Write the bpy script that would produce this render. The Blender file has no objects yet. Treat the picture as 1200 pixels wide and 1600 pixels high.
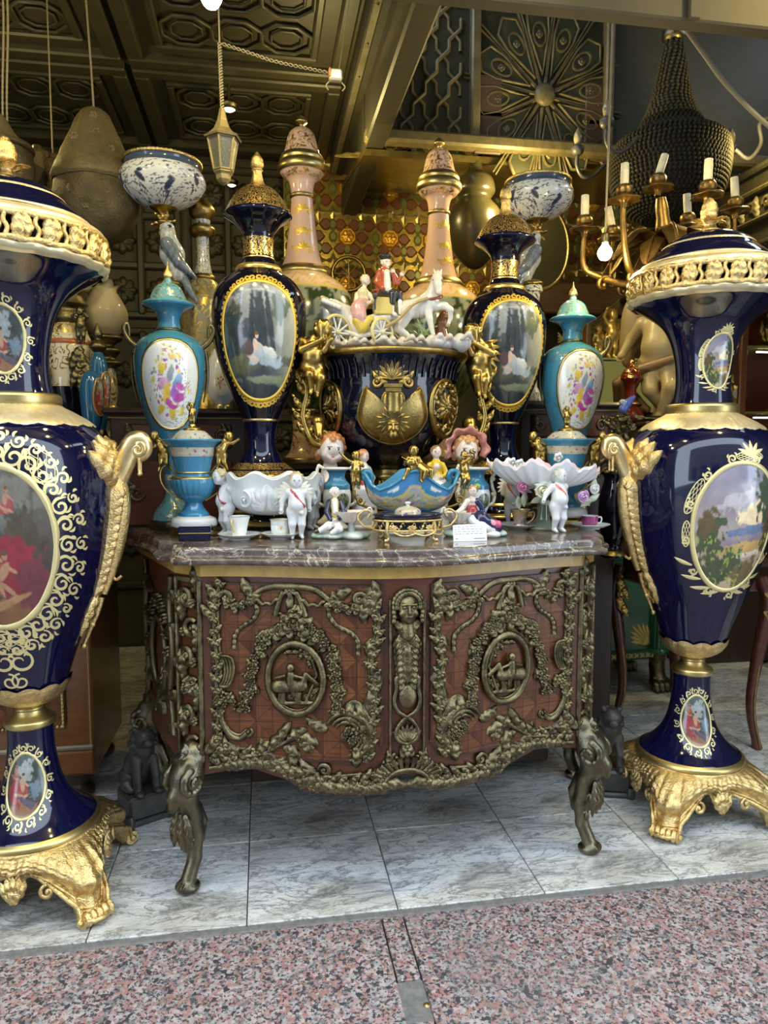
import bpy, math, random
import numpy as np
from math import sin, cos, pi, radians as R
random.seed(7); np.random.seed(7)
SC = bpy.context.scene
COL = SC.collection

# ---------------------------------------------------------------- camera
EYE, FPX, YAW, PITCH = 1.27, 1130.0, R(9.5), R(5.0)
cd = bpy.data.cameras.new('camera'); cam = bpy.data.objects.new('camera', cd); COL.objects.link(cam)
cam.location = (0, 0, EYE); cam.rotation_euler = (pi/2 - PITCH, 0, -YAW)
cd.sensor_fit = 'VERTICAL'; cd.sensor_height = 24; cd.lens = FPX/1600*24; cd.clip_start = .05
SC.camera = cam
# ---------------------------------------------------------------- sky and exposure
w = bpy.data.worlds.new('sky'); SC.world = w; w.use_nodes = True
bg = w.node_tree.nodes['Background']; bg.inputs[0].default_value = (.74, .87, 1.0, 1); bg.inputs[1].default_value = 4.7
SC.view_settings.view_transform = 'Standard'; SC.view_settings.look = 'None'
SC.view_settings.gamma = 1; SC.view_settings.use_curve_mapping = False
SC.view_settings.exposure = 0.26
SC.cycles.max_bounces = 7; SC.cycles.glossy_bounces = 4; SC.cycles.diffuse_bounces = 4; SC.cycles.transparent_max_bounces = 8
SC.cycles.use_denoising = True; SC.cycles.sample_clamp_indirect = 4
# ---------------------------------------------------------------- warm point lights, at the modelled bulbs and added without one
WARM = (1.0, .79, .31)
def warm_point_light(x, y, z, watts, r=.04, color=WARM):
    l = bpy.data.lights.new('warm_point_light', 'POINT'); l.energy = watts; l.color = color; l.shadow_soft_size = r
    o = bpy.data.objects.new('warm_point_light', l); COL.objects.link(o); o.location = (x, y, z)
    return o
ADDED_WARM_LIGHTS = [(-.9, 1.75, 2.75, 24), (.36, 1.70, 2.78, 26), (1.75, 1.75, 2.75, 24), (-1.1, 3.2, 2.5, 8), (2.15, 3.0, 2.6, 15), (1.25, 3.4, 2.5, 19), (.3, 3.5, 2.62, 12)]  # added to warm the shop and brighten its rear

# ---------------------------------------------------------------- points
def ray(px, py):
    x = (px-600)/FPX; y = -(py-800)/FPX
    f = cos(PITCH)+y*sin(PITCH); u = -sin(PITCH)+y*cos(PITCH)
    return x*cos(YAW)+f*sin(YAW), -x*sin(YAW)+f*cos(YAW), u
def atz(px, py, z):
    r = ray(px, py); t = (z-EYE)/r[2]; return np.array((r[0]*t, r[1]*t, z))
def aty(px, py, Y):
    r = ray(px, py); t = Y/r[1]; return np.array((r[0]*t, Y, EYE+r[2]*t))
# ---------------------------------------------------------------- mesh builder
A = lambda *a: np.array(a, float)
def unit(v):
    v = np.asarray(v, float); return v/(np.linalg.norm(v)+1e-12)
class G:
    def __init__(s): s.V=[]; s.F=[]; s.C=[]; s.n=0; s.anycol=False
    def add(s, V, F, mi=0, smooth=True, col=None):
        V = np.asarray(V, float).reshape(-1, 3)
        s.V.append(V)
        if not (isinstance(F, list) and isinstance(F[0], np.ndarray)): F = [np.asarray(F, int)]
        for f in F:
            f = np.asarray(f, int)
            if len(f): s.F.append((f+s.n, mi, smooth))
        if col is None: c = np.ones((len(V), 4))
        else:
            c = np.ones((len(V), 4)); c[:, :3] = np.asarray(col, float); s.anycol = True
        s.C.append(c); s.n += len(V); return s
    def merge(s, o, M=None, loc=(0,0,0), mi=None):
        for i, V in enumerate(o.V):
            s.V.append((V @ M.T if M is not None else V)+np.asarray(loc))
        for f, m, sm in o.F: s.F.append((f+s.n, m if mi is None else mi, sm))
        s.C += o.C; s.anycol |= o.anycol; s.n += o.n; return s
    def mesh(s, name, mats):
        V = np.concatenate(s.V); me = bpy.data.meshes.new(name)
        me.vertices.add(len(V)); me.vertices.foreach_set('co', V.ravel().astype(np.float32))
        li = np.concatenate([f.ravel() for f, _, _ in s.F])
        tot = np.concatenate([np.full(len(f), f.shape[1]) for f, _, _ in s.F])
        mi = np.concatenate([np.full(len(f), m) for f, m, _ in s.F]); sm = np.concatenate([np.full(len(f), b) for f, _, b in s.F])
        me.loops.add(len(li)); me.loops.foreach_set('vertex_index', li.astype(np.int32))
        me.polygons.add(len(tot)); st = np.concatenate([[0], np.cumsum(tot)[:-1]])
        me.polygons.foreach_set('loop_start', st.astype(np.int32))
        me.polygons.foreach_set('material_index', mi.astype(np.int32)); me.polygons.foreach_set('use_smooth', sm.astype(bool))
        if s.anycol:
            ca = me.color_attributes.new('Col', 'FLOAT_COLOR', 'POINT'); ca.data.foreach_set('color', np.concatenate(s.C).ravel().astype(np.float32))
        for m in (mats if isinstance(mats, (list, tuple)) else [mats]): me.materials.append(m)
        me.update(calc_edges=True); me.validate(); return me
    def build(s, name, mats, parent=None, loc=(0,0,0), rot=(0,0,0), label=None, cat=None, group=None, kind=None):
        return link(s.mesh(name, mats), name, parent, loc, rot, label, cat, group, kind)
def link(me, name, parent=None, loc=(0,0,0), rot=(0,0,0), label=None, cat=None, group=None, kind=None):
    o = bpy.data.objects.new(name, me); COL.objects.link(o); o.location = loc; o.rotation_euler = rot
    if parent is not None: o.parent = parent
    for k, v in (('label', label), ('category', cat), ('group', group), ('kind', kind)):
        if v: o[k] = v
    return o
def thing(name, label, cat, loc=(0,0,0), rz=0, group=None, scale=1):
    o = link(None, name, None, tuple(loc), (0,0,rz), label, cat, group); o.empty_display_size = .02
    o.scale = (scale,)*3; return o
def dup(root, loc, rz, label, group=None):
    def cp(o, par):
        c = o.copy(); COL.objects.link(c); c.parent = par
        for k in [k for k in bpy.data.objects if k.parent == o]: cp(k, c)
        return c
    r = cp(root, None); r.location = tuple(loc); r.rotation_euler = (0,0,rz); r['label'] = label
    if group: r['group'] = group
    return r
def rotm(axis, a):
    x, y, z = unit(axis); c, s_ = cos(a), sin(a); C = 1-c
    return np.array([[c+x*x*C, x*y*C-z*s_, x*z*C+y*s_],[y*x*C+z*s_, c+y*y*C, y*z*C-x*s_],[z*x*C-y*s_, z*y*C+x*s_, c+z*z*C]])
def grid_faces(m, n, wrap=False):
    i = np.arange(m-1)[:, None]; j = np.arange(n if wrap else n-1)[None, :]; j2 = (j+1) % n
    a = i*n+j; b = i*n+j2; return np.stack([a, b, b+n, a+n], -1).reshape(-1, 4)
# ---------------------------------------------------------------- curves
def smooth(P, k=6, closed=False):
    P = np.asarray(P, float); n = len(P); out = []
    for i in range(n if closed else n-1):
        if closed: p0, p1, p2, p3 = P[i-1], P[i], P[(i+1) % n], P[(i+2) % n]
        else: p1, p2 = P[i], P[i+1]; p0 = P[i-1] if i else 2*p1-p2; p3 = P[i+2] if i+2 < n else 2*p2-p1
        t = np.arange(k)[:, None]/k
        out.append(.5*(2*p1+(p2-p0)*t+(2*p0-5*p1+4*p2-p3)*t*t+(3*p1-p0-3*p2+p3)*t**3))
    o = np.concatenate(out); return o if closed else np.vstack([o, P[-1:]])
def resample(P, n):
    P = np.asarray(P, float); d = np.concatenate([[0], np.cumsum(np.linalg.norm(np.diff(P, axis=0), axis=1))])
    t = np.linspace(0, d[-1], n); return np.stack([np.interp(t, d, P[:, i]) for i in range(P.shape[1])], -1)
def spiral(c, r0, r1, a0, turns, n=26):
    t = np.linspace(0, 1, n); r = r0+(r1-r0)*t; a = a0+turns*2*pi*t
    return np.stack([c[0]+r*np.cos(a), c[1]+r*np.sin(a)], -1)
# ---------------------------------------------------------------- solids
def lathe(prof, n=48, k=4, flute=None, mi=0, g=None, arc=None, mat_of=None):
    """prof: list of (r, z); a repeated point or None breaks the smooth curve; flute(a, t, r, z) -> dr"""
    g = g or G(); segs = [[]]
    for p in prof:
        if p is None: segs.append([]); continue
        if segs[-1] and tuple(segs[-1][-1]) == tuple(p): segs.append([p]); continue
        segs[-1].append(p)
    segs = [s for s in segs if len(s) > 1]
    for si, s in enumerate(segs):
        P = smooth(s, k) if len(s) > 2 else np.asarray(s, float)
        a = np.linspace(0, 2*pi, n, endpoint=False) if arc is None else np.linspace(arc[0], arc[1], n)
        r = np.maximum(P[:, :1], 1e-5)+0*a; z = P[:, 1:]+0*a
        if flute: r = r+flute(a[None, :]+0*r, np.linspace(0, 1, len(P))[:, None]+0*r, r, z)
        V = np.stack([r*np.cos(a), r*np.sin(a), z], -1)
        g.add(V, grid_faces(len(P), n, arc is None), mat_of[si] if mat_of else mi)
    return g
def tube(P, rad, n=8, g=None, mi=0, closed=False, cap=True, flat=None, up=None, col=None):
    """sweep a (possibly flattened) circle; rad scalar or per-point; flat = thickness ratio along 'up'"""
    g = g or G(); P = np.asarray(P, float); m = len(P); rad = np.broadcast_to(np.asarray(rad, float), (m,))
    T = np.gradient(P, axis=0) if not closed else np.roll(P, -1, 0)-np.roll(P, 1, 0)
    T /= np.linalg.norm(T, axis=1)[:, None]+1e-12
    N = np.zeros_like(P); u0 = np.asarray(up if up is not None else (0,0,1.), float)
    if abs(T[0] @ unit(u0)) > .95 and up is None: u0 = A(1,0,0)
    v = unit(u0-T[0]*(u0 @ T[0]))
    for i in range(m):
        if up is not None: u = np.asarray(up, float); w_ = u-T[i]*(u @ T[i]); v = unit(w_) if np.linalg.norm(w_) > 1e-4 else v
        else: v = unit(v-T[i]*(v @ T[i]))
        N[i] = v
    B = np.cross(T, N); a = np.linspace(0, 2*pi, n, endpoint=False); f = 1 if flat is None else flat
    V = P[:, None]+rad[:, None, None]*(np.cos(a)[None, :, None]*B[:, None]+f*np.sin(a)[None, :, None]*N[:, None])
    F = [grid_faces(m, n, True)]
    if closed: j = np.arange(n); j2 = (j+1) % n; F.append(np.stack([(m-1)*n+j, (m-1)*n+j2, j2, j], -1))
    elif cap:
        g.add(V, F, mi, True, col)
        for e in (0, m-1):
            c = np.vstack([V[e], P[e:e+1]]); j = np.arange(n); j2 = (j+1) % n
            g.add(c, np.stack([j, j2, np.full(n, n)], -1), mi, True, col)
        return g
    return g.add(V, F, mi, True, col)
def box(g, c, s, bev=.0, mi=0, M=None, col=None):
    c = A(*c); h = A(*s)/2; b = min(bev, h.min()*.9)
    if b <= 0:
        V = np.array([[x, y, z] for x in (-1,1) for y in (-1,1) for z in (-1,1)])*h
        F = np.array([[0,1,3,2],[4,6,7,5],[0,4,5,1],[2,3,7,6],[0,2,6,4],[1,5,7,3]])
        if M is not None: V = V @ M.T
        return g.add(V+c, F, mi, False, col)
    V = []; idx = {}
    for x in (-1,1):
        for y in (-1,1):
            for z in (-1,1):
                for ax in range(3):
                    p = A(x,y,z)*(h-b); p[ax] = (x,y,z)[ax]*h[ax]; idx[(x,y,z,ax)] = len(V); V.append(p)
    F = []
    for ax in range(3):
        o = [i for i in range(3) if i != ax]
        for sg in (-1,1):
            q = []
            for s1, s2 in ((-1,-1),(1,-1),(1,1),(-1,1)):
                k_ = [0,0,0]; k_[ax] = sg; k_[o[0]] = s1; k_[o[1]] = s2; q.append(idx[(*k_, ax)])
            F.append(q)
        for s1 in (-1,1):
            for s2 in (-1,1):
                k1 = [0,0,0]; k1[o[0]] = s1; k1[o[1]] = s2; k2 = list(k1); k1[ax] = -1; k2[ax] = 1
                F.append([idx[(*k1, o[0])], idx[(*k2, o[0])], idx[(*k2, o[1])], idx[(*k1, o[1])]])
    T = [[idx[(x,y,z,0)], idx[(x,y,z,1)], idx[(x,y,z,2)]] for x in (-1,1) for y in (-1,1) for z in (-1,1)]
    V = np.array(V)
    if M is not None: V = V @ M.T
    return g.add(V+c, [np.array(F), np.array(T)], mi, False, col)
def ball(g, c, r, n=12, mi=0, col=None, M=None):
    r = np.broadcast_to(np.asarray(r, float), (3,)); m = max(5, n//2+1)
    t = np.linspace(0, pi, m)[:, None]; a = np.linspace(0, 2*pi, n, endpoint=False)[None]
    V = np.stack([np.sin(t)*np.cos(a), np.sin(t)*np.sin(a), np.cos(t)+0*a], -1).reshape(-1,3)*r
    if M is not None: V = V @ M.T
    return g.add(V+A(*c), grid_faces(m, n, True), mi, True, col)
def prism(g, poly, z0, z1, mi=0, holes=None, smooth_side=False):
    """vertical extrusion of a convex-ish polygon fan (centre fan)"""
    P = np.asarray(poly, float); n = len(P); c = P.mean(0)
    b = np.column_stack([P, np.full(n, z0)]); t = np.column_stack([P, np.full(n, z1)]); j = np.arange(n); j2 = (j+1) % n
    g.add(np.vstack([b, t]), np.stack([j, j2, j2+n, j+n], -1), mi, smooth_side)
    for q, z in ((b, z0), (t, z1)):
        g.add(np.vstack([q, [[c[0], c[1], z]]]), np.stack([j, j2, np.full(n, n)], -1), mi, False)
    return g
# ---------------------------------------------------------------- ornaments on a surface map S(x, z, h) -> 3-D points
def flatS(o, ux, uz, un):
    o, ux, uz, un = map(lambda q: np.asarray(q, float), (o, ux, uz, un))
    return lambda x, z, h: o+np.multiply.outer(np.asarray(x, float), ux)+np.multiply.outer(np.asarray(z, float), uz)+np.multiply.outer(np.asarray(h, float), un)
def S_pts(S, P2, h): P2 = np.asarray(P2, float); return S(P2[:, 0], P2[:, 1], np.broadcast_to(np.asarray(h, float), (len(P2),)))
MB = [1.0]   # massiveness of relief ornaments
def rtube(g, S, P2, rad, n=7, lift=.35, mi=0, closed=False):
    rad = MB[0]*np.broadcast_to(np.asarray(rad, float), (len(P2),)); return tube(S_pts(S, P2, rad*lift), rad, n, g, mi, closed)
def strip(g, S, P2, wid, h0=.0, h1=.0015, mi=0, closed=False, crown=0.0):
    """flat raised ribbon along P2 with width wid (per point)"""
    P2 = np.asarray(P2, float); m = len(P2); wid = np.broadcast_to(np.asarray(wid, float), (m,))
    T = (np.roll(P2, -1, 0)-np.roll(P2, 1, 0)) if closed else np.gradient(P2, axis=0)
    T /= np.linalg.norm(T, axis=1)[:, None]+1e-12; Nn = np.stack([-T[:, 1], T[:, 0]], -1)
    rows = []
    for o, h in ((-.5, h0), (-.5, h1), (0, h1+crown), (.5, h1), (.5, h0)):
        rows.append(S_pts(S, P2+Nn*(o*wid)[:, None], h))
    V = np.stack(rows, 1)
    if closed: V = np.concatenate([V, V[:1]])
    return g.add(V, grid_faces(len(V), 5), mi, crown > 0)
def leaf(g, S, c, ang, L, W, curl=0.0, h=.006, lobes=4, mi=0, ns=18, tipcurl=.0):
    """acanthus leaf in relief: lobed outline, central rib, bending along its length"""
    m_ = MB[0]; L, W, h = L*(1+(m_-1)*.5), W*m_, h*(1+(m_-1)*.6)
    t = np.linspace(0, 1, ns); a = ang+curl*t; d = L/(ns-1)
    x = c[0]+np.concatenate([[0], np.cumsum(np.cos(a[:-1])*d)]); z = c[1]+np.concatenate([[0], np.cumsum(np.sin(a[:-1])*d)])
    env = np.sin(pi*np.clip(t*.80+.09, 0, 1))**.7*np.sqrt(np.clip(1-t**7, 0, 1))
    lob = .72+.28*np.abs(np.sin(lobes*pi*t)); wd = W*.5*env*lob+1e-4
    s = np.linspace(-1, 1, 7); pts = []
    for q in s:
        off = q*wd; sh = -.35*abs(q)*wd   # lobes sweep forward
        px = x-np.sin(a)*off-np.cos(a)*sh*-1; pz = z+np.cos(a)*off-np.sin(a)*sh*-1
        hh = h*(np.sin(pi*np.clip(.08+.9*t, 0, 1))**.5)*(.35+.65*(1-abs(q))**.6 if abs(q) < 1 else 0)
        hh = hh*(1+.28*np.sin(lobes*2*pi*t+abs(q)*2.5))+tipcurl*t**3
        if abs(q) < .01: hh = hh*.82
        pts.append(S(px, pz, hh))
    return g.add(np.stack(pts, 1), grid_faces(ns, 7), mi)
def rosette(g, S, c, r, petals=6, h=.006, mi=0, a0=0):
    n = petals*6; a = np.linspace(0, 2*pi, n, endpoint=False)
    rr = r*(.78+.22*np.abs(np.cos((a-a0)*petals/2))); rows = []
    for q, hh in ((1, 0), (.92, .55), (.62, 1.0), (.34, .45), (.22, .9), (.02, 1.15)):
        rad = rr*q if q > .3 else r*q+0*a
        rows.append(S(c[0]+rad*np.cos(a), c[1]+rad*np.sin(a), h*hh*(1-.3*np.abs(np.sin((a-a0)*petals/2)) if q > .3 else 1)+0*a))
    return g.add(np.stack(rows), grid_faces(len(rows), n, True), mi)
def cscroll(g, S, c, r, a0, turns=1.25, w=.006, mi=0, mir=1, n=7, lift=.5):
    P = spiral((0,0), r, r*.16, 0, turns, 30); P[:, 1] *= mir; ca, sa = cos(a0), sin(a0)
    P = P @ np.array([[ca, sa], [-sa, ca]])+np.asarray(c); t = np.linspace(0, 1, 30)
    rtube(g, S, P, w*(.55+.6*np.sin(pi*np.minimum(t*1.2+.05, 1))**.8*(1-.5*t)), n, lift, mi)
    cc = S(np.array([c[0]]), np.array([c[1]]), np.array([w*.5]))[0]; ball(g, cc, w*1.1, 8, mi); return g
def sscroll(g, S, p, q, bend=.25, w=.006, mi=0, n=26, curls=True):
    p, q = np.asarray(p, float), np.asarray(q, float); d = q-p; nn = A(-d[1], d[0]); t = np.linspace(0, 1, n)
    P = p+np.outer(t, d)+np.outer(np.sin(2*pi*t)*bend, nn)
    rtube(g, S, P, w*(.6+.7*np.sin(pi*t)), 7, .5, mi)
    if curls:
        L = np.linalg.norm(d); a = math.atan2(d[1], d[0])
        cscroll(g, S, p+nn*.1*np.sign(bend), L*.13, a+pi, 1.2, w*.7, mi, 1 if bend > 0 else -1)
        cscroll(g, S, q-nn*.1*np.sign(bend), L*.13, a, 1.2, w*.7, mi, 1 if bend > 0 else -1)
    return g
# ---------------------------------------------------------------- signed-distance sculpting (one continuous skin)
class Sculpt:
    def __init__(s): s.p = []; s.paint = []
    def cone(s, a, b, ra, rb, col=(1,1,1), k=.2, sub=False): s.p.append(('c', A(*a), A(*b), ra, rb, col, k, sub)); return s
    def ell(s, c, r, col=(1,1,1), k=.2, sub=False, M=None): s.p.append(('e', A(*c), np.broadcast_to(np.asarray(r, float), (3,)).copy(), M, None, col, k, sub)); return s
    def dot(s, c, r, col): s.paint.append((A(*c), np.broadcast_to(np.asarray(r, float), (3,)), col)); return s
    def path(s, pts, rads, col=(1,1,1), k=.2):
        for i in range(len(pts)-1):
            s.cone(pts[i], pts[i+1], rads[i] if np.ndim(rads) else rads, rads[i+1] if np.ndim(rads) else rads, col, k)
        return s
    @staticmethod
    def dist(p, X):
        if p[0] == 'c':
            _, a, b, ra, rb = p[:5]; ba = b-a; l2 = ba @ ba+1e-12; h = np.clip(((X-a) @ ba)/l2, 0, 1)
            return np.linalg.norm(X-a-h[..., None]*ba, axis=-1)-(ra+(rb-ra)*h)
        _, c, r, M, _ = p[:5]; Y = X-c
        if M is not None: Y = Y @ M
        q = Y/r; k0 = np.linalg.norm(q, axis=-1); k1 = np.linalg.norm(q/r, axis=-1)+1e-9
        return k0*(k0-1)/k1
    @staticmethod
    def bounds(p):
        if p[0] == 'c': return np.minimum(p[1]-p[3], p[2]-p[4]), np.maximum(p[1]+p[3], p[2]+p[4])
        r = p[2] if p[3] is None else np.full(3, p[2].max()); return p[1]-r, p[1]+r
    def geo(s, N=70, mi=0, g=None, colored=True):
        B = [s.bounds(p) for p in s.p if not p[7]]; lo = np.min([b[0] for b in B], 0); hi = np.max([b[1] for b in B], 0)
        h = (hi-lo).max()/N; lo = lo-2.5*h; dim = np.ceil((hi-lo)/h).astype(int)+4
        D = np.full(dim, 9.0, np.float32); ax = [lo[i]+h*np.arange(dim[i]) for i in range(3)]
        for p in s.p:
            b0, b1 = s.bounds(p); rm = max(p[3], p[4]) if p[0] == 'c' else p[2].min(); kk = p[6]*rm; m = kk+3*h
            i0 = np.clip(np.floor((b0-m-lo)/h).astype(int), 0, dim); i1 = np.clip(np.ceil((b1+m-lo)/h).astype(int)+1, 0, dim)
            if (i1 <= i0).any(): continue
            sl = tuple(slice(a_, b_) for a_, b_ in zip(i0, i1))
            X = np.stack(np.meshgrid(*[ax[i][sl[i]] for i in range(3)], indexing='ij'), -1)
            d = s.dist(p, X); cur = D[sl]
            if p[7]: d = -d; q = np.maximum(kk-np.abs(cur-d), 0)/max(kk, 1e-9); D[sl] = np.maximum(cur, d)+q*q*kk/4
            else: q = np.maximum(kk-np.abs(cur-d), 0)/max(kk, 1e-9); D[sl] = np.minimum(cur, d)-q*q*kk/4
        V, F = nets(D); V = lo+V*h; g = g or G()
        if not colored: return g.add(V, F, mi)
        best = np.full(len(V), 1e9); C = np.ones((len(V), 3))
        for p in s.p:
            if p[7]: continue
            d = s.dist(p, V); m = d < best-1e-6; best[m] = d[m]; C[m] = p[5]
        for c, r, col in s.paint:
            m = (((V-c)/r)**2).sum(1) < 1; C[m] = col
        return g.add(V, F, mi, True, C)
def nets(D):
    S = D < 0; nx, ny, nz = D.shape
    cnt = np.zeros((nx-1, ny-1, nz-1), np.int8); acc = np.zeros((nx-1, ny-1, nz-1, 3), np.float32)
    c = [(i, j, k) for i in (0,1) for j in (0,1) for k in (0,1)]
    sl = lambda o: D[o[0]:nx-1+o[0], o[1]:ny-1+o[1], o[2]:nz-1+o[2]]
    for a in c:
        for x in range(3):
            if a[x]: continue
            b = list(a); b[x] = 1; da, db = sl(a), sl(b); m = (da < 0) != (db < 0)
            if not m.any(): continue
            t = (da[m]/(da[m]-db[m])); p = np.repeat(A(*a)[None], len(t), 0); p[:, x] += t
            acc[m] += p; cnt[m] += 1
    act = cnt > 0; idx = np.full(act.shape, -1, np.int64); idx[act] = np.arange(act.sum())
    V = acc[act]/cnt[act][:, None]+np.argwhere(act); F = []
    for x in range(3):
        s0 = [slice(1, -1)]*3; s0[x] = slice(0, -1); s1 = list(s0); s1[x] = slice(1, None)
        a, b = S[tuple(s0)], S[tuple(s1)]
        for flip, m in ((False, a & ~b), (True, ~a & b)):
            q = np.argwhere(m)
            if not len(q): continue
            off = np.ones(3, int); off[x] = 0; q = q+off
            y, z = (x+1) % 3, (x+2) % 3; ey = np.eye(3, dtype=int)[y]; ez = np.eye(3, dtype=int)[z]
            f = np.stack([idx[tuple((q-ey-ez).T)], idx[tuple((q-ez).T)], idx[tuple(q.T)], idx[tuple((q-ey).T)]], -1)
            F.append(f[:, ::-1] if flip else f)
    F = np.concatenate(F); return V, F[(F >= 0).all(1)]
# ---------------------------------------------------------------- numpy noise for painted porcelain
def vnoise(x, y, seed=0):
    xi = np.floor(x).astype(int); yi = np.floor(y).astype(int); fx = x-xi; fy = y-yi
    fx = fx*fx*(3-2*fx); fy = fy*fy*(3-2*fy)
    def hsh(a, b):
        n = (a*374761393+b*668265263+seed*144269) & 0x7fffffff; n = ((n ^ (n >> 13))*1274126177) & 0x7fffffff
        return ((n ^ (n >> 16)) & 0xffff)/65535.
    return (hsh(xi,yi)*(1-fx)+hsh(xi+1,yi)*fx)*(1-fy)+(hsh(xi,yi+1)*(1-fx)+hsh(xi+1,yi+1)*fx)*fy
def fbm(x, y, o=4, seed=0):
    s = 0; a = .5
    for i in range(o): s = s+a*vnoise(x*2**i, y*2**i, seed+i); a *= .5
    return s/(1-.5**o)
# ---------------------------------------------------------------- materials (all node based)
def newmat(name):
    m = bpy.data.materials.new(name); m.use_nodes = True; nt = m.node_tree
    return m, nt, nt.nodes['Principled BSDF']
def node(nt, t, **kw):
    n = nt.nodes.new(t)
    for k, v in kw.items():
        if k.startswith('i_'): n.inputs[k[2:].replace('_', ' ')].default_value = v
        else: setattr(n, k, v)
    return n
def rgba(c): return (*c, 1) if len(c) == 3 else c
def coords(nt, sc=(1,1,1), rot=(0,0,0), kind='Object'):
    tc = node(nt, 'ShaderNodeTexCoord'); mp = node(nt, 'ShaderNodeMapping'); mp.inputs['Scale'].default_value = sc; mp.inputs['Rotation'].default_value = rot
    nt.links.new(tc.outputs[kind], mp.inputs[0]); return mp.outputs[0]
def noise(nt, v, scale, detail=3, rough=.5, dist=0):
    n = node(nt, 'ShaderNodeTexNoise'); n.inputs['Scale'].default_value = scale; n.inputs['Detail'].default_value = detail
    n.inputs['Roughness'].default_value = rough; n.inputs['Distortion'].default_value = dist
    nt.links.new(v, n.inputs['Vector']); return n.outputs['Fac']
def ramp(nt, f, stops, const=False):
    r = node(nt, 'ShaderNodeValToRGB'); r.color_ramp.interpolation = 'CONSTANT' if const else 'LINEAR'; e = r.color_ramp.elements
    while len(e) < len(stops): e.new(.5)
    for x, (p, c) in zip(e, stops): x.position = p; x.color = rgba(c) if np.ndim(c) else (c, c, c, 1)
    nt.links.new(f, r.inputs[0]); return r.outputs[0]
def mixc(nt, f, a, b, typ='MIX'):
    m = node(nt, 'ShaderNodeMix', data_type='RGBA', blend_type=typ)
    for s, x in ((0, f), (6, a), (7, b)):
        if hasattr(x, 'is_linked'): nt.links.new(x, m.inputs[s])
        else: m.inputs[s].default_value = x if s == 0 else rgba(x)
    return m.outputs[2]
def math_(nt, op, a, b=None):
    m = node(nt, 'ShaderNodeMath', operation=op)
    for i, x in enumerate((a, b)):
        if x is None: continue
        if hasattr(x, 'is_linked'): nt.links.new(x, m.inputs[i])
        else: m.inputs[i].default_value = x
    return m.outputs[0]
def bump(nt, bs, f, strength=.3, dist=.005):
    b = node(nt, 'ShaderNodeBump'); b.inputs['Strength'].default_value = strength; b.inputs['Distance'].default_value = dist
    nt.links.new(f, b.inputs['Height']); nt.links.new(b.outputs[0], bs.inputs['Normal'])
def setc(nt, bs, c, name='Base Color'):
    if hasattr(c, 'is_linked'): nt.links.new(c, bs.inputs[name])
    else: bs.inputs[name].default_value = rgba(c)
def simple(name, c, rough=.5, metal=0, c2=None, ns=20, bs_=0, bscale=60, coat=0, em=0, spec=.5, lo=.35, hi=.65):
    m, nt, bs = newmat(name); v = coords(nt)
    setc(nt, bs, mixc(nt, ramp(nt, noise(nt, v, ns, 4, .6), [(lo, 0.), (hi, 1.)]), c, c2) if c2 else c)
    bs.inputs['Roughness'].default_value = rough; bs.inputs['Metallic'].default_value = metal; bs.inputs['Specular IOR Level'].default_value = spec
    bs.inputs['Coat Weight'].default_value = coat; bs.inputs['Coat Roughness'].default_value = .05
    if bs_: bump(nt, bs, noise(nt, v, bscale, 3, .6), bs_, .004)
    if em: setc(nt, bs, c, 'Emission Color'); bs.inputs['Emission Strength'].default_value = em
    return m
def glaze(name, c, gilt=None, scale=22, lines=4, wid=.1, rough=.08, cover=0, spots=None, c2=None, giltrough=.3):
    """porcelain glaze, optionally with fine gilt filigree (contour lines of a noise) over it"""
    m, nt, bs = newmat(name); v = coords(nt); base = c
    if c2: base = mixc(nt, ramp(nt, noise(nt, v, 7, 3), [(.4, 0.), (.6, 1.)]), c, c2)
    bs.inputs['Roughness'].default_value = rough; bs.inputs['Coat Weight'].default_value = .3; bs.inputs['Coat Roughness'].default_value = .04
    if gilt:
        f = math_(nt, 'FRACT', math_(nt, 'MULTIPLY', noise(nt, v, scale, 2, .5, .6), lines*2.))
        k = math_(nt, 'LESS_THAN', math_(nt, 'ABSOLUTE', math_(nt, 'SUBTRACT', f, .5)), wid)
        if cover: k = math_(nt, 'MULTIPLY', k, math_(nt, 'GREATER_THAN', noise(nt, v, scale*.45, 1), cover))
        if spots:
            vo = node(nt, 'ShaderNodeTexVoronoi'); vo.inputs['Scale'].default_value = scale*1.3; nt.links.new(v, vo.inputs['Vector'])
            s = math_(nt, 'LESS_THAN', vo.outputs['Distance'], .3); hue = ramp(nt, vo.outputs['Color'], spots, True); base = mixc(nt, s, base, hue)
        setc(nt, bs, mixc(nt, k, base, gilt)); mm = math_(nt, 'MULTIPLY', k, .85); nt.links.new(mm, bs.inputs['Metallic'])
        nt.links.new(math_(nt, 'ADD', math_(nt, 'MULTIPLY', k, giltrough-rough), rough), bs.inputs['Roughness'])
    else: setc(nt, bs, base)
    return m
def vcol(name, rough=.12, metal=0, coat=.3, sss=0):
    m, nt, bs = newmat(name); a = node(nt, 'ShaderNodeVertexColor', layer_name='Col')
    nt.links.new(a.outputs[0], bs.inputs['Base Color']); bs.inputs['Roughness'].default_value = rough; bs.inputs['Metallic'].default_value = metal
    bs.inputs['Coat Weight'].default_value = coat; bs.inputs['Coat Roughness'].default_value = .05
    return m
GILT = (.86, .60, .20)
M_gold = simple('cast_gilt', (.90,.69,.33), .34, 1, (.58,.41,.17), 46, .9, 190)
M_goldsat = simple('satin_gilt_band', (.62,.50,.22), .36, 1, (.54,.43,.18), 9)
M_cream = simple('gilded_cream_collar', (.86,.66,.32), .35, .65, (.95,.82,.55), 40, .3, 120)
M_giltflat = simple('flat_gilding', (.80,.69,.34), .42, .55)
M_gilty = simple('yellow_gilding', (.95,.62,.10), .38, .55)
M_bronze = simple('antique_bronze', (.24,.20,.105), .30, 1, (.085,.072,.043), 34, .5, 220)
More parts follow.
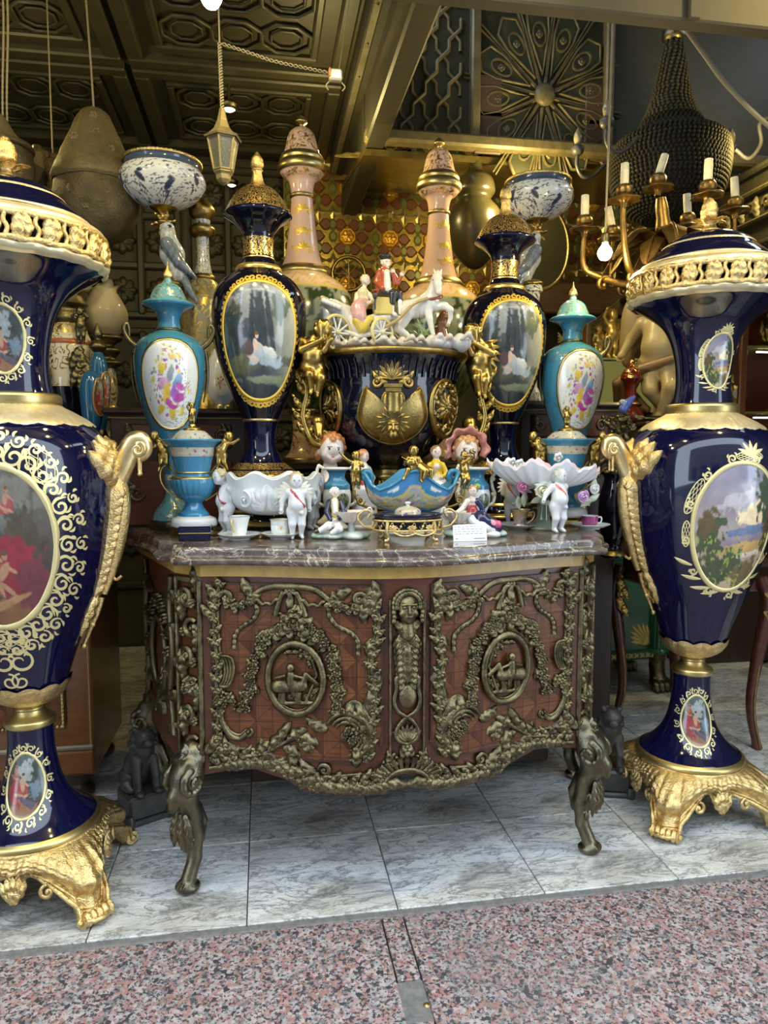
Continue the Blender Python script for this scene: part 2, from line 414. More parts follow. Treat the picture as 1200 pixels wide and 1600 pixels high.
M_bronzed = simple('dull_bronze', (.20,.165,.085), .4, 1, (.11,.095,.055), 18, .3, 160)
M_brassdark = simple('aged_gilt_bronze', (.45,.32,.11), .34, 1, (.24,.17,.06), 25, .3, 150)
M_cobalt = glaze('cobalt_glaze', (.0026,.0032,.028), rough=.07)
M_cobaltg = glaze('cobalt_glaze_gilt_lace', (.0026,.0032,.028), GILT, 45, 3, .13)
M_navy = glaze('dark_navy_glaze', (.004,.004,.014), rough=.07)
M_navyg = glaze('dark_navy_glaze_gilt_lace', (.004,.004,.018), (.95,.64,.18), 55, 4, .25)
M_turq = glaze('turquoise_glaze', (.045,.21,.34), (.42,.30,.12), 34, 3, .06, cover=.5)
M_turqp = glaze('turquoise_glaze_plain', (.042,.21,.36))
M_turqf = glaze('turquoise_flower_band', (.50,.48,.40), (.65,.45,.15), 55, 3, .08, spots=[(0,(.35,.08,.25)),(.3,(.10,.25,.45)),(.55,(.12,.24,.10)),(.8,(.55,.42,.1))])
M_pink = glaze('pale_pink_glaze', (.80,.53,.40), rough=.1)
M_pinkg = glaze('pale_pink_glaze_gilt_scrolls', (.80,.53,.40), (.75,.52,.12), 26, 3, .16, rough=.1, cover=.3)
M_white = glaze('white_porcelain', (.66,.68,.70), rough=.1)
M_bisque = simple('white_bisque', (.80,.82,.85), .28, 0, (.76,.76,.76), 8)
M_paint = vcol('painted_porcelain'); M_paintm = vcol('painted_bisque', .38, 0, .1)
M_scene = vcol('painted_medallion', .16, 0, .5)
M_wb = glaze('white_blue_birds_glaze', (.78,.80,.80), rough=.1)
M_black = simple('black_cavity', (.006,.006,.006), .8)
M_paper = simple('price_card_paper', (.86,.88,.92), .6); M_ink = simple('grey_ink', (.25,.27,.33), .7)
M_wax = simple('ivory_candle_sleeve', (.80,.72,.50), .5, 0, (.66,.56,.36), 40)
M_cable = simple('twisted_cable', (.24,.20,.12), .6)
def wood(name, c, c2, scale=(3,40,3), rough=.25, coat=.35):
    m, nt, bs = newmat(name); v = coords(nt, scale); f = noise(nt, v, 2.2, 6, .62, .5)
    setc(nt, bs, mixc(nt, ramp(nt, f, [(.32, 0.), (.68, 1.)]), c, c2)); bs.inputs['Roughness'].default_value = rough
    bs.inputs['Coat Weight'].default_value = coat; bs.inputs['Coat Roughness'].default_value = .12; return m
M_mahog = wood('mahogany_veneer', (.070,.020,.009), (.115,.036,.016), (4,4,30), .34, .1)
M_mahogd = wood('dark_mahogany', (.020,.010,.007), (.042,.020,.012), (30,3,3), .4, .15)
M_shelfwood = wood('warm_brown_wood', (.16,.08,.03), (.26,.14,.05), (4,30,30), .4)
M_ochre = simple('ochre_wood_band', (.40,.25,.055), .35, 0, (.30,.18,.04), 30, coat=.2)
M_ceil = wood('smoked_ceiling_wood', (.022,.019,.010), (.042,.037,.019), (6,30,6), .55, 0)
M_ceil2 = wood('olive_ceiling_panel', (.026,.024,.011), (.040,.036,.017), (6,6,20), .5, 0)
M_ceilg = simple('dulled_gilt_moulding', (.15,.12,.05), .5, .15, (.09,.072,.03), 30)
M_marq = None
def parquetry(name, ca, cb, cc, size=.065):
    """diamond parquetry veneer: quartered lozenges of four tones with grain and dark joints"""
    m, nt, bs = newmat(name); v = coords(nt, (1/size,1/size,1/size), (0, pi/4, 0)); sx = node(nt, 'ShaderNodeSeparateXYZ'); nt.links.new(v, sx.inputs[0])
    fx = math_(nt, 'FRACT', sx.outputs[0]); fz = math_(nt, 'FRACT', sx.outputs[2])
    ix = math_(nt, 'FLOOR', sx.outputs[0]); iz = math_(nt, 'FLOOR', sx.outputs[2])
    par = math_(nt, 'ABSOLUTE', math_(nt, 'MODULO', math_(nt, 'ADD', ix, iz), 2.))
    diag = math_(nt, 'GREATER_THAN', fx, fz); diag2 = math_(nt, 'GREATER_THAN', math_(nt, 'ADD', fx, fz), 1.)
    g = noise(nt, coords(nt, (3,3,40)), 3, 5); h = noise(nt, coords(nt, (40,3,3)), 3, 5)
    c1 = mixc(nt, par, ca, cb); c2 = mixc(nt, math_(nt, 'MULTIPLY', diag, .5), c1, cc); c3 = mixc(nt, math_(nt, 'MULTIPLY', diag2, .45), c2, ca)
    c4 = mixc(nt, math_(nt, 'MULTIPLY', mixc(nt, par, rgba((1,1,1)), rgba((1,1,1))), .0), c3, c3)
    gr = mixc(nt, par, ramp(nt, g, [(.3, .6), (.7, 1.25)]), ramp(nt, h, [(.3, .6), (.7, 1.25)])); c5 = mixc(nt, 1., c4, gr, 'MULTIPLY')
    e = math_(nt, 'MINIMUM', math_(nt, 'MINIMUM', fx, fz), math_(nt, 'MINIMUM', math_(nt, 'ABSOLUTE', math_(nt, 'SUBTRACT', fx, fz)), math_(nt, 'ABSOLUTE', math_(nt, 'SUBTRACT', math_(nt, 'ADD', fx, fz), 1.))))
    setc(nt, bs, mixc(nt, math_(nt, 'LESS_THAN', e, .02), c5, (.03,.012,.008))); bs.inputs['Roughness'].default_value = .34; bs.inputs['Specular IOR Level'].default_value = .3
    bs.inputs['Coat Weight'].default_value = .08; bs.inputs['Coat Roughness'].default_value = .15; return m
M_parq = parquetry('diamond_parquetry', (.125,.042,.014), (.080,.024,.009), (.175,.064,.022))
M_parq2 = parquetry('cube_marquetry', (.17,.06,.018), (.11,.035,.012), (.22,.085,.026), .035)
def marble_dark():
    m, nt, bs = newmat('brown_emperador_marble'); v = coords(nt)
    f = noise(nt, v, 9, 6, .65, 1.2); base = ramp(nt, f, [(.3,(.035,.026,.022)),(.5,(.085,.062,.050)),(.68,(.17,.135,.11))])
    n2 = noise(nt, v, 5.5, 5, .6, 2.2); vein = ramp(nt, math_(nt, 'ABSOLUTE', math_(nt, 'SUBTRACT', n2, .5)), [(0, .8), (.008, .4), (.018, 0.)])
    n3 = noise(nt, v, 12, 4, .6, 1.8); v3 = ramp(nt, math_(nt, 'ABSOLUTE', math_(nt, 'SUBTRACT', n3, .48)), [(0, .6), (.007, 0.)])
    c = mixc(nt, vein, base, (.52,.45,.35)); setc(nt, bs, mixc(nt, v3, c, (.38,.32,.25))); bs.inputs['Roughness'].default_value = .16; bs.inputs['Coat Weight'].default_value = .3; return m
M_marble = marble_dark()
def marble_floor():
    m, nt, bs = newmat('grey_veined_floor_marble'); tc = node(nt, 'ShaderNodeTexCoord'); oi = node(nt, 'ShaderNodeObjectInfo')
    mp = node(nt, 'ShaderNodeMapping'); mp.inputs['Scale'].default_value = (1,3.2,1); mp.inputs['Rotation'].default_value = (0,0,.06); nt.links.new(tc.outputs['Object'], mp.inputs[0])
    add = node(nt, 'ShaderNodeVectorMath', operation='ADD'); sc = node(nt, 'ShaderNodeVectorMath', operation='SCALE'); sc.inputs[3].default_value = 7
    cx = node(nt, 'ShaderNodeCombineXYZ'); nt.links.new(oi.outputs['Random'], cx.inputs[0]); nt.links.new(oi.outputs['Random'], cx.inputs[1]); nt.links.new(cx.outputs[0], sc.inputs[0])
    nt.links.new(mp.outputs[0], add.inputs[0]); nt.links.new(sc.outputs[0], add.inputs[1]); v = add.outputs[0]
    base = ramp(nt, noise(nt, v, 3.5, 5, .6, .8), [(.3,(.47,.47,.46)),(.5,(.64,.65,.65)),(.75,(.72,.70,.64))])
    n1 = noise(nt, v, 5, 7, .68, .9); v1 = ramp(nt, math_(nt, 'ABSOLUTE', math_(nt, 'SUBTRACT', n1, .5)), [(0, .85), (.012, .5), (.03, 0.)])
    n2 = noise(nt, v, 13, 5, .65, 1.4); v2 = ramp(nt, math_(nt, 'ABSOLUTE', math_(nt, 'SUBTRACT', n2, .52)), [(0, .7), (.022, 0.)])
    c = mixc(nt, v1, base, (.10,.105,.11)); c = mixc(nt, v2, c, (.17,.17,.165))
    d = ramp(nt, noise(nt, coords(nt), 2.4, 5, .6), [(.5, 0.), (.75, .55)]); c = mixc(nt, d, c, (.27,.21,.13))
    d2 = ramp(nt, noise(nt, coords(nt, (1,2.6,1)), 3.1, 7, .72, .6), [(.50, 0.), (.66, .75)]); c = mixc(nt, d2, c, (.085,.085,.08))
    setc(nt, bs, c); bs.inputs['Roughness'].default_value = .38; bump(nt, bs, v1, -.15, .002); return m
M_tile = marble_floor()
def granite():
    m, nt, bs = newmat('rose_granite'); v = coords(nt); vo = node(nt, 'ShaderNodeTexVoronoi'); vo.inputs['Scale'].default_value = 95; vo.inputs['Randomness'].default_value = 1
    d = node(nt, 'ShaderNodeTexNoise'); d.inputs['Scale'].default_value = 60; nt.links.new(v, d.inputs['Vector'])
    nt.links.new(mixc(nt, .012, v, d.outputs['Color'], 'ADD'), vo.inputs['Vector'])
    c = ramp(nt, vo.outputs['Color'], [(0,(.33,.185,.17)),(.30,(.36,.25,.24)),(.46,(.34,.325,.33)),(.60,(.43,.36,.355)),(.72,(.20,.185,.195)),(.84,(.045,.045,.055))], True)
    bl = ramp(nt, noise(nt, v, 120, 3, .7), [(.51, 0.), (.57, 1.)]); c = mixc(nt, bl, c, (.05,.05,.06))
    st = ramp(nt, noise(nt, v, 1.6, 5, .65, .4), [(.52, 0.), (.72, .55)]); c = mixc(nt, st, c, (.16,.155,.16))
    setc(nt, bs, c); bs.inputs['Roughness'].default_value = .42; bump(nt, bs, bl, -.08, .001); return m
M_granite = granite()
M_cement = simple('dirty_cement', (.12,.12,.125), .8, 0, (.20,.19,.18), 40, .4, 90)
# ================================================================ the setting
S_ = dict(kind='structure')
def slab_part(name, x0, x1, y0, y1, z0, z1, m, parent, bev=.003, jit=.0):
    g = G(); box(g, (0,0,0), (x1-x0, y1-y0, z1-z0), bev); return g.build(name, m, parent, ((x0+x1)/2, (y0+y1)/2, (z0+z1)/2), (random.uniform(-jit, jit), random.uniform(-jit, jit), 0))
floor = G(); box(floor, (.35, 3.4, -.06), (6.2, 3.3, .08)); floor = floor.build('floor', M_cement, **S_)
xs = [-2.52,-2.11,-1.70,-1.29,-.88,-.47,-.06,.352,.782,1.20,1.62,2.04,2.46,2.88]; ys = [1.868,2.285,2.70,3.115,3.53,3.945,4.36,4.775]
for i in range(len(xs)-1):
    for j in range(len(ys)-1):
        slab_part('tile', xs[i]+.0015, xs[i+1]-.0015, ys[j]+.0015, ys[j+1]-.0015, -.03, 0, M_tile, floor, .002, .0006)
pav = G(); box(pav, (.35, -2.1, -.07), (9, 7.9, .08)); pav = pav.build('pavement', M_cement, **S_)
for x0, x1, y0, y1 in ((-2.6,-.95,.9,1.838),(-.945,.298,.9,1.838),(.302,.358,1.60,1.838),(.302,.358,.9,1.47),(.362,1.75,.9,1.838),(1.755,3.6,.9,1.838),
                       (-2.6,-.4,-.2,.895),(-.395,1.1,-.2,.895),(1.105,3.6,-.2,.895)):
    slab_part('paving_slab', x0, x1, y0, y1, -.04, 0, M_granite, pav, .002)
g = G(); box(g, (.32,1.535,-.022), (.085,.13,.04), .004); g.build('cement_patch', M_cement, pav)
g = G(); box(g, (.35,1.852,-.012), (6.0,.03,.026), .006); g.build('threshold_joint', M_cement, pav)
g = G(); lathe([(.0001,.0),(.008,.0),(.008,.0),(.009,.0015),(.0001,.003)], 14, 1, g=g)
g.build('small_coin', M_gold, None, (.353,1.515,-.0015), label='tiny round gilt coin lying on the cement patch in the granite pavement', cat='coin')
def wall(name, c, s, m): g = G(); box(g, c, s); return g.build(name, m, **S_)
M_wallb = simple('dark_olive_wall', (.030,.026,.012), .6, 0, (.05,.043,.02), 5)
wall('wall_back', (.35,4.85,1.8), (6.4,.1,3.7), M_wallb); wall('wall_left', (-2.65,3.3,1.8), (.1,3.2,3.7), M_wallb); wall('wall_right', (3.5,3.3,1.8), (.1,3.2,3.7), M_wallb)
# coffered ceiling (left of the beam) with raised frames and octagonal coffers
ceil = G(); box(ceil, (-.95,3.35,3.13), (3.4,3.1,.1)); ceil = ceil.build('ceiling', M_ceil, **S_)
g = G(); box(g, (1.95,3.15,3.98), (2.9,3.4,.08)); box(g, (1.95, 1.50, 3.6), (2.9,.06,.8)); g.build('ceiling_right', M_ceil, **S_)
def frame_rect(g, x0, x1, y0, y1, z, w, t):
    for a, b in (((x0+x1)/2, y0), ((x0+x1)/2, y1)): box(g, (a, b, z), (x1-x0+w, w, t), .008)
    for a, b in ((x0, (y0+y1)/2), (x1, (y0+y1)/2)): box(g, (a, b, z), (w, y1-y0-w, t), .008)
for x0, x1 in ((-2.55,-1.65),(-1.55,-.65),(-.55,.38)):
    for y0, y1 in ((1.95,2.75),(2.85,3.65),(3.75,4.6)):
        g = G(); frame_rect(g, x0, x1, y0, y1, 3.065, .07, .05); frame_rect(g, x0+.12, x1-.12, y0+.12, y1-.12, 3.07, .035, .03)
        g.build('coffer_frame', M_ceil2, ceil)
        for k in range(3):
            for l in range(2):
                cx, cy = x0+.25+(x1-x0-.5)*k/2, y0+.26+(y1-y0-.52)*l; a = np.arange(9)*pi/4+pi/8; g = G()
                P = np.stack([cx+.115*np.cos(a), cy+.115*np.sin(a), np.full(9, 3.07)], -1); tube(P, .011, 4, g)
                P[:, :2] = (P[:, :2]-(cx,cy))*.62+(cx,cy); tube(P, .007, 4, g); g.build('octagon_coffer', M_ceil2, ceil)
# the beam beside the coffers, with its pale metal strip
g = G(); box(g, (.52,3.2,3.12), (.17,3.4,.34), .01); box(g, (.555,3.2,3.0), (.10,3.4,.56), .01); bm = g.build('trim_1', M_ceil, **S_)
g = G(); box(g, (.452,3.3,2.942), (.03,3.0,.012), .002); g.build('metal_strip', simple('worn_metal_strip', (.30,.27,.19), .4, .7, (.18,.16,.10), 12), bm)
for k in range(9):
    g = G(); ball(g, (.452,2.3+.27*k,2.935), (.006,.006,.004), 6); g.build('screw', M_bronzed, bm)
# beige lintel of the awning
zl = aty(950, 28, 2.15)[2]
M_lint = simple('dusty_beige_lintel', (.075,.060,.030), .75, 0, (.055,.045,.024), 3)
g = G(); box(g, (1.9, 2.15, zl+.20), (3.9,.06,.40), .006); ln = g.build('trim_2', M_lint, **S_)
g = G(); box(g, (1.30, 2.112, zl+.2), (.035,.016,.40), .002); g.build('batten', M_lint, ln)
# street side, out of view: awning and the houses opposite shade and mirror the street
M_fac = simple('street_facade', (.20,.18,.155), .8, 0, (.12,.11,.10), 1.5)
wall('wall_street_opposite', (0,-5.5,4.2), (14,.3,8.4), M_fac)
for k in range(5):
    g = G(); box(g, (-5+2.5*k,-5.32,1.5), (1.4,.08,2.4), .02); g.build('window_%d' % (k+1), simple('dark_shop_window', (.03,.035,.045), .1), **S_)
g = G(); box(g, (.35,1.5,3.25), (7,.9,.06)); g.build('awning', simple('awning_cloth', (.25,.23,.19), .8), **S_)
wall('wall_front_left', (-3.1,1.2,1.8), (1.0,1.3,3.7), M_fac); wall('wall_front_right', (3.9,1.2,1.8), (1.0,1.3,3.7), M_fac)
for x, y, z, wt in ADDED_WARM_LIGHTS: warm_point_light(x, y, z, wt)

for x0, x1, z0, z1 in ((-2.4,-1.5,.4,2.0),(-2.4,-1.5,2.1,3.0),(-1.4,-.5,.4,2.0),(-1.4,-.5,2.1,3.0),(-.4,.42,1.2,2.0),(-.4,.42,2.1,3.0)):
    g = G()
    for k in range(5): box(g, (x0+(x1-x0)*k/4, 4.78, (z0+z1)/2), (.045,.05,z1-z0), .01)
    for k in range(4): box(g, ((x0+x1)/2, 4.785, z0+(z1-z0)*k/3), (x1-x0,.04,.045), .01)
    for k in range(12): S_b2 = flatS((x0+(x1-x0)*(k % 4+.5)/4, 4.79, z0+(z1-z0)*(k//4+.5)/3),(1,0,0),(0,0,1),(0,-1,0)); rosette(g, S_b2, (0,0), .085, 8, .03)
    g.build('carved_screen', M_ceil2, bpy.data.objects['wall_back'], kind='structure')
# ---- upper lattice panel and rosette panel (on the gallery front, above the gilt frieze)
YP = 3.55
def P3(px, py): return aty(px, py, YP)
zb0, zt0 = P3(740, 225)[2], 3.95
xL, xM, xR = .50, P3(742, 120)[0], P3(950, 120)[0]
g = G(); box(g, ((xL+3.3)/2, YP+.05, (zb0+zt0)/2), (3.3-xL, .06, zt0-zb0)); gal = g.build('wall_gallery', M_ceil2, **S_)
SP = lambda x, z, h: np.stack([np.asarray(x, float), YP+.02-np.asarray(h, float)+0*np.asarray(x), np.asarray(z, float)], -1)
pw, ph = .118, .205
for sgn in (1, -1):
    for i in range(-16, 30):
        pts = []
        for q in range(14):
            x = xL+i*pw+sgn*(q*pw/2) if sgn > 0 else xL+i*pw+1.0-q*pw/2
            z = zb0-.06+q*ph/2; pts += [(x, z-.024), (x, z+.024)]
        P = np.array(pts); P = P[(P[:,1] > zb0) & (P[:,1] < zt0) & (P[:,0] > xL) & (P[:,0] < xM-.02)]
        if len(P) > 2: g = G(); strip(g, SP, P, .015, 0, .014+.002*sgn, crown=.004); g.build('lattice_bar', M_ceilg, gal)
for x in (xM, xR): g = G(); box(g, (x, YP, (zb0+zt0)/2), (.045,.06,zt0-zb0), .008); g.build('upright_moulding', M_ceilg, gal)
g = G(); box(g, ((xL+3.3)/2, YP-.01, zb0), (3.3-xL,.08,.06), .012); g.build('lower_moulding', M_ceilg, gal)
# rosette: twelve-pointed star of raised strapwork with small tear-drop cartouches
rc = P3(851, 148); cx, cz = rc[0], rc[2]; RR = (xR-xM)/2
M_petal = simple('dull_green_star_petal', (.030,.034,.014), .5, 0, (.045,.045,.02), 12)
E_ = lambda r, t: (cx+RR*r*cos(t), cz+1.18*RR*r*sin(t))
for k in range(12):
    a = k*pi/6+.13; P = np.array([E_(r, a+t) for r, t in ((.24,0),(.50,-.15),(.74,-.20),(.95,-.17),(1.06,0),(.95,.17),(.74,.20),(.50,.15))]); c = P.mean(0); g = G()
    g.add(np.vstack([S_pts(SP, P, .0), S_pts(SP, P, .012), S_pts(SP, [c], .014)]), [np.array([[q, (q+1) % 8, 8+(q+1) % 8, 8+q] for q in range(8)]), np.array([[8+q, 8+(q+1) % 8, 16] for q in range(8)])], 0, False); pt = g.build('star_petal', M_petal, gal)
    g = G(); strip(g, SP, P, .010, .0, .019, closed=True, crown=.003); t = np.linspace(0, 2*pi, 16, endpoint=False); d_ = unit(A(*E_(1, a))-A(cx, cz)); n_ = A(-d_[1], d_[0])
    strip(g, SP, c+np.outer(.055*np.cos(t), d_)+np.outer(.033*np.sin(t), n_), .008, .01, .022, closed=True); rosette(g, lambda x, z, h: SP(x, z, np.asarray(h)+.014), c, .02, 4, .01); g.build('gilt_edge', M_ceilg, pt)
    g = G(); b = a+pi/12
    for o in (-.02, .02): strip(g, SP, resample([E_(.14, b+o*3), E_(1.2, b+o)], 4), .009, 0, .012, crown=.003)
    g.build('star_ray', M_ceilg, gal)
g = G(); ball(g, (cx, YP, cz), (.055,.03,.055), 14); g.build('boss', M_ceilg, gal)
for sx in (-1, 1):
    for sz in (1, 1.9):
        g = G(); c = (cx+sx*RR*.83, cz-RR*1.12+sz*RR*.55); box(g, (c[0], YP+.01, c[1]), (.14,.02,.2), .006); rosette(g, SP, c, .05, 6, .02); g.build('corner_panel', simple('brown_red_corner_panel', (.06,.034,.016), .6), gal)

# ---- gilt star-and-medallion panelling on the back wall
YW = 4.62
M_gpan = simple('gilt_panel_ground', (.36,.26,.06), .32, .75, (.20,.15,.035), 14, .3, 60)
M_gstar = simple('bright_gilt_star', (.80,.62,.22), .28, .9)
M_gred = simple('brown_red_lozenge', (.14,.045,.015), .35); M_ggreen = simple('green_leaf_tile', (.16,.17,.045), .35, .3)
M_gora = simple('orange_gilt_medallion', (.78,.42,.05), .35, .6, (.55,.27,.03), 40)
p0, p1 = aty(470, 440, YW), aty(1010, 250, YW)
g = G(); box(g, ((p0[0]+p1[0])/2, YW+.03, (p0[2]+p1[2])/2), (p1[0]-p0[0]+.2, .04, p1[2]-p0[2]+.3)); gw = g.build('wall_gilt_panelling', M_gpan, **S_)
SW = lambda x, z, h: np.stack([np.asarray(x, float), YW+.01-np.asarray(h, float)+0*np.asarray(x), np.asarray(z, float)], -1)
def polymesh(pts, h0, h1, inset=.8):
    P = np.asarray(pts, float); c = P.mean(0); g = G(); n = len(P); Q = c+(P-c)*inset
    V = np.concatenate([S_pts(SW, P-c, h0), S_pts(SW, Q-c, h1), S_pts(SW, [[0,0]], h1)]); V[:, 1] -= YW+.01; j = np.arange(n); j2 = (j+1) % n
    return g.add(V, [np.stack([j, j2, j2+n, j+n], -1), np.stack([j+n, j2+n, np.full(n, 2*n)], -1)], 0, False)
st = np.array([(.5*(1 if k % 2 == 0 else .42)*cos(k*pi/4), .5*(1 if k % 2 == 0 else .42)*sin(k*pi/4)) for k in range(8)])
oc = np.array([(cos(k*pi/4+pi/8), sin(k*pi/4+pi/8)) for k in range(8)])
TW = .145
me_star = polymesh(st*.115, 0, .012, .1).mesh('star', [M_gstar]); me_med = polymesh(oc*.062, .0, .022, .82)
rosette(me_med, lambda x, z, h: np.stack([np.asarray(x,float), -.022-np.asarray(h,float)+0*np.asarray(x), np.asarray(z,float)], -1), (0,0), .042, 6, .008); me_med = me_med.mesh('medallion', [M_gora])
loz = np.array([(1,0),(.3,.8),(-.3,.8),(-1,0),(-.3,-.8),(.3,-.8)]); me_loz = polymesh(loz*.045, 0, .010, .75).mesh('lozenge', [M_gred])
lf = np.array([(0,1.1),(.6,.5),(.7,-.2),(.35,-.8),(-.35,-.8),(-.7,-.2),(-.6,.5)]); me_leaf = polymesh(lf*.040, 0, .010, .6).mesh('leaf_tile', [M_ggreen])
hs = np.array([((1 if k % 2 == 0 else .62)*cos(k*pi/6), (1 if k % 2 == 0 else .62)*sin(k*pi/6)) for k in range(12)]); me_hex = polymesh(hs*.042, 0, .010, .5).mesh('rayed_star', [M_gstar])
nx, nz = int((p1[0]-p0[0])/TW)+1, int((p1[2]-p0[2])/TW)+2
x00, z00 = aty(543, 370, YW)[0], aty(543, 370, YW)[2]
for i in range(-4, int(1.56*nx)):
    for j in range(-2, nz):
        x, z = x00+i*TW*.62, z00+j*TW
        par = (i % 3, j % 2)
        if i % 3 == 0: me, nm = (me_med, 'medallion') if j % 2 == 0 else (me_hex, 'rayed_star')
        elif i % 3 == 1: me, nm = (me_star, 'star') if j % 2 == 1 else (me_loz, 'lozenge')
        else: me, nm = (me_leaf, 'leaf_tile') if j % 2 == 0 else (me_star, 'star')
        link(me, nm, gw, (x, YW+.01, z))
        link(me_loz, 'lozenge', gw, (x+TW*.31, YW+.01, z+TW/2)); link(me_leaf, 'leaf_tile', gw, (x, YW+.01, z+TW/2)) if (i+j) % 2 else None
# warm wooden rail under it
pr0, pr1 = aty(470, 437, 4.55), aty(1020, 493, 4.55)
g = G(); box(g, (pr1[0]-.35, 4.57, (pr0[2]+pr1[2])/2+.02), (1.3, .06, .20), .01); g.build('trim_3', M_shelfwood, **S_)
# gilt cove frieze: strapwork in relief, sloping from the gallery front back to the wall
M_cove = simple('gilt_foil_cove', (.30,.22,.06), .3, .85, (.13,.095,.025), 9, .8, 26)
zc0 = zb0-.04; zc1 = aty(800, 300, 4.5)[2]; c0 = A(.5, YP+.04, zc0); uz = A(0, .95, zc1-zc0); uzn = unit(uz); un = np.cross(A(1,0,0), uzn); un = -un if un[1] > 0 else un
g = G(); V = np.array([c0, c0+A(2.7,0,0), c0+A(2.7,0,0)+uz, c0+uz]); g.add(np.vstack([V, V-un*.03]), np.array([[0,1,2,3],[4,7,6,5],[0,4,5,1],[2,6,7,3],[1,5,6,2],[0,3,7,4]]), 0, False)
cove = g.build('wall_gilt_cove', M_cove, **S_)
SCv = flatS(c0, A(1,0,0), uzn, un); Lz = np.linalg.norm(uz)
for i in range(15):
    x = .05+i*.18; g = G()
    for k in range(3):
        z = .12+k*Lz/3.2; leaf(g, SCv, (x+.03*(k % 2), z), .9 if k % 2 else 2.2, .2, .075, .9, .02, 3); rosette(g, SCv, (x+.09, z+.07), .035, 6, .02)
    strip(g, SCv, resample([(x, .02), (x+.12, Lz*.5), (x, Lz-.03)], 8), .018, 0, .012, crown=.005); g.build('strapwork', M_brassdark if i % 3 else M_gstar, cove)
# ================================================================ the ormolu-mounted commode
CX, CY = .385, 2.0
com = thing('commode', 'large marquetry commode with two doors and dark bronze rococo mounts', 'commode', (CX, CY, 0))
yf = lambda x: .045-.125*(.5+.5*np.cos(pi*np.clip(np.asarray(x, float), -.6, .6)/.6))
def zb(x):
    t = [0,.05,.075,.13,.2,.28,.33,.42,.5,.56]; v = [.362,.350,.318,.300,.302,.306,.336,.362,.355,.345]
    return np.interp(np.abs(x), t, v)
def SF(off=0):
    def f(x, z, h):
        x = np.asarray(x, float); dy = (yf(x+.002)-yf(x-.002))/.004; n = 1/np.sqrt(1+dy*dy); hh = np.asarray(h, float)+off
        return np.stack([x+dy*n*hh, yf(x)-n*hh, np.asarray(z, float)+0*x], -1)
    return f
# carcass: curved front, canted corners, straight sides, back
g = G(); x = np.linspace(-.56, .56, 57); m = 8
Z = zb(x)[None]+(.945-zb(x)[None])*np.linspace(0, 1, m)[:, None]; X = np.repeat(x[None], m, 0)
g.add(np.stack([X, yf(X), Z], -1), grid_faces(m, 57), 0)
g.add(np.concatenate([np.stack([x, yf(x), zb(x)], -1), np.stack([x, yf(x)+.03, zb(x)], -1)]), grid_faces(2, 57), 0)
for s in (-1, 1):
    pl = [(s*.56, float(yf(.56))), (s*.625, .115), (s*.795, .56)]
    for (xa, ya), (xb, yb) in zip(pl[:-1], pl[1:]):
        g.add([[xa,ya,.34],[xb,yb,.34],[xb,yb,.945],[xa,ya,.945]], [[0,1,2,3]], 0, False)
g.add([[-.795,.56,.34],[.795,.56,.34],[.795,.56,.945],[-.795,.56,.945]], [[0,1,2,3]], 0, False)
g.add([[-.56,.05,.36],[.56,.05,.36],[.625,.115,.36],[.795,.56,.36],[-.795,.56,.36],[-.625,.115,.36]], [[0,1,3,4]], 0, False)
g.build('carcass', M_mahog, com)
# ochre band under the slab
def outline(n=41, d=0):
    x = np.linspace(-.56, .56, n); P = [(a, float(yf(a))-d) for a in x]
    return P+[(.625+d, .115-d*.3), (.795+d, .56), (-.795-d, .56), (-.625-d, .115-d*.3)]
g = G(); prism(g, outline(41, .012), .918, .95); g.build('ochre_band', M_ochre, com)
# marble slab (lies loose on the commode)
slab = G()
for d, z0, z1 in ((.03,.950,.954),):
    pass
def moulded(profile, n=49):
    rows = []
    for d, z in profile:
        x = np.linspace(-.58, .58, n); P = [(a, float(yf(a))-d) for a in x]
        c = [(.60+d*.9, .045-d*.7), (.615+d*.8, .10-d*.4), (.648+d, .125-d*.3), (.672+d, .20), (.70+d,.30), (.79+d,.47), (.80+d,.50), (.80+d, .57), (-.80-d, .57), (-.80-d,.50), (-.79-d,.47), (-.70-d,.30), (-.672-d, .20), (-.648-d, .125-d*.3), (-.615-d*.8, .10-d*.4), (-.60-d*.9, .045-d*.7)]
        rows.append([(a, b, z) for a, b in P+c])
    return np.array(rows)
Rw = moulded([(.02,.9505),(.034,.953),(.040,.962),(.038,.970),(.028,.974),(.022,.976),(.024,.984),(.022,.994),(.016,1.0)])
slab.add(Rw, grid_faces(len(Rw), Rw.shape[1], True))
for q in (Rw[-1], Rw[0]):
    n = len(q); j = np.arange(n); j2 = (j+1) % n; slab.add(np.vstack([q, [[0,.25,q[0,2]]]]), np.stack([j, j2, np.full(n, n)], -1), 0, False)
slab.build('marble_slab', M_marble, None, (CX, CY, 0), label='brown veined marble slab with moulded serpentine edge lying on the commode', cat='slab')
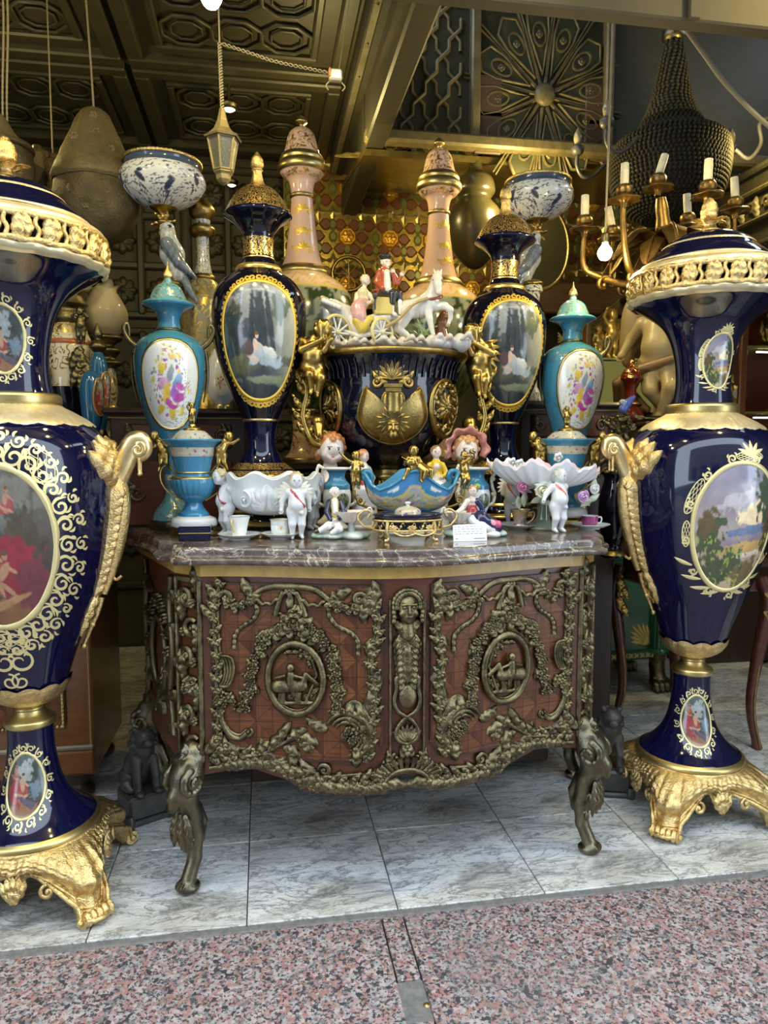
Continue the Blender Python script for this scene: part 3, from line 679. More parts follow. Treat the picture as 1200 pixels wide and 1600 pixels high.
# ---------------- doors
MB[0] = 1.25
def acanth(g, S, P, st=.030, L=.055, W=.026, sp=.55, h=.014):
    """leaflets springing from both sides of a stem"""
    P = resample(P, max(4, int(np.sum(np.linalg.norm(np.diff(P, axis=0), axis=1))/st))); T = np.gradient(P, axis=0)
    for i, (p, t) in enumerate(zip(P, T)):
        a = math.atan2(t[1], t[0])
        for e in (-1, 1): leaf(g, S, p, a+e*sp, L*(.8+.4*((i*7+e) % 3)/2), W, e*.7, h, 3, ns=12)
def door(sd):
    D = link(None, 'door', com)
    S0 = SF(.008); xi, xo, zl, zt = .066, .538, .398, .900
    g = G(); n = 30; xx = np.linspace(xi, xo, n); low = zl+.055*np.clip(1-(xx-xi)/.06, 0, 1)**2
    Zs = low[None]+(zt-low[None])*np.linspace(0, 1, 10)[:, None]; Xs = np.repeat(xx[None], 10, 0)*sd
    inner = (S0(Xs, Zs, 0*Xs)); g.add(inner, grid_faces(10, n))
    rim = np.concatenate([inner[0], inner[1:, -1], inner[-1, ::-1][1:], inner[::-1, 0][1:-1]]); r2 = rim.copy(); r2[:, 1] += .012
    g.add(np.concatenate([rim, r2]), grid_faces(2, len(rim), True), 1, False)
    g.build('door_panel', [M_parq, M_black], D)
    S1 = lambda x, z, h: SF(.0085)(np.asarray(x, float)*sd, z, h)
    g = G(); E = np.array([(xi+.003,zt-.003),(xo-.003,zt-.003),(xo-.003,zl+.004),(xi+.06,zl+.004),(xi+.02,zl+.025),(xi+.003,zl+.06)]); strip(g, S1, resample(np.vstack([E, E[:1]]), 60), .004, 0, .0015); g.build('edge_line', M_mahogd, D)
    # coordinates of the ornaments: (zoomed photo) -> door plane; outer edge at px 75, inner at px 905
    q = lambda px, py: (xo-(px-75)/830*(xo-xi), .90-(py-165)/850*.503)
    Q = lambda *a: np.array([q(*p) for p in a]); K = (xo-xi)/830
    def part(name, f, m=M_bronze): g = G(); f(g); return g.build(name, m, D)
    def arch(g):
        P = smooth(Q((150,250),(200,275),(250,262),(290,225),(340,192),(400,178),(465,178),(530,178),(590,190),(640,225),(690,262),(740,280),(800,262)), 5)
        strip(g, S1, P, .016, 0, .006, crown=.004); rtube(g, S1, P+A(0,.006), .003, 5, .9); rtube(g, S1, P-A(0,.006), .003, 5, .9)
        for p, a0, mr in ((q(160,232), 0, 1), (q(795,228), pi, -1)): cscroll(g, S1, p, .018, a0, 1.3, .007, 0, mr)
        for p, a in ((q(260,270),2.2),(q(280,225),.9),(q(680,235),2.3),(q(700,280),1.0)): leaf(g, S1, p, a, .05, .03, .6, .010, 3)
        acanth(g, S1, P[:12], .024, .026, .018, .4); acanth(g, S1, P[-12:][::-1], .024, .026, .018, .4)
    part('arched_band', arch)
    def bow(g):
        for dx, s in ((-1,1),(1,-1)):
            P = smooth(Q((470,200),(470+dx*35,215),(470+dx*55,260),(470+dx*70,315)), 6); strip(g, S1, P, np.linspace(.010,.017,len(P)), 0, .008, crown=.003)
            t = np.linspace(0, 1, 24); P = Q((470+dx*30,205),(470+dx*60,240),(470+dx*110,262),(470+dx*165,245)); P = resample(smooth(P, 6), 24); P[:,1] += .004*np.sin(t*22); strip(g, S1, P, .010, 0, .009, crown=.003)
        leaf(g, S1, q(470,200), -pi/2, .062, .022, 0, .014, 2); rosette(g, S1, q(470,195), .016, 6, .012)
    part('ribbon_bow', bow)
    for pts in (((305,265),(312,300),(285,345),(235,375),(202,415),(195,478)), ((650,262),(655,310),(690,355),(750,385),(785,425),(787,490))):
        def tail(g):
            P = resample(smooth(Q(*pts), 6), 40); t = np.arange(40); strip(g, S1, P, .013, 0, .004+.003*(t % 4 > 1), crown=.002)
        part('ribbon_tail', tail)
    def ovalf(g):
        c = q(494,612); a = np.linspace(0, 2*pi, 48, endpoint=False); rx, rz = 132*K, 168*.503/850
        for k, rr, ww in ((1,.0085,0),(.92,.004,0)): rtube(g, S1, np.stack([c[0]+k*rx*np.cos(a), c[1]+k*rz*np.sin(a)], -1), rr, 8, .7, closed=True)
    part('oval_frame', ovalf, M_bronze)
    def scene_(g):
        s = Sculpt(); k = .00057
        def p(px, py, h=.006): c = S1(np.array([q(px,py)[0]]), np.array([q(px,py)[1]]), np.array([h]))[0]; return c
        r = lambda v: v*K
        s.cone(p(410,650,.008), p(530,640,.010), r(34), r(30)); s.cone(p(530,630,.012), p(548,590,.012), r(20), r(15)); s.cone(p(545,585,.013), p(600,632,.008), r(14), r(11))
        for x in (420,440,500,515): s.cone(p(x,660), p(x-4,722,.006), r(12), r(9))
        s.cone(p(475,630,.016), p(475,585,.018), r(22), r(20)); s.ell(p(477,552,.020), r(22)); s.cone(p(485,590,.018), p(530,600,.018), r(9), r(7)); s.cone(p(465,590,.016), p(405,608,.012), r(9), r(7)); s.cone(p(475,630,.022), p(490,690,.018), r(14), r(10))
        s.cone(p(400,735,.003), p(590,725,.003), r(12), r(12)); s.cone(p(540,725,.004), p(596,590,.004), r(10), r(8)); s.cone(p(596,590,.004), p(560,480,.005), r(9), r(8))
        s.geo(56, g=g, colored=False)
        for x, y, a in ((540,500,2.2),(560,520,.8),(470,490,2.8),(440,495,2.6),(520,480,1.6),(570,560,1),(510,520,2),(585,520,.3)): leaf(g, S1, q(x,y), a, .026, .016, .5, .010, 3)
        for x, y in ((560,690),(580,670),(545,695),(470,700),(600,660)): rosette(g, S1, q(x,y), .010, 6, .008)
    part('relief_figure', scene_)
    for nm, pts in (('outer', ((480,340),(420,375),(360,415),(325,470),(305,530),(290,595),(272,660),(262,715),(245,770))), ('inner', ((500,340),(560,375),(620,410),(655,470),(680,530),(695,590),(690,650),(695,705),(702,760)))):
        def garland(g):
            P = resample(smooth(Q(*pts), 6), 26); rtube(g, S1, P, .006, 7, .1); rnd = random.Random(3)
            for i, pp in enumerate(P):
                if i < 7: leaf(g, S1, pp, rnd.uniform(0, 6.28), .045, .026, .7, .014, 3)
                rosette(g, S1, pp+A(rnd.uniform(-.012,.012), rnd.uniform(-.008,.008)), rnd.uniform(.011,.017), rnd.choice((5,6,7)), .018, 0, rnd.random()*3)
                if i % 2: leaf(g, S1, pp, rnd.uniform(0, 6.28), .032, .018, .6, .012, 2)
                ball(g, S1(np.array([pp[0]+rnd.uniform(-.016,.016)]), np.array([pp[1]]), np.array([.012]))[0], .0055, 7)
        part('flower_garland', garland)
    def crest(g):
        rosette(g, S1, q(490,335), .024, 8, .022)
        for a in (.4,1.2,2,2.8): leaf(g, S1, q(490,345), a, .045, .026, .4, .018, 3)
        for a in (-2.6,-.6): leaf(g, S1, q(490,345), a, .06, .03, .5 if a < -1 else -.5, .018, 3)
    part('flower_crest', crest)
    def outerf(g):
        P = smooth(Q((128,190),(108,250),(100,330),(104,450),(112,560),(106,640),(112,760),(108,880),(118,940),(150,985)), 5); rtube(g, S1, P, .0055, 7, .5); rtube(g, S1, P+A(-.011,0), .004, 5, .5); acanth(g, S1, P[::-1], .030, .030, .022, .32)
        leaf(g, S1, q(110,260), 1.35, .055, .03, -.5, .014, 3); leaf(g, S1, q(105,330), .5, .05, .028, .6, .012, 3)
        for k in range(4): P = smooth(Q((112,512),(135+15*k,520),(150+15*k,585),(132+12*k,655),(112,660)), 5)[2:-2]; rtube(g, S1, P, .0040, 6, .7+.35*k)
        for x, y, r in ((120,690,.018),(165,715,.02),(185,735,.013),(140,745,.014),(110,720,.012)): rosette(g, S1, q(x,y), r, 6, .016)
        P = smooth(Q((120,770),(135,840),(165,895),(215,915),(255,885)), 6); rtube(g, S1, P, .007, 7, .6); rtube(g, S1, P+A(.0,.010), .0045, 6, .6); cscroll(g, S1, q(258,885), .013, 2.2, 1.2, .005)
        leaf(g, S1, q(110,900), -1.2, .07, .035, .8, .014, 3); cscroll(g, S1, q(140,985), .016, -1, 1.1, .006)
    part('outer_scroll_mount', outerf)
    def innerf(g):
        P = smooth(Q((845,250),(882,300),(880,400),(860,460),(850,540),(862,620),(868,700),(858,790),(842,880),(828,1000)), 5); rtube(g, S1, P, np.interp(np.linspace(0,1,len(P)), [0,.5,1], [.005,.006,.007]), 7, .5); rtube(g, S1, P+A(.008,0), .004, 6, .6); acanth(g, S1, P[::-1], .030, .032, .022, .32)
        leaf(g, S1, q(840,300), 1.5, .075, .045, .7, .014, 3); leaf(g, S1, q(855,250), 2.0, .06, .03, -.9, .012, 3); leaf(g, S1, q(825,240), -1.2, .06, .03, -.8, .012, 3)
        leaf(g, S1, q(860,560), -2.0, .07, .03, 1.0, .012, 3); leaf(g, S1, q(865,640), -1.2, .08, .03, -.4, .012, 3); leaf(g, S1, q(858,500), 1.2, .05, .035, .7, .014, 2)
        leaf(g, S1, q(845,960), 1.35, .13, .045, .25, .016, 4); leaf(g, S1, q(815,990), 1.7, .09, .03, .4, .014, 3)
    part('inner_scroll_mount', innerf)
    def cor(g):
        c = q(735,880); P = spiral(c, .058, .03, 2.4 if True else 0, .62, 22)
        for rr, w_ in ((.060,.008),(.047,.006),(.036,.005)): t = np.linspace(.55, 4.6, 24); rtube(g, S1, np.stack([c[0]+rr*np.cos(t), c[1]+rr*1.15*np.sin(t)], -1), w_*(.4+.8*np.sin(pi*np.linspace(.05,.98,24))), 7, .6)
        leaf(g, S1, q(760,810), 1.1, .06, .035, 1.2, .016, 2); leaf(g, S1, q(790,830), 1.9, .07, .03, -1.0, .016, 2); leaf(g, S1, q(640,850), .1, .06, .03, .9, .014, 3)
        for x, y, r in ((780,860,.022),(820,850,.018),(830,880,.016),(760,895,.016),(745,850,.016),(800,890,.014),(725,870,.012)): rosette(g, S1, q(x,y), r, 7, .02)
        leaf(g, S1, q(770,930), -1.9, .06, .03, .9, .014, 3)
    part('corner_spray', cor)
    def spray(g):
        P = smooth(Q((235,1003),(330,985),(420,935),(500,890),(575,945)), 6); rtube(g, S1, P, .0055, 7, .6)
        for x, y, a, L in ((300,990,.95,.05),(360,970,1.1,.07),(410,940,1.35,.07),(450,915,.8,.06),(480,900,.1,.065),(500,905,-.5,.05),(430,950,-.2,.05)): leaf(g, S1, q(x,y), pi-a, L, .03, .5 if a > .5 else .8, .014, 3)
    part('leaf_spray', spray)
door(-1); door(1)
# ---------------- pilaster with mask
SP0 = SF(.006)
def cpart(name, f, m=M_bronze): g = G(); f(g); return g.build(name, m, com)
pz = lambda py: .905-(py-155)/790*.50   # zoomed photo y -> z
px_ = lambda px: (px-1012)/1745
def pil(g):
    for s in (-1, 1):
        P = resample([(s*.047,.405),(s*.047,.86)], 10); strip(g, SP0, P, .008, 0, .007, crown=.003)
    P = resample([(-.047,.405),(.047,.405)], 4); strip(g, SP0, P, .010, 0, .008)
cpart('pilaster_frame', pil)
def mask(g):
    s = Sculpt(); y0 = float(yf(0))-.008; c = lambda x, z, h: (x, y0-h, z); z0 = .838
    sk = (1,1,1)
    s.ell(c(0,z0,.0), (.030,.030,.040)); s.ell(c(0,z0-.02,.004), (.024,.026,.026)); s.ell(c(0,z0-.034,.020), (.009,.008,.007)); s.cone(c(0,z0+.008,.028), c(0,z0-.010,.036), .004, .0065, k=.5); s.ell(c(0,z0-.021,.027), (.009,.005,.003))
    s.ell(c(0,z0+.012,.026), (.024,.006,.005), k=.5)
    for e in (-1,1): s.ell(c(e*.012,z0+.004,.031), (.008,.006,.0055), sub=True, k=.3); s.ell(c(e*.012,z0+.004,.025), (.006,.005,.004)); s.ell(c(e*.018,z0-.014,.018), .010)
    for a in np.linspace(-.15, pi+.15, 13):
        for rr, h in ((.037,.006),(.030,.014)): s.ell(c(rr*1.08*cos(a), z0+.008+rr*1.1*sin(a), h), (.0085,.010,.0085), k=.25)
    for e in (-1,1):
        for k in range(4): s.ell(c(e*(.038+.002*(k % 2)), z0-.012*k, .006), (.009,.012,.009), k=.25)
    s.cone(c(0,z0-.045,0), c(0,z0-.075,0), .018, .022)
    s.geo(80, g=g, colored=False)
    for e in (-1,1):
        for k in range(3): leaf(g, SP0, (e*(.034-.008*k), .80-.008*k), -pi/2-e*.75, .075, .03, e*.25, .014, 4)
cpart('woman_mask', mask)
def feath(g):
    for e in (-1,1):
        for k in range(9): leaf(g, SP0, (e*.006, .765-.016*k), -pi/2+e*(1.0-.05*k), .046, .018, -e*.6, .012, 2)
    leaf(g, SP0, (0,.745), -pi/2, .12, .03, 0, .014, 5)
cpart('leaf_drop', feath)
def heart(g):
    for e in (-1,1):
        P = smooth([(e*.004,.60),(e*.030,.645),(e*.030,.61),(e*.036,.575),(e*.024,.545),(-e*.012,.52),(-e*.030,.49),(-e*.026,.465),(0,.452)], 6); rtube(g, SP0, P, .0055, 7, .6); cscroll(g, SP0, (e*.026,.635), .012, 1.5, 1.1, .005, 0, e)
    s = Sculpt(); y0 = float(yf(0))-.008; s.ell((0,y0-.004,.588), (.026,.012,.034)); s.geo(24, g=g, colored=False)
    for k in range(7): leaf(g, SP0, (0,.458), pi/2+(k-3)*.3, .045, .014, 0, .012, 1)
    for e in (-1,1): leaf(g, SP0, (0,.455), -pi/2+e*.5, .05, .022, -e*.5, .012, 3); cscroll(g, SP0, (e*.032,.412), .013, pi/2, 1.1, .005, 0, -e)
    leaf(g, SP0, (0,.452), -pi/2, .05, .02, 0, .014, 2)
cpart('heart_cartouche', heart)
# ---------------- apron mounts following the lower edge
SA = SF(.004)
def apron_half(sd):
    S1 = lambda x, z, h: SA(np.asarray(x, float)*sd, z, h)
    def band(g):
        x = np.linspace(.055, .545, 44); lo = np.stack([x, zb(x)+.020], -1); up = np.stack([x, zb(x)+.056+.012*np.sin(x*16)], -1)
        rtube(g, S1, lo, .0055, 7, .5); rtube(g, S1, up[6:], .0045, 7, .5); rtube(g, S1, (lo+up)[8:]/2+A(0,.004), .0035, 6, .5); acanth(g, S1, ((lo+up)/2+A(0,.004))[::-1], .026, .036, .024, .38, .014)
    def leaves(g):
        for k in range(13):
            xx = .52-.036*k; zz = float(zb(xx)); leaf(g, S1, (xx, zz+.018+.01*(k % 2)), pi-.25+.4*(k % 2), .085, .034, -.45 if k % 2 else .55, .017, 4)
        for k in range(9): xx = .10+.023*k; z0 = float(zb(xx)); rtube(g, S1, smooth([(xx,z0+.012),(xx+.008,z0+.026),(xx+.002,z0+.044)], 4), .007, 6, .5)
        for xx, a in ((.24,.3),(.30,1.0),(.36,.5),(.46,.4),(.52,1.2)): leaf(g, S1, (xx, float(zb(xx))+.05), a, .07, .03, 1.1, .014, 3)
        cscroll(g, S1, (.225,.375), .018, 0, 1.3, .006); cscroll(g, S1, (.29,.37), .012, 2, 1.2, .005); cscroll(g, S1, (.08,.335), .018, 1.0, 1.2, .007, 0, -1)
    cpart('apron_scroll_band', band); cpart('apron_leafwork', leaves)
apron_half(-1); apron_half(1)
def fan(g):
    for k in range(13):
        a = pi/2+(k-6)*.235; P = [(.035*cos(a)*1.5, .352+.022*sin(a)), (.075*cos(a)*1.25, .36+.058*sin(a))]; rtube(g, SA, resample(P, 7), np.linspace(.004,.0095,7), 7, .7)
    P = np.array([(.062*cos(a), .333+.045*sin(a)) for a in np.linspace(-.1, pi+.1, 22)]); rtube(g, SA, P, .0065, 7, .8)
    for e in (-1,1): cscroll(g, SA, (e*.066,.322), .010, 0, 1.1, .005, 0, e)
cpart('apron_shell', fan)
# ---------------- canted corner mounts (pierced scroll panels), side mounts
def corner(sd):
    a, b = A(sd*.558, .047), A(sd*.628, .112); d = unit(b-a); nrm = A(d[1], -d[0])*sd if sd > 0 else A(-d[1], d[0]); nrm = nrm if nrm[1] < 0 else -nrm
    S1 = flatS((*((a+b)/2+nrm*.004), 0), (*d, 0), (0,0,1), (*nrm, 0)); wd = .098
    def bord(g):
        for e in (-1,1): strip(g, S1, resample([(e*wd/2*.94,.385),(e*wd/2*.94,.905)], 12), .012, 0, .010, crown=.003)
        for z in (.385,.905): strip(g, S1, resample([(-wd/2,z),(wd/2,z)], 5), .012, 0, .010)
    def scr(g):
        for k in range(6):
            z = .425+.085*k; e = 1 if k % 2 else -1
            cscroll(g, S1, (e*.010, z), .028, .8 if e > 0 else 2.3, 1.4, .008, 0, e); leaf(g, S1, (-e*.022, z+.02), pi/2+e*.4, .075, .03, -e*.9, .018, 3); leaf(g, S1, (e*.02, z-.03), pi/2-e*.8, .05, .026, e*.9, .016, 3)
            rosette(g, S1, (-e*.018, z-.012), .016, 7, .018)
        rosette(g, S1, (0,.60), .030, 9, .022)
    cpart('corner_mount_border', bord, M_bronze); cpart('corner_scrollwork', scr)
    S2 = flatS((sd*(.627-.115*.382), 0, 0), (sd*.382,1,0), (0,0,1), (sd*.93,-.36,0))
    def side(g):
        for yy, e in ((.17,1),(.50,-1)):
            P = smooth([(yy,.90),(yy+e*.02,.80),(yy,.68),(yy+e*.03,.56),(yy,.42)], 6); rtube(g, S2, P, .010, 7, .5)
            for k in range(5): leaf(g, S2, (yy, .86-.1*k), -pi/2+e*.6, .09, .045, e*.9, .018, 3)
        for k in range(12): t = k/11; rosette(g, S2, (.335+.11*cos(pi*t), .60+.2*sin(pi*t)), .02, 6, .022, 0, k)
        for k in range(5): leaf(g, S2, (.3+.02*k,.44), 1.2+.3*k, .13, .04, .5, .02, 4)
    def sideov(g):
        a = np.linspace(0, 2*pi, 32, endpoint=False); rtube(g, S2, np.stack([.335+.085*np.cos(a), .62+.12*np.sin(a)], -1), .009, 7, .6, closed=True)
    cpart('side_scroll_mount', side, M_bronzed); cpart('side_oval_frame', sideov, M_bronzed)
corner(-1); corner(1)
MB[0] = 1.15
# ---------------- legs: ram's heads on scrolled cabriole legs
def legmesh(front):
    g = G(); s = Sculpt(); W = (1,1,1)
    # built looking outward along -y (local), foot towards -y
    s.path([(0,.02,.40),(0,-.012,.345),(0,-.02,.29),(0,.0,.235),(0,.016,.16),(0,.012,.09),(0,-.014,.035)], [.042,.046,.036,.030,.025,.020,.022], W, .4)
    s.path([(0,-.012,.36),(0,-.055,.30),(0,-.062,.268)], [.030,.021,.013], W, .5)             # the ram's face
    for e in (-1,1): s.ell((e*.016,-.045,.318), .010, W); s.ell((e*.020,-.01,.385), (.022,.03,.022), W)
    s.path([(0,.022,.24),(0,.045,.19),(0,.042,.13)], [.018,.014,.008], W, .3)
    for k in range(4): s.ell(((k-1.5)*.010,-.028,.022), (.008,.022,.018), W, .2)
    s.ell((0,-.012,.016), (.032,.034,.016), W, .3)
    for k in range(6): s.ell((.018*sin(k*2.1),-.03+.004*k,.225-.02*k), (.009,.008,.016), W, .4)
    s.geo(84, g=g, colored=False)
    for e in (-1,1):
        t = np.linspace(0, 1, 40); a = .8+t*2*pi*1.35; r = .038*(1-.72*t)
        P = np.stack([e*(.030+.022*t), -.022+r*np.cos(a)*1.0, .335+r*np.sin(a)], -1); tube(P, (.0145*(1-.6*t))*(1+.12*np.sin(t*70)), 8, g)
    S1 = flatS((0,-.032,0), (1,0,0), (0,0,1), (0,-1,.1))
    for k in range(3): leaf(g, S1, ((k-1)*.014,.24), -pi/2+(k-1)*.35, .10, .03, (1-k)*.4, .014, 4)
    S2 = flatS((0,-.01,0), (1,0,0), (0,0,1), (0,-1,0)); 
    for e in (-1,0,1): leaf(g, S2, (e*.02,.385), pi/2+e*.9, .05, .04, -e*.5, .02, 3)
    return g
lm = legmesh(True).mesh('leg', [simple('worn_bronze_leg', (.20,.175,.11), .36, 1, (.10,.09,.065), 14, .3, 150)])
for (lx, ly, rz) in ((-.604,.055,-.75),(.604,.055,.75),(-.775,.545,-2.0),(.775,.545,2.0)):
    link(lm, 'leg', com, (lx, ly, 0), (0,0,rz))
# small bronze keyhole plates
for sd in (-1, 1): cpart('keyhole', lambda g: rosette(g, SF(.018), (sd*.085,.665), .008, 4, .004), M_black)
MB[0] = 1.0
# ================================================================ painted medallions (colours painted on real raised panels)
def blob(C, x, y, c, rx, ry, col, rot=0, rough=.25, seed=1, a=1.0):
    dx, dy = x-c[0], y-c[1]; ca, sa = cos(rot), sin(rot); u = (dx*ca+dy*sa)/rx; v = (-dx*sa+dy*ca)/ry
    r = np.hypot(u, v)+rough*(fbm(x*9+seed*3, y*9, 3, seed)-.5)*2; m = np.clip((1-r)/.18, 0, 1)*a
    q_ = fbm(x*7+seed, y*7-seed, 4, seed+5); sh = .62+.55*q_+.5*(1-np.abs(2*fbm(x*11-seed, y*11+seed*2, 3, seed+9)-1))*(.35+.65*np.clip(v*.5+.5, 0, 1))
    C[:] = C*(1-m[:, None])+(np.asarray(col)[None]*sh[:, None])*m[:, None]
def nude(C, x, y, c, s, lean=0, drap=(.5,.1,.12), skin=(.62,.36,.24), seed=1):
    blob(C, x, y, (c[0]+.02*s, c[1]-.30*s), .42*s, .24*s, drap, .3+lean, .35, seed)
    blob(C, x, y, (c[0]-.16*s, c[1]-.34*s), .30*s, .07*s, skin, -.7+lean, .12, seed+2); blob(C, x, y, (c[0]+.08*s, c[1]-.40*s), .30*s, .065*s, skin, -.25+lean, .12, seed+3)
    blob(C, x, y, (c[0], c[1]), .13*s, .26*s, skin, lean-.25, .1, seed+1); blob(C, x, y, (c[0]+.20*s, c[1]+.04*s), .20*s, .05*s, skin, -.5, .1, seed+6)
    blob(C, x, y, (c[0]+.06*s, c[1]+.32*s), .085*s, .10*s, skin, 0, .06, seed); blob(C, x, y, (c[0]+.05*s, c[1]+.39*s), .10*s, .06*s, (.16,.08,.04), 0, .1, seed)
def paint(kind, x, y, seed=0):
    n = len(x); C = np.zeros((n, 3)); t = np.clip(y*.5+.5, 0, 1)[:, None]
    if kind == 'forest':
        f1 = fbm(x*3+5, y*2.2, 5, 2)[:, None]; C[:] = A(.025,.035,.045)*(1-t)+A(.10,.12,.14)*t; C += (f1-.5)*A(.12,.14,.14)
        g = np.clip((x[:, None]*1.1-.15+.5*(fbm(x*4, y*4, 4, 9)[:, None]-.5)+.15*(y[:, None])), 0, 1); C[:] = C*(1-g)+A(.52,.52,.42)*g
        blob(C, x, y, (-.35,.62), .55, .35, (.30,.32,.34), 0, .7, 3, .7); blob(C, x, y, (.2,.78), .5, .2, (.32,.34,.36), 0, .7, 4, .8)
        for i, tx in enumerate((-.55,-.2,-.08,.02,.12,.28)): blob(C, x, y, (tx+.1*y.mean(), .25), .045+.03*(i % 2), .75, (.035,.045,.055), .06*(i-2), .25, i+7)
        blob(C, x, y, (.55,.55), .28, .25, (.07,.10,.08), 0, .8, 11, .8); blob(C, x, y, (-.7,.2), .25, .5, (.03,.045,.05), 0, .7, 12)
        blob(C, x, y, (-.45,-.42), .55, .18, (.09,.10,.06), .1, .4, 13); blob(C, x, y, (.5,-.35), .6, .1, (.10,.12,.08), 0, .5, 14)
        nude(C, x, y, (-.10,-.10), .55, .5, (.42,.48,.52), (.62,.46,.38), 21); blob(C, x, y, (.22,-.32), .38, .14, (.36,.44,.50), -.15, .45, 23); blob(C, x, y, (.25,-.2), .2, .09, (.60,.60,.58), -.3, .4, 24)
        blob(C, x, y, (-.28,-.12), .14, .17, (.10,.06,.06), .3, .3, 25); blob(C, x, y, (.2,-.66), .75, .07, (.20,.24,.15), 0, .5, 26); blob(C, x, y, (0,-.85), .7, .12, (.03,.04,.05), 0, .4, 27)
    elif kind == 'lovers':
        f1 = fbm(x*2.5, y*2.5, 5, 4)[:, None]; C[:] = A(.055,.035,.02)*(1-t)+A(.17,.15,.125)*t+(f1-.5)*.12
        blob(C, x, y, (.2,.55), .75, .35, (.22,.20,.17), 0, .6, 2); blob(C, x, y, (.2,-.82), 1.0, .22, (.28,.13,.05), .08, .4, 3); blob(C, x, y, (.5,.1), .3, .5, (.10,.075,.05), .3, .5, 5)
        for i, (a, b) in enumerate(((-.35,.66),(-.05,.75),(.25,.62),(.02,.50),(-.6,.5))): nude(C, x, y, (a, b), .34, .6*(i-2), (.40,.08,.08), (.56,.29,.19), 30+3*i)
        blob(C, x, y, (.35,-.25), .55, .42, (.30,.030,.045), -.5, .4, 6); blob(C, x, y, (.55,-.5), .32, .34, (.19,.045,.06), .4, .4, 7); blob(C, x, y, (-.3,-.35), .5, .3, (.40,.16,.06), .2, .4, 8)
        nude(C, x, y, (-.15,-.12), .75, .7, (.28,.05,.05), (.58,.32,.19), 50); nude(C, x, y, (.12,-.28), .6, -.4, (.30,.03,.05), (.52,.28,.16), 55); blob(C, x, y, (-.55,-.45), .3, .16, (.04,.05,.06), 0, .4, 9); blob(C, x, y, (.05,-.72), .5, .06, (.50,.26,.12), .3, .3, 10)
    elif kind == 'landscape':
        C[:] = A(.50,.36,.22)*(1-t)+A(.28,.27,.36)*t; f1 = fbm(x*2.4, y*3.5, 5, 8)[:, None]; C += (f1-.5)*A(.28,.24,.2); blob(C, x, y, (.35,.22), .4, .22, (.80,.62,.36), 0, .6, 2); blob(C, x, y, (0,.45), .6, .16, (.50,.46,.48), .2, .7, 3, .7)
        blob(C, x, y, (.3,-.03), .7, .10, (.13,.17,.27), .1, .4, 4); blob(C, x, y, (.2,-.18), .8, .10, (.24,.19,.22), .05, .4, 5); blob(C, x, y, (.3,-.32), .75, .12, (.45,.27,.10), .1, .5, 6); blob(C, x, y, (.35,-.42), .4, .05, (.60,.50,.40), .1, .4, 16)
        blob(C, x, y, (-.62,-.15), .30, .42, (.055,.07,.035), 0, .9, 7); blob(C, x, y, (-.7,.12), .2, .22, (.10,.07,.03), 0, .9, 8); blob(C, x, y, (.75,.55), .42, .5, (.045,.07,.04), .3, .95, 9); blob(C, x, y, (.9,-.1), .2, .6, (.09,.06,.03), 0, .8, 10)
        blob(C, x, y, (-.35,-.70), .65, .34, (.05,.065,.03), .1, .9, 11); blob(C, x, y, (.45,-.75), .55, .24, (.13,.10,.04), 0, .9, 12); d = fbm(x*22, y*22, 2, 3); m = (d > .62) & (y < -.1) & (fbm(x*5, y*5, 2, 4) > .5); C[m] = A(.30,.36,.07)
    elif kind == 'couple':
        C[:] = A(.09,.055,.03)*(1-t)+A(.14,.17,.16)*t; f1 = fbm(x*3, y*3, 5, 3+seed)[:, None]; C += (f1-.5)*.16; blob(C, x, y, (.1,.45), .4, .4, (.42,.46,.44), .3, .6, 2+seed); blob(C, x, y, (.65,.5), .35, .45, (.06,.08,.07), 0, .8, 3); blob(C, x, y, (.55,-.2), .35, .28, (.20,.27,.33), 0, .6, 4); blob(C, x, y, (0,-.82), .9, .2, (.33,.16,.08), 0, .5, 5)
        blob(C, x, y, (-.45,-.30), .40, .48, (.38,.05,.06), .3, .4, 6); nude(C, x, y, (-.5,.42), .62, .2, (.36,.08,.05), (.55,.26,.16), 10+seed); nude(C, x, y, (-.12,-.05), .95, .55, (.40,.10,.08), (.66,.38,.24), 20+seed); blob(C, x, y, (.2,-.6), .5, .12, (.12,.10,.14), -.3, .5, 8)
    elif kind == 'fruit':
        C[:] = A(.74,.76,.78); rnd = random.Random(5); pal = [(.30,.06,.28),(.45,.14,.35),(.58,.42,.05),(.62,.50,.10),(.20,.16,.42),(.24,.32,.10),(.50,.10,.20)]
        m = (np.abs(((fbm(x*4+3, y*4, 2, 6)*9) % 1)-.5) < .07) & (np.abs(x) < .75) & (fbm(x*2, y*2, 2, 8) > .42); C[m] = A(.30,.33,.12)
        for i in range(95):
            a = rnd.uniform(0, 6.28); r = rnd.uniform(.3,.8); px, py = r*.85*cos(a), .05+r*.95*sin(a); s = rnd.uniform(.03,.07); blob(C, x, y, (px, py), s, s*.7, rnd.choice(pal), rnd.uniform(0, 3), .4, i)
        for i, (a, b, s, c) in enumerate(((-.15,.02,.22,(.50,.28,.42)),(.25,.08,.2,(.16,.30,.50)),(-.12,-.2,.24,(.62,.42,.05)),(.15,-.22,.24,(.30,.10,.42)),(.32,-.05,.15,(.42,.08,.34)),(.3,-.3,.18,(.38,.05,.30)),(0,.22,.2,(.24,.28,.36)),(-.3,.35,.16,(.58,.44,.06)),(-.05,-.42,.16,(.45,.06,.35)),(.12,.62,.14,(.62,.50,.18)),(-.35,-.55,.16,(.55,.42,.06)),(.36,-.6,.12,(.58,.46,.1)))): blob(C, x, y, (a, b), s, s*.62, c, i*.7, .35, i+60)
        blob(C, x, y, (.05,-.62), .12, .22, (.55,.40,.06), 0, .1, 90); blob(C, x, y, (.05,-.50), .16, .06, (.45,.05,.32), 0, .3, 91)
    elif kind == 'birds':
        C[:] = A(.72,.74,.74); ink = A(.035,.045,.10)
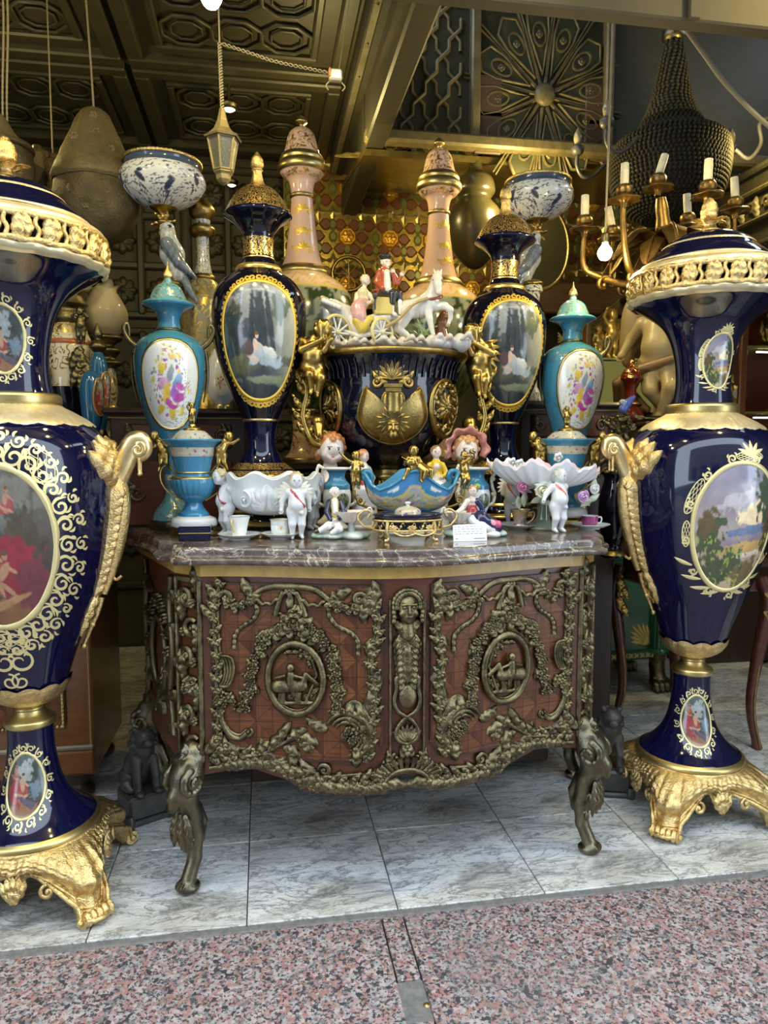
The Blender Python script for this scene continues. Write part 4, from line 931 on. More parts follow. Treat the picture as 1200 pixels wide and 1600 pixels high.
        w1 = np.abs(fbm(x*3+.6*np.sin(y*3), y*3.4+3, 2, 5)-.5) < .020; w2 = np.abs(fbm(x*5.5, y*5-7, 3, 15)-.5) < .022; lv = (fbm(x*13, y*15, 2, 3) > .70) & (fbm(x*4, y*4, 2, 8) > .52)
        C[w1] = ink*1.3; C[w2] = A(.12,.14,.20); C[lv] = A(.10,.12,.20)
        for i in range(9): bx = -2.6+.65*i; by = .25*sin(i*2.3); blob(C, x, y, (bx, by), .085, .26, ink, .35*(-1)**i, .12, i); blob(C, x, y, (bx+.03, by+.24), .075, .09, ink, 0, .1, i); blob(C, x, y, (bx, by-.38), .03, .22, ink, .3*(-1)**i, .1, i)
    elif kind == 'posy':
        C[:] = A(.70,.66,.55); rnd = random.Random(8)
        for i in range(26): a = rnd.uniform(0, 6.28); r = rnd.uniform(0,.5); blob(C, x, y, (r*cos(a), r*sin(a)), .10, .08, rnd.choice([(.42,.06,.10),(.5,.2,.2),(.10,.18,.06),(.45,.35,.08)]), a, .4, i)
    elif kind == 'garden':
        C[:] = A(.06,.075,.03)*(1-t)+A(.30,.33,.26)*t; C += (fbm(x*4, y*4, 5, 6)[:, None]-.5)*.22; d = fbm(x*7, y*7, 4, 2)[:, None]; C[:] = np.where(d > .55, A(.035,.055,.02), C)
    elif kind == 'flowerband':
        C[:] = A(.40,.38,.30); pal = [(.36,.08,.24),(.45,.36,.08),(.14,.22,.12),(.2,.24,.42),(.5,.42,.3)]; rnd = random.Random(4)
        for i in range(150): blob(C, x, y, (rnd.uniform(-1,1), rnd.uniform(-1,1)), .045, .16, rnd.choice(pal), rnd.uniform(0,3), .5, i)
    if kind in ('lovers', 'couple'): C = C*.62
    return np.clip(C, .004, .95)
# ---- surface map of a lathed wall
def lathe_map(prof, ang):
    P = np.array(prof, float); o = np.argsort(P[:,1]); zz, rr = P[o,1], P[o,0]
    zf = np.linspace(zz[0], zz[-1], 400); Pm = smooth(np.stack([zz, rr], -1), 8); rf = np.interp(zf, Pm[:,0], Pm[:,1]); dr = np.gradient(rf, zf)
    def f(s, z, h):
        s, z, h = np.broadcast_arrays(np.asarray(s, float), np.asarray(z, float), np.asarray(h, float)); r = np.interp(z, zf, rf); d = np.interp(z, zf, dr); n = 1/np.sqrt(1+d*d)
        a = ang+s/np.maximum(r, .02); R_ = r+h*n; return np.stack([R_*np.cos(a), R_*np.sin(a), z-h*d*n], -1)
    f.r = lambda z: np.interp(z, zf, rf); return f
def medallion(S, cz, a, b, kind, egg=0, rings=46, segs=110, h=.0012, pw=2.0, seed=0, top=0):
    """oval painted panel, slightly raised; egg > 0 is narrower below"""
    t = np.linspace(0, 2*pi, segs, endpoint=False); c_, s_ = np.cos(t), np.sin(t); k = 2/pw
    ox, oz = np.sign(c_)*np.abs(c_)**k, np.sign(s_)*np.abs(s_)**k; q = np.linspace(.001, 1, rings)[:, None]
    X = q*ox; Y = q*oz; w_ = 1+egg*Y; g = G(); V = S(a*X*w_, cz+b*Y, h+0*X)
    g.add(V, grid_faces(rings, segs, True), 0, True, paint(kind, (X*w_).ravel(), Y.ravel(), seed)); out = np.stack([a*ox*(1+egg*oz), cz+b*oz], -1); return g, out
def scallop(S, out, cz, w_, n=20, amp=.25, h=.002, mi=0):
    m = len(out); k = np.arange(m); g = G(); c = A(0, cz); P = c+(out-c)*1.0; wd = w_*(1+amp*np.abs(np.sin(k/m*pi*n))); d = P-c; d /= np.linalg.norm(d, axis=1)[:, None]
    strip(g, S, P+d*(wd*.35)[:, None], wd, 0, h, mi, True, .0006); return g
def flourish(S, out, cz, sz, step=6, rows=1, w_=.0035, h=.0012, seed=1, arc=(0, 1), gap=0):
    """lace of C-scrolls and commas following an outline"""
    g = G(); m = len(out); c = A(0, cz); rnd = random.Random(seed); i0, i1 = int(arc[0]*m), int(arc[1]*m); sgn = 1
    for i in range(i0, i1, step):
        p = out[i % m]; d = unit(p-c); T = unit(out[(i+1) % m]-out[i-1]); a = math.atan2(d[1], d[0])
        for r in range(rows):
            o = p+d*(gap+sz*(.62+.95*r)); rr = sz*(.52 if r == 0 else .40)*rnd.uniform(.85,1.15)
            P = spiral((0,0), rr, rr*.18, a+pi*(.5 if sgn > 0 else .9), 1.25*sgn, 22)+o; t = np.linspace(0, 1, 22); strip(g, S, P, w_*(.6+1.1*np.sin(pi*t)), 0, h)
            for e in (-1, 1):
                b = o+T*e*rr*.9+d*rr*.3; P = resample(smooth([b, b+d*rr*.55+T*e*rr*.12, b+d*rr*.95-T*e*rr*.25], 5), 8); strip(g, S, P, w_*1.5*np.sin(pi*np.linspace(.06,.98,8)), 0, h)
        P = resample(smooth([p+d*gap+T*sz*.3, p+d*(gap+sz*.5)+T*sz*.55, p+d*(gap+sz*1.15)+T*sz*.3], 5), 9); strip(g, S, P, w_*1.7*np.sin(pi*np.linspace(.05,.95,9)), 0, h); sgn = -sgn
    return g
def lattice(g, S, c, a, b, rot=0, n=6, w_=.0016, h=.001):
    for k in np.linspace(-.95,.95,n):
        for d in (1, -1):
            t = np.linspace(-1, 1, 24); x, y = t, k*2-d*t; m = (x*x+y*y) < 1
            if m.sum() < 2: continue
            P = np.stack([x[m]*a, y[m]*b], -1); ca, sa = cos(rot), sin(rot); strip(g, S, P @ np.array([[ca, sa],[-sa, ca]])+A(*c), w_, 0, h)
    t = np.linspace(0, 2*pi, 30, endpoint=False); P = np.stack([a*np.cos(t), b*np.sin(t)], -1); ca, sa = cos(rot), sin(rot); strip(g, S, P @ np.array([[ca, sa],[-sa, ca]])+A(*c), w_*2, 0, h*1.3, closed=True)
# ================================================================ the two tall cobalt palace vases
BODY = [(.104,.60),(.135,.69),(.172,.785),(.205,.875),(.230,.965),(.247,1.06),(.257,1.15),(.2575,1.20),(.250,1.255),(.232,1.30),(.198,1.338),(.15,1.36),(.10,1.37)]
NECK = [(.108,1.385),(.094,1.43),(.087,1.48),(.088,1.53),(.096,1.585),(.110,1.635),(.135,1.68),(.175,1.715),(.222,1.745),(.240,1.758)]
FOOT = [(.062,.49),(.0615,.45),(.064,.41),(.070,.37),(.080,.325),(.100,.28),(.132,.24),(.165,.212),(.176,.200)]
BODY = [(r*.97, z) for r, z in BODY]
def palace(name, label, loc, rz, kinds, rich):
    T = thing(name, label, 'vase', loc, rz)
    # --- cast stand: four splayed feet, arched sides, leaf fluting
    n = 360; a = np.linspace(0, 2*pi, n, endpoint=False); m = 30; t = np.linspace(0, 1, m)[:, None]
    cs = np.abs(np.cos(2*(a-pi/4)))            # 1 at corners
    crn = cs**5; sup = (np.abs(np.cos(a))**5+np.abs(np.sin(a))**5)**(-1/5.)
    Rb = .155*(sup**1.2)+.118*crn
    zbt = .112-.075*cs**7-.030*np.exp(-((np.mod(a+pi/4, pi/2)-pi/4)/.08)**2)+.008*np.abs(np.sin(8*a))*(1-crn)
    zbt = np.where(cs > .955, .022, zbt)
    prof_r = t**.75; r = .172+(Rb[None]-.172)*prof_r+.035*np.sin(pi*t)*(1-.2*crn[None])-.030*np.sin(pi*np.clip((t-.55)/.45, 0, 1))*crn[None]**.5
    r = r+.0034*np.sin(pi*t)*np.cos(a[None]*60+3.5*np.sin(4*a[None])+5*t)+.0028*np.sin(t*42+7*np.cos(4*a[None]))*np.sin(pi*t)
    z = .190+(zbt[None]-.190)*t**1.25
    g = G(); V = np.stack([r*np.cos(a), r*np.sin(a), z], -1); g.add(V, grid_faces(m, n, True))
    Vi = V.copy(); Vi[..., :2] *= .90; Vi[..., 2] -= .004; g.add(np.stack([V[-1], Vi[-1]]), grid_faces(2, n, True)); g.add(Vi[::-1], grid_faces(m, n, True)); ST = g.build('stand', M_gold, T, rot=(0,0,-rz))
    g = G(); P = V[-1]*A(1.012,1.012,1)+A(0,0,.004); tube(P, .0065, 6, g, closed=True); P = V[-5]*A(1.01,1.01,1); tube(P, .004, 6, g, closed=True); g.build('stand_edge', M_gold, ST)
    Sst = lambda k: None
    for k in range(4):
        aa = pi/4+k*pi/2; d = A(cos(aa), sin(aa), 0); c = d*.293+A(0,0,.024); ax = A(-sin(aa), cos(aa), 0)
        g = G(); L = .042; s = np.linspace(-L, L, 33); tube(c[None]+s[:, None]*ax[None], .017+.0045*np.abs(np.sin(s/L*pi*2.5)), 12, g)
        for e in (-1, 1): ball(g, c+ax*e*(L+.004), .010, 10)
        g.build('scroll_foot', M_gold, ST)
        g = G(); up = unit(d*.5+A(0,0,1)); Sf = flatS(d*.272+A(0,0,.035), ax, unit(-d*.45+A(0,0,1)), unit(d+A(0,0,.45)))
        for e in (-1,0,1): leaf(g, Sf, (e*.018,.0), pi/2+e*.35, .135, .05, -e*.5, .014, 4)
        g.build('leaf_foot_mount', M_gold, ST)
        b = k*pi/2; d2 = A(cos(b), sin(b), 0); ax2 = A(-sin(b), cos(b), 0); Sm = flatS(d2*.196+A(0,0,.10), ax2, A(0,0,1), d2); g = G()
        for e in (-2,-1,0,1,2): leaf(g, Sm, (e*.004,-.03), pi/2+e*.42, .075, .028, -e*.3, .014, 3)
        for e in (-1,1): cscroll(g, Sm, (e*.085,-.005), .020, pi/2, 1.2, .006, 0, e)
        g.build('shell_mount', M_gold, ST)
    g = G(); lathe([(.160,.172),(.180,.176),(.184,.184),(.180,.192)], 64, 3, g=g, flute=lambda a_, t_, r_, z_: .0016*np.sin(a_*70+40*t_)); g.build('rope_ring', M_gold, T)
    g = G(); lathe([(.178,.190),(.181,.196),(.179,.205),(.168,.213),(.168,.213)], 64, 3, g=g); g.build('foot_band', M_goldsat, T)
    g = G(); lathe(FOOT, 64, 5, g=g); g.build('foot', M_cobalt, T)
    g = G(); lathe([(.064,.487),(.0685,.492),(.0690,.503),(.0690,.503),(.066,.508),(.050,.518),(.043,.526),(.040,.533),(.043,.538),(.037,.545),(.036,.552),(.044,.557)], 48, 3, g=g); g.build('knop', M_goldsat, T)
    # calyx of leaves with scalloped rim
    g = G(); lathe([(.040,.548),(.062,.555),(.088,.573),(.104,.597),(.110,.612)], 96, 5, g=g, flute=lambda a_, t_, r_, z_: (.0022*np.abs(np.sin(a_*18))+.004*np.abs(np.sin(a_*6)))*t_)
    V = g.V[0].reshape(-1, 96, 3); aa = np.linspace(0, 2*pi, 96, endpoint=False); V[-3:, :, 2] += (.010*np.abs(np.sin(aa*6)))[None]*np.array([.4,.7,1])[:, None]; g.V[0] = V.reshape(-1, 3); g.build('calyx', M_gold, T)
    g = G(); lathe(BODY, 96, 5, g=g); body = g.build('body', M_cobalt, T)
    # collar of leaves, band, neck
    g = G(); n = 144; lathe([(.109,1.392),(.120,1.384),(.150,1.368),(.178,1.352),(.196,1.338),(.190,1.336)], n, 5, g=g, flute=lambda a_, t_, r_, z_: (.002*np.sin(a_*52+9*t_)+.006*np.abs(np.sin(a_*9))*t_)); V = g.V[0].reshape(-1, n, 3); aa = np.linspace(0, 2*pi, n, endpoint=False)
    V[..., 2] -= (.010*np.abs(np.sin(aa*9)))[None]*np.linspace(0,1,len(V))[:, None]**3; g.V[0] = V.reshape(-1, 3); g.build('leaf_collar', M_cream, T)
    g = G(); lathe([(.112,1.385),(.1165,1.392),(.1165,1.41),(.1165,1.41),(.112,1.418),(.104,1.421)], 64, 3, g=g); g.build('neck_band', M_goldsat, T)
    g = G(); lathe(NECK, 80, 5, g=g); g.build('neck', M_cobalt, T)
    n = 120; g = G(); lathe([(.248,1.748),(.262,1.757),(.266,1.768),(.258,1.776)], n, 4, g=g, flute=lambda a_, t_, r_, z_: .004*np.sin(a_*22)); g.build('wavy_rim', simple('gilded_wavy_rim', (.60,.52,.34), .3, .5), T)
    # pierced gallery: two rails with leaf tongues and openings between
    g = G(); N = 22; rr = .259
    Sg = lambda s, z, h: np.stack([(rr+np.asarray(h))*np.cos(np.asarray(s)/rr), (rr+np.asarray(h))*np.sin(np.asarray(s)/rr), np.asarray(z)+0*np.asarray(s)], -1)
    a = np.linspace(0, 2*pi*rr, 221)[:-1]
    rtube(g, Sg, np.stack([a, 1.776+.004*np.abs(np.sin(a/rr*N/2))], -1), .008, 7, .3, closed=True); rtube(g, Sg, np.stack([a, 1.842-.003*np.abs(np.sin(a/rr*N/2))], -1), .0085, 7, .2, closed=True); g.build('gallery_rail', M_gold, T)
    for k in range(N):
        s = 2*pi*rr*k/N; g = G(); w2 = 2*pi*rr/N
        leaf(g, Sg, (s-w2*.30,1.772), pi/2-.25, .076, .044, .5, .016, 3); leaf(g, Sg, (s-.004,1.842), -pi/2+.35, .066, .034, -.7, .014, 3); P = spiral((s+w2*.10,1.809), .016, .004, 1.2, 1.2, 16); rtube(g, Sg, P, .005, 6, .5)
        P = smooth([(s+w2*.30,1.776),(s+w2*.42,1.80),(s+w2*.30,1.82),(s+w2*.40,1.845)], 5); rtube(g, Sg, P, .0065, 6, .4); g.build('gallery_leaf', M_gold, T)
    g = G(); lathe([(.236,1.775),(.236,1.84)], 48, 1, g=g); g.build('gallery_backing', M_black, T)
    g = G(); lathe([(.262,1.846),(.257,1.858),(.235,1.870),(.215,1.874)], 64, 4, g=g); lathe([(.150,1.944),(.157,1.938),(.160,1.930)], 64, 3, g=g); lathe([(.222,1.871),(.226,1.878),(.218,1.884)], 64, 3, g=g, flute=lambda a_, t_, r_, z_: .002*np.sin(a_*60)); g.build('lid_band', M_cream, T)
    g = G(); lathe([(.226,1.868),(.218,1.885),(.195,1.905),(.168,1.925),(.156,1.938),(.14,1.953),(.11,1.97),(.075,1.982),(.04,1.988)], 80, 5, g=g); g.build('lid', M_cobalt, T)
    fin = link(None, 'finial', T, (0,0,1.985))
    g = G(); lathe([(.042,.0),(.045,.006),(.03,.012),(.016,.02),(.015,.03),(.024,.038)], 32, 3, g=g); 
    for k in range(6):
        aa = k*pi/3; Sx = flatS((.016*cos(aa),.016*sin(aa),.030), (-sin(aa),cos(aa),0), unit((cos(aa)*.75,sin(aa)*.75,.55)), unit((-cos(aa)*.5,-sin(aa)*.5,.8))); leaf(g, Sx, (0,0), pi/2, .045, .034, 0, .006, 3, tipcurl=-.02)
    g.build('leaf_cup', M_gold, fin)
    g = G(); lathe([(.012,.040),(.024,.052),(.027,.068),(.024,.088),(.014,.106),(.0005,.118)], 40, 6, g=g, flute=lambda a_, t_, r_, z_: .002*np.sin(a_*8+t_*14)*np.sin(a_*8-t_*14)); g.build('pineapple', M_gold, fin)
    # --- scroll-and-feather handles
    for sd in (0, pi):
        Hd = link(None, 'handle', T, (0,0,0), (0,0,sd)); SB = lathe_map(BODY, 0)
        g = G(); P = smooth([(.238,0,1.165),(.262,0,1.205),(.285,0,1.250),(.306,0,1.288),(.326,0,1.292),(.334,0,1.270),(.324,0,1.252),(.312,0,1.256)], 8); tube(P, np.interp(np.linspace(0,1,len(P)), [0,.3,.6,1], [.040,.032,.026,.017]), 12, g, flat=.75, up=(0,1,0))
        for e in (-1,1):
            Q = spiral((.318,1.268), .020, .004, 1.2, -1.3, 22); tube(np.stack([Q[:,0], np.full(22, e*.016), Q[:,1]], -1), np.linspace(.009,.004,22), 7, g)
        g.build('scroll', simple('gilt_handle_scroll', (.86,.70,.38), .28, .9, (.70,.50,.22), 30), Hd)
        for e in (-.012,.012):
            g = G(); tube([(.320,e,1.262),(.320,e,1.20)], .0045, 7, g); ball(g, (.320,e,1.198), .006, 8); g.build('drop_rod', M_gold, Hd)
        g = G()
        for e in (-1,1):
            for k in range(3): leaf(g, SB, (e*.012,1.175+.012*k), pi/2-e*(1.05-.28*k), .150-.018*k, .075, e*.25, .026, 4)
        g.build('wing', M_gold, Hd)
        g = G(); P = smooth([(.245,0,1.19),(.262,0,1.12),(.258,0,1.04),(.243,0,.96),(.226,0,.90),(.212,0,.855)], 7); tube(P, np.linspace(.036,.010,len(P)), 10, g); tube(smooth([(.232,0,.915),(.245,0,.895),(.262,0,.905)], 5), .005, 6, g)
        for k in range(12):
            for e in (-1,1): leaf(g, SB, (e*.004,1.20-.026*k), -pi/2+e*.42, .105-.003*k, .042-.001*k, -e*.35, .034-.0015*k, 2)
        g.build('feather_shaft', M_gold, Hd)
        g = G()
        for e in (-1,0,1): leaf(g, SB, (e*.006,.868), -pi/2+e*.28, .13, .045, -e*.3, .018, 4)
        P = smooth([(.205,0,.845),(.192,0,.80),(.170,0,.75),(.152,0,.705)], 6); tube(P, np.linspace(.009,.005,len(P)), 8, g); ball(g, P[-1], .009, 8); ball(g, P[10], .010, 8); g.build('pendant_leaf', M_gold, Hd)
    # --- painted medallions and flat gilding
    SB, SN, SFt = lathe_map(BODY, -pi/2), lathe_map(NECK, -pi/2), lathe_map(FOOT, -pi/2+(.0 if rich else -.25))
    for nm, S, cz, a_, b_, egg, kd, sz in (('body', SB, 1.02, .138, .205, .10, kinds[0], .042), ('neck', SN, 1.555, .050, .085, .12, kinds[1], .020), ('foot', SFt, .342, .050, .080, -.22, kinds[2], .020)):
        if nm == 'body' and not rich: a_ = .137; b_ = .202
        g, out = medallion(S, cz, a_, b_, kd, egg, 64 if nm == 'body' else 34, 150 if nm == 'body' else 90); md = g.build('medallion', M_scene, T)
        scallop(S, out, cz, sz*.30, 16 if rich else 8, .45 if rich else .2).build('medallion_border', M_giltflat, T)
        if rich or nm == 'foot':
            flourish(S, out, cz, sz*1.0, 5 if nm == 'body' else 6, 2 if nm == 'body' else 1, sz*.11, seed=3, gap=sz*.22).build('gilt_scrollwork', M_giltflat, T, kind='stuff')
            if nm == 'body':
                g = G(); lattice(g, S, (0, cz-b_-.055), .05, .03)
                for e in (-1,1): lattice(g, S, (e*.12, cz+b_*.86+.03), .03, .055, e*.5)
                g.build('gilt_lattice', M_giltflat, T, kind='stuff')
                g = G(); c = (0, cz-b_-.11); 
                for e in (-1,1):
                    P = spiral((e*.02,c[1]), .035, .008, pi/2, -e*1.2, 24); strip(g, S, P, .006*np.sin(pi*np.linspace(.1,1,24))+.002, 0, .0012); P = spiral((e*.014,c[1]-.06), .025, .006, pi/2, e*1.2, 24); strip(g, S, P, .005, 0, .0012)
                g.build('gilt_pendant', M_giltflat, T, kind='stuff')
        else:
            flourish(S, out, cz, sz*.55, 12, 1, sz*.09, seed=5, arc=(.05,.95) if nm != 'foot' else (0,1), gap=sz*.2).build('gilt_scrollwork', M_giltflat, T, kind='stuff')
            g = G(); lattice(g, S, (-a_*1.06, cz+b_*.50), sz*.42, sz*1.4, -.35, 8); lattice(g, S, (-a_*1.14, cz-b_*.1), sz*.3, sz*1.0, .1, 7); lattice(g, S, (a_*.15, cz+b_*1.12), sz*1.1, sz*.36, 0, 9); g.build('gilt_lattice', M_giltflat, T, kind='stuff')
            g = G()
            for k in range(5): leaf(g, S, (a_*.2, cz+b_*1.1), pi/2+(k-2)*.4, sz*1.3, sz*.34, (k-2)*.25, .0015, 1)
            for e in (-1,1):
                for k in range(4): leaf(g, S, (e*a_*(.12+.26*k), cz-b_*(1.02-.13*k*k*.35)), -pi/2+e*(1.2+.2*k), sz*1.5, sz*.3, e*.3, .0015, 1)
            g.build('gilt_spray', M_giltflat, T, kind='stuff')
    for ch in [c for c in bpy.data.objects if c.parent == T]:
        if ch.name.split('.')[0] in ('wavy_rim','gallery_rail','gallery_leaf','gallery_backing','lid_band','lid'): ch.scale = (.94,.94,1)
    return T
palace('palace_vase', 'tall cobalt palace vase painted with cherubs and lovers in red drapery', (-.667,2.15,0), R(1.5), ('lovers','couple','couple'), True)
palace('palace_vase', 'tall cobalt palace vase painted with a wooded mountain landscape', (1.48,2.275,0), R(-2), ('landscape','landscape','couple'), False)
# ================================================================ figures: one continuous skin each
SKINW = (.66,.665,.68); GOLDC = (1,1,1)
def head(s, c, r, yaw=0, pitch=0, roll=0, skin=SKINW, hair=(.62,.55,.40), curls=24, face=True, adult=False, lips=(.55,.16,.15), long_hair=False, eyes=(.05,.04,.04)):
    c = A(*c); M = rotm((0,0,1), yaw) @ rotm((1,0,0), pitch) @ rotm((0,1,0), roll)
    P = lambda x, y, z: tuple(c+M @ (A(x, y, z)*r))
    E = lambda p, rr, col=skin, k=.3, sub=False: s.ell(P(*p), np.asarray(rr)*r, col, k, sub, M)
    E((0,0,.08), (.80,.92,.95)); E((0,-.18,-.30), (.62,.66,.62), k=.5); E((0,-.50,-.70), (.26,.24,.22), k=.6)
    for e in (-1,1): E((e*.40,-.50,-.36), (.30,.28,.28), k=.6); E((e*.80,.02,-.12), (.10,.17,.24), k=.3)
    if face:
        for e in (-1,1): E((e*.31,-.84,.06), (.19,.17,.13), sub=True, k=.5); E((e*.31,-.70,.05), (.15,.13,.12), k=.1); s.dot(P(e*.31,-.83,.05), r*.085, eyes); s.dot(P(e*.31,-.84,.19), (r*.16,r*.2,r*.03), tuple(.55*np.array(hair)+.02))
        s.cone(P(0,-.82,.08), P(0,-1.0,-.20), .065*r, .115*r, skin, .5)
        E((0,-.82,-.47), (.20,.12,.065), skin, .4); s.dot(P(0,-.90,-.47), (r*.19,r*.2,r*.065), lips)
        if skin[1] < .95:
            for e in (-1,1): s.dot(P(e*.47,-.66,-.32), r*.14, tuple(np.array(skin)*A(1.0,.84,.80)))
    E((0,.12,.22), (.88,.90,.90), hair, .15); 
    if face: E((0,-.95,.02), (.55,.42,.62), skin, .3, True); E((0,-.30,.02), (.70,.58,.66), skin, .3)
    n = curls
    for i in range(n):
        z = 1-1.5*(i+.5)/n; a = i*2.399963; q = math.sqrt(max(0, 1-z*z)); x, y = q*cos(a), q*sin(a)
        if y < -.25 and z < .55: continue
        E((x*.84, y*.86+.10, z*.86+.15), (.24,.24,.22), hair, .25)
    if long_hair:
        for i in range(9): a = pi*.05+i*pi*.9/8; E((.80*cos(a), .45*sin(a)+.15, -.42-.16*(i % 2)), (.24,.24,.26), hair, .3)
    return s
def fingers(g, wrist, hand, r, col, n=5):
    w_, h = A(*wrist), A(*hand); d = unit(h-w_); side = unit(np.cross(d, A(.2,.9,.4))); up = np.cross(side, d)
    for i in range(4):
        o = (i-1.5)*.55*r; L = r*(1.5,1.75,1.65,1.3)[i]; p = h+d*r*.5+side*o; tube([p, p+d*L*.55+up*r*.05, p+d*L*.9-up*r*.35], np.array([.30,.28,.22])*r, 6, g, col=col)
    p = h+side*r*.8; tube([p-d*r*.2, p+side*r*.35+d*r*.35, p+side*r*.4+d*r*.95], np.array([.32,.28,.22])*r, 6, g, col=col)
J0 = dict(head=(0,-.02,.86), neck=(0,.01,.745), chest=(0,.01,.64), belly=(0,-.025,.51), hip=(0,.02,.42),
          shL=(-.115,.01,.69), elL=(-.17,.03,.55), haL=(-.18,-.03,.42), shR=(.115,.01,.69), elR=(.17,.03,.55), haR=(.18,-.03,.42),
          hiL=(-.06,.01,.40), knL=(-.07,-.03,.22), anL=(-.065,.02,.055), toL=(-.075,-.06,.025), hiR=(.06,.01,.40), knR=(.07,-.03,.22), anR=(.065,.02,.055), toR=(.075,-.06,.025))
def putto(h=.22, N=78, J=None, yaw=0, pitch=0, roll=0, skin=SKINW, hair=(.62,.55,.40), cloth=None, sash=None, colored=True, mi=0, g=None, hr=.112, fat=1., extra=None, wing=None, curls=24, face=True):
    """a child's body standing h high, facing -y; J overrides joints (units of h)"""
    j = dict(J0); j.update(J or {}); s = Sculpt(); k = {n: A(*v)*h for n, v in j.items()}; f = h*fat
    s.cone(k['neck'], k['chest'], .055*f, .10*f, skin, .5); s.cone(k['chest'], k['belly'], .108*f, .115*f, skin, .5); s.cone(k['belly'], k['hip'], .115*f, .108*f, skin, .5)
    s.cone(k['neck']+A(0,0,.02*h), k['head']-A(0,0,.05*h), .05*f, .05*f, skin, .4)
    for e in 'LR':
        s.cone(k['chest']+A(0,0,.03*h), k['sh'+e], .06*f, .055*f, skin, .5); s.cone(k['sh'+e], k['el'+e], .050*f, .040*f, skin, .4); s.cone(k['el'+e], k['ha'+e], .042*f, .026*f, skin, .4); s.ell(k['ha'+e], .031*f, skin, .4)
        s.cone(k['hip'], k['hi'+e], .09*f, .088*f, skin, .5); s.cone(k['hi'+e], k['kn'+e], .084*f, .055*f, skin, .4); s.cone(k['kn'+e], k['an'+e], .056*f, .034*f, skin, .4); s.cone(k['an'+e], k['to'+e], .034*f, .024*f, skin, .4)
    head(s, k['head'], hr*h, yaw, pitch, roll, skin, hair, curls, face)
    if cloth is not None:
        s.ell(k['hip']+A(0,-.01,.01)*h, (.125*f,.125*f,.05*f), cloth, .2); s.cone(k['hip']+A(-.10,-.06,.03)*h, k['hip']+A(.06,-.115,-.03)*h, .026*f, .034*f, cloth, .3)
    if sash is not None:
        for t in np.linspace(0, 1, 22):
            p = (k['shL']+A(.03,0,.03)*h)*(1-t)+(k['hip']+A(.10,0,.06)*h)*t; s.dot(p+A(0,-.09*h,0), (.022*h,.07*h,.022*h), sash)
    if extra: extra(s, h, k)
    g = s.geo(N, mi, g, colored)
    for e in 'LR': fingers(g, k['el'+e], k['ha'+e], .026*f, skin if colored else None)
    return g
def wing_geo(h, sd=1, col=(.72,.71,.66), ang=.5, g=None, L=.30):
    """folded child's wing: overlapping feathers fanned from the shoulder blade"""
    g = g or G()
    for row, (n, ln, wd) in enumerate(((6, L, .075), (5, L*.62, .075), (3, L*.36, .07))):
        for i in range(n):
            a = ang+.95-i*.30; S = flatS((sd*.05*h, .10*h-.008*h*row, .66*h), (sd,.35,0), (0,.1,1), (0,-1,.1)); m = G(); leaf(m, S, (0,0), a, ln*h, wd*h, -.35, .012*h, 1)
            for V in m.V: g.add(V, m.F[0][0], 0, True, col)
    return g
def feather_wings(root, h, mat_, col=(.72,.71,.66), ang=.5, L=.30, tilt=(0,0,0)):
    for sd in (-1,1): wing_geo(h, sd, col, ang, None, L).build('wing', mat_, root, (0,0,0), tilt)
def on(px, py): return atz(px, py, 1.0)
def dist(p): return p[0]*sin(YAW)+p[1]*cos(YAW)
def zpx(y, d):
    q = -(y-800)/FPX; return d*(-sin(PITCH)+q*cos(PITCH))/(cos(PITCH)+q*sin(PITCH))
def pxp(L, yb, d):   # measured half width / height pairs -> metres for a thing standing at distance d
    return [None if q is None else (q[0]*(d*cos(PITCH)-zpx(q[1], d)*sin(PITCH))/FPX, zpx(q[1], d)-zpx(yb, d)) for q in L]
def at_d(px, py, d):
    r = ray(px, py); t = d/(r[0]*sin(YAW)+r[1]*cos(YAW)); return A(r[0]*t, r[1]*t, EYE+r[2]*t)
def face_yaw(p, extra=0): return math.atan2(p[1], p[0])-pi/2+extra   # turn a thing built facing -y towards the street viewer
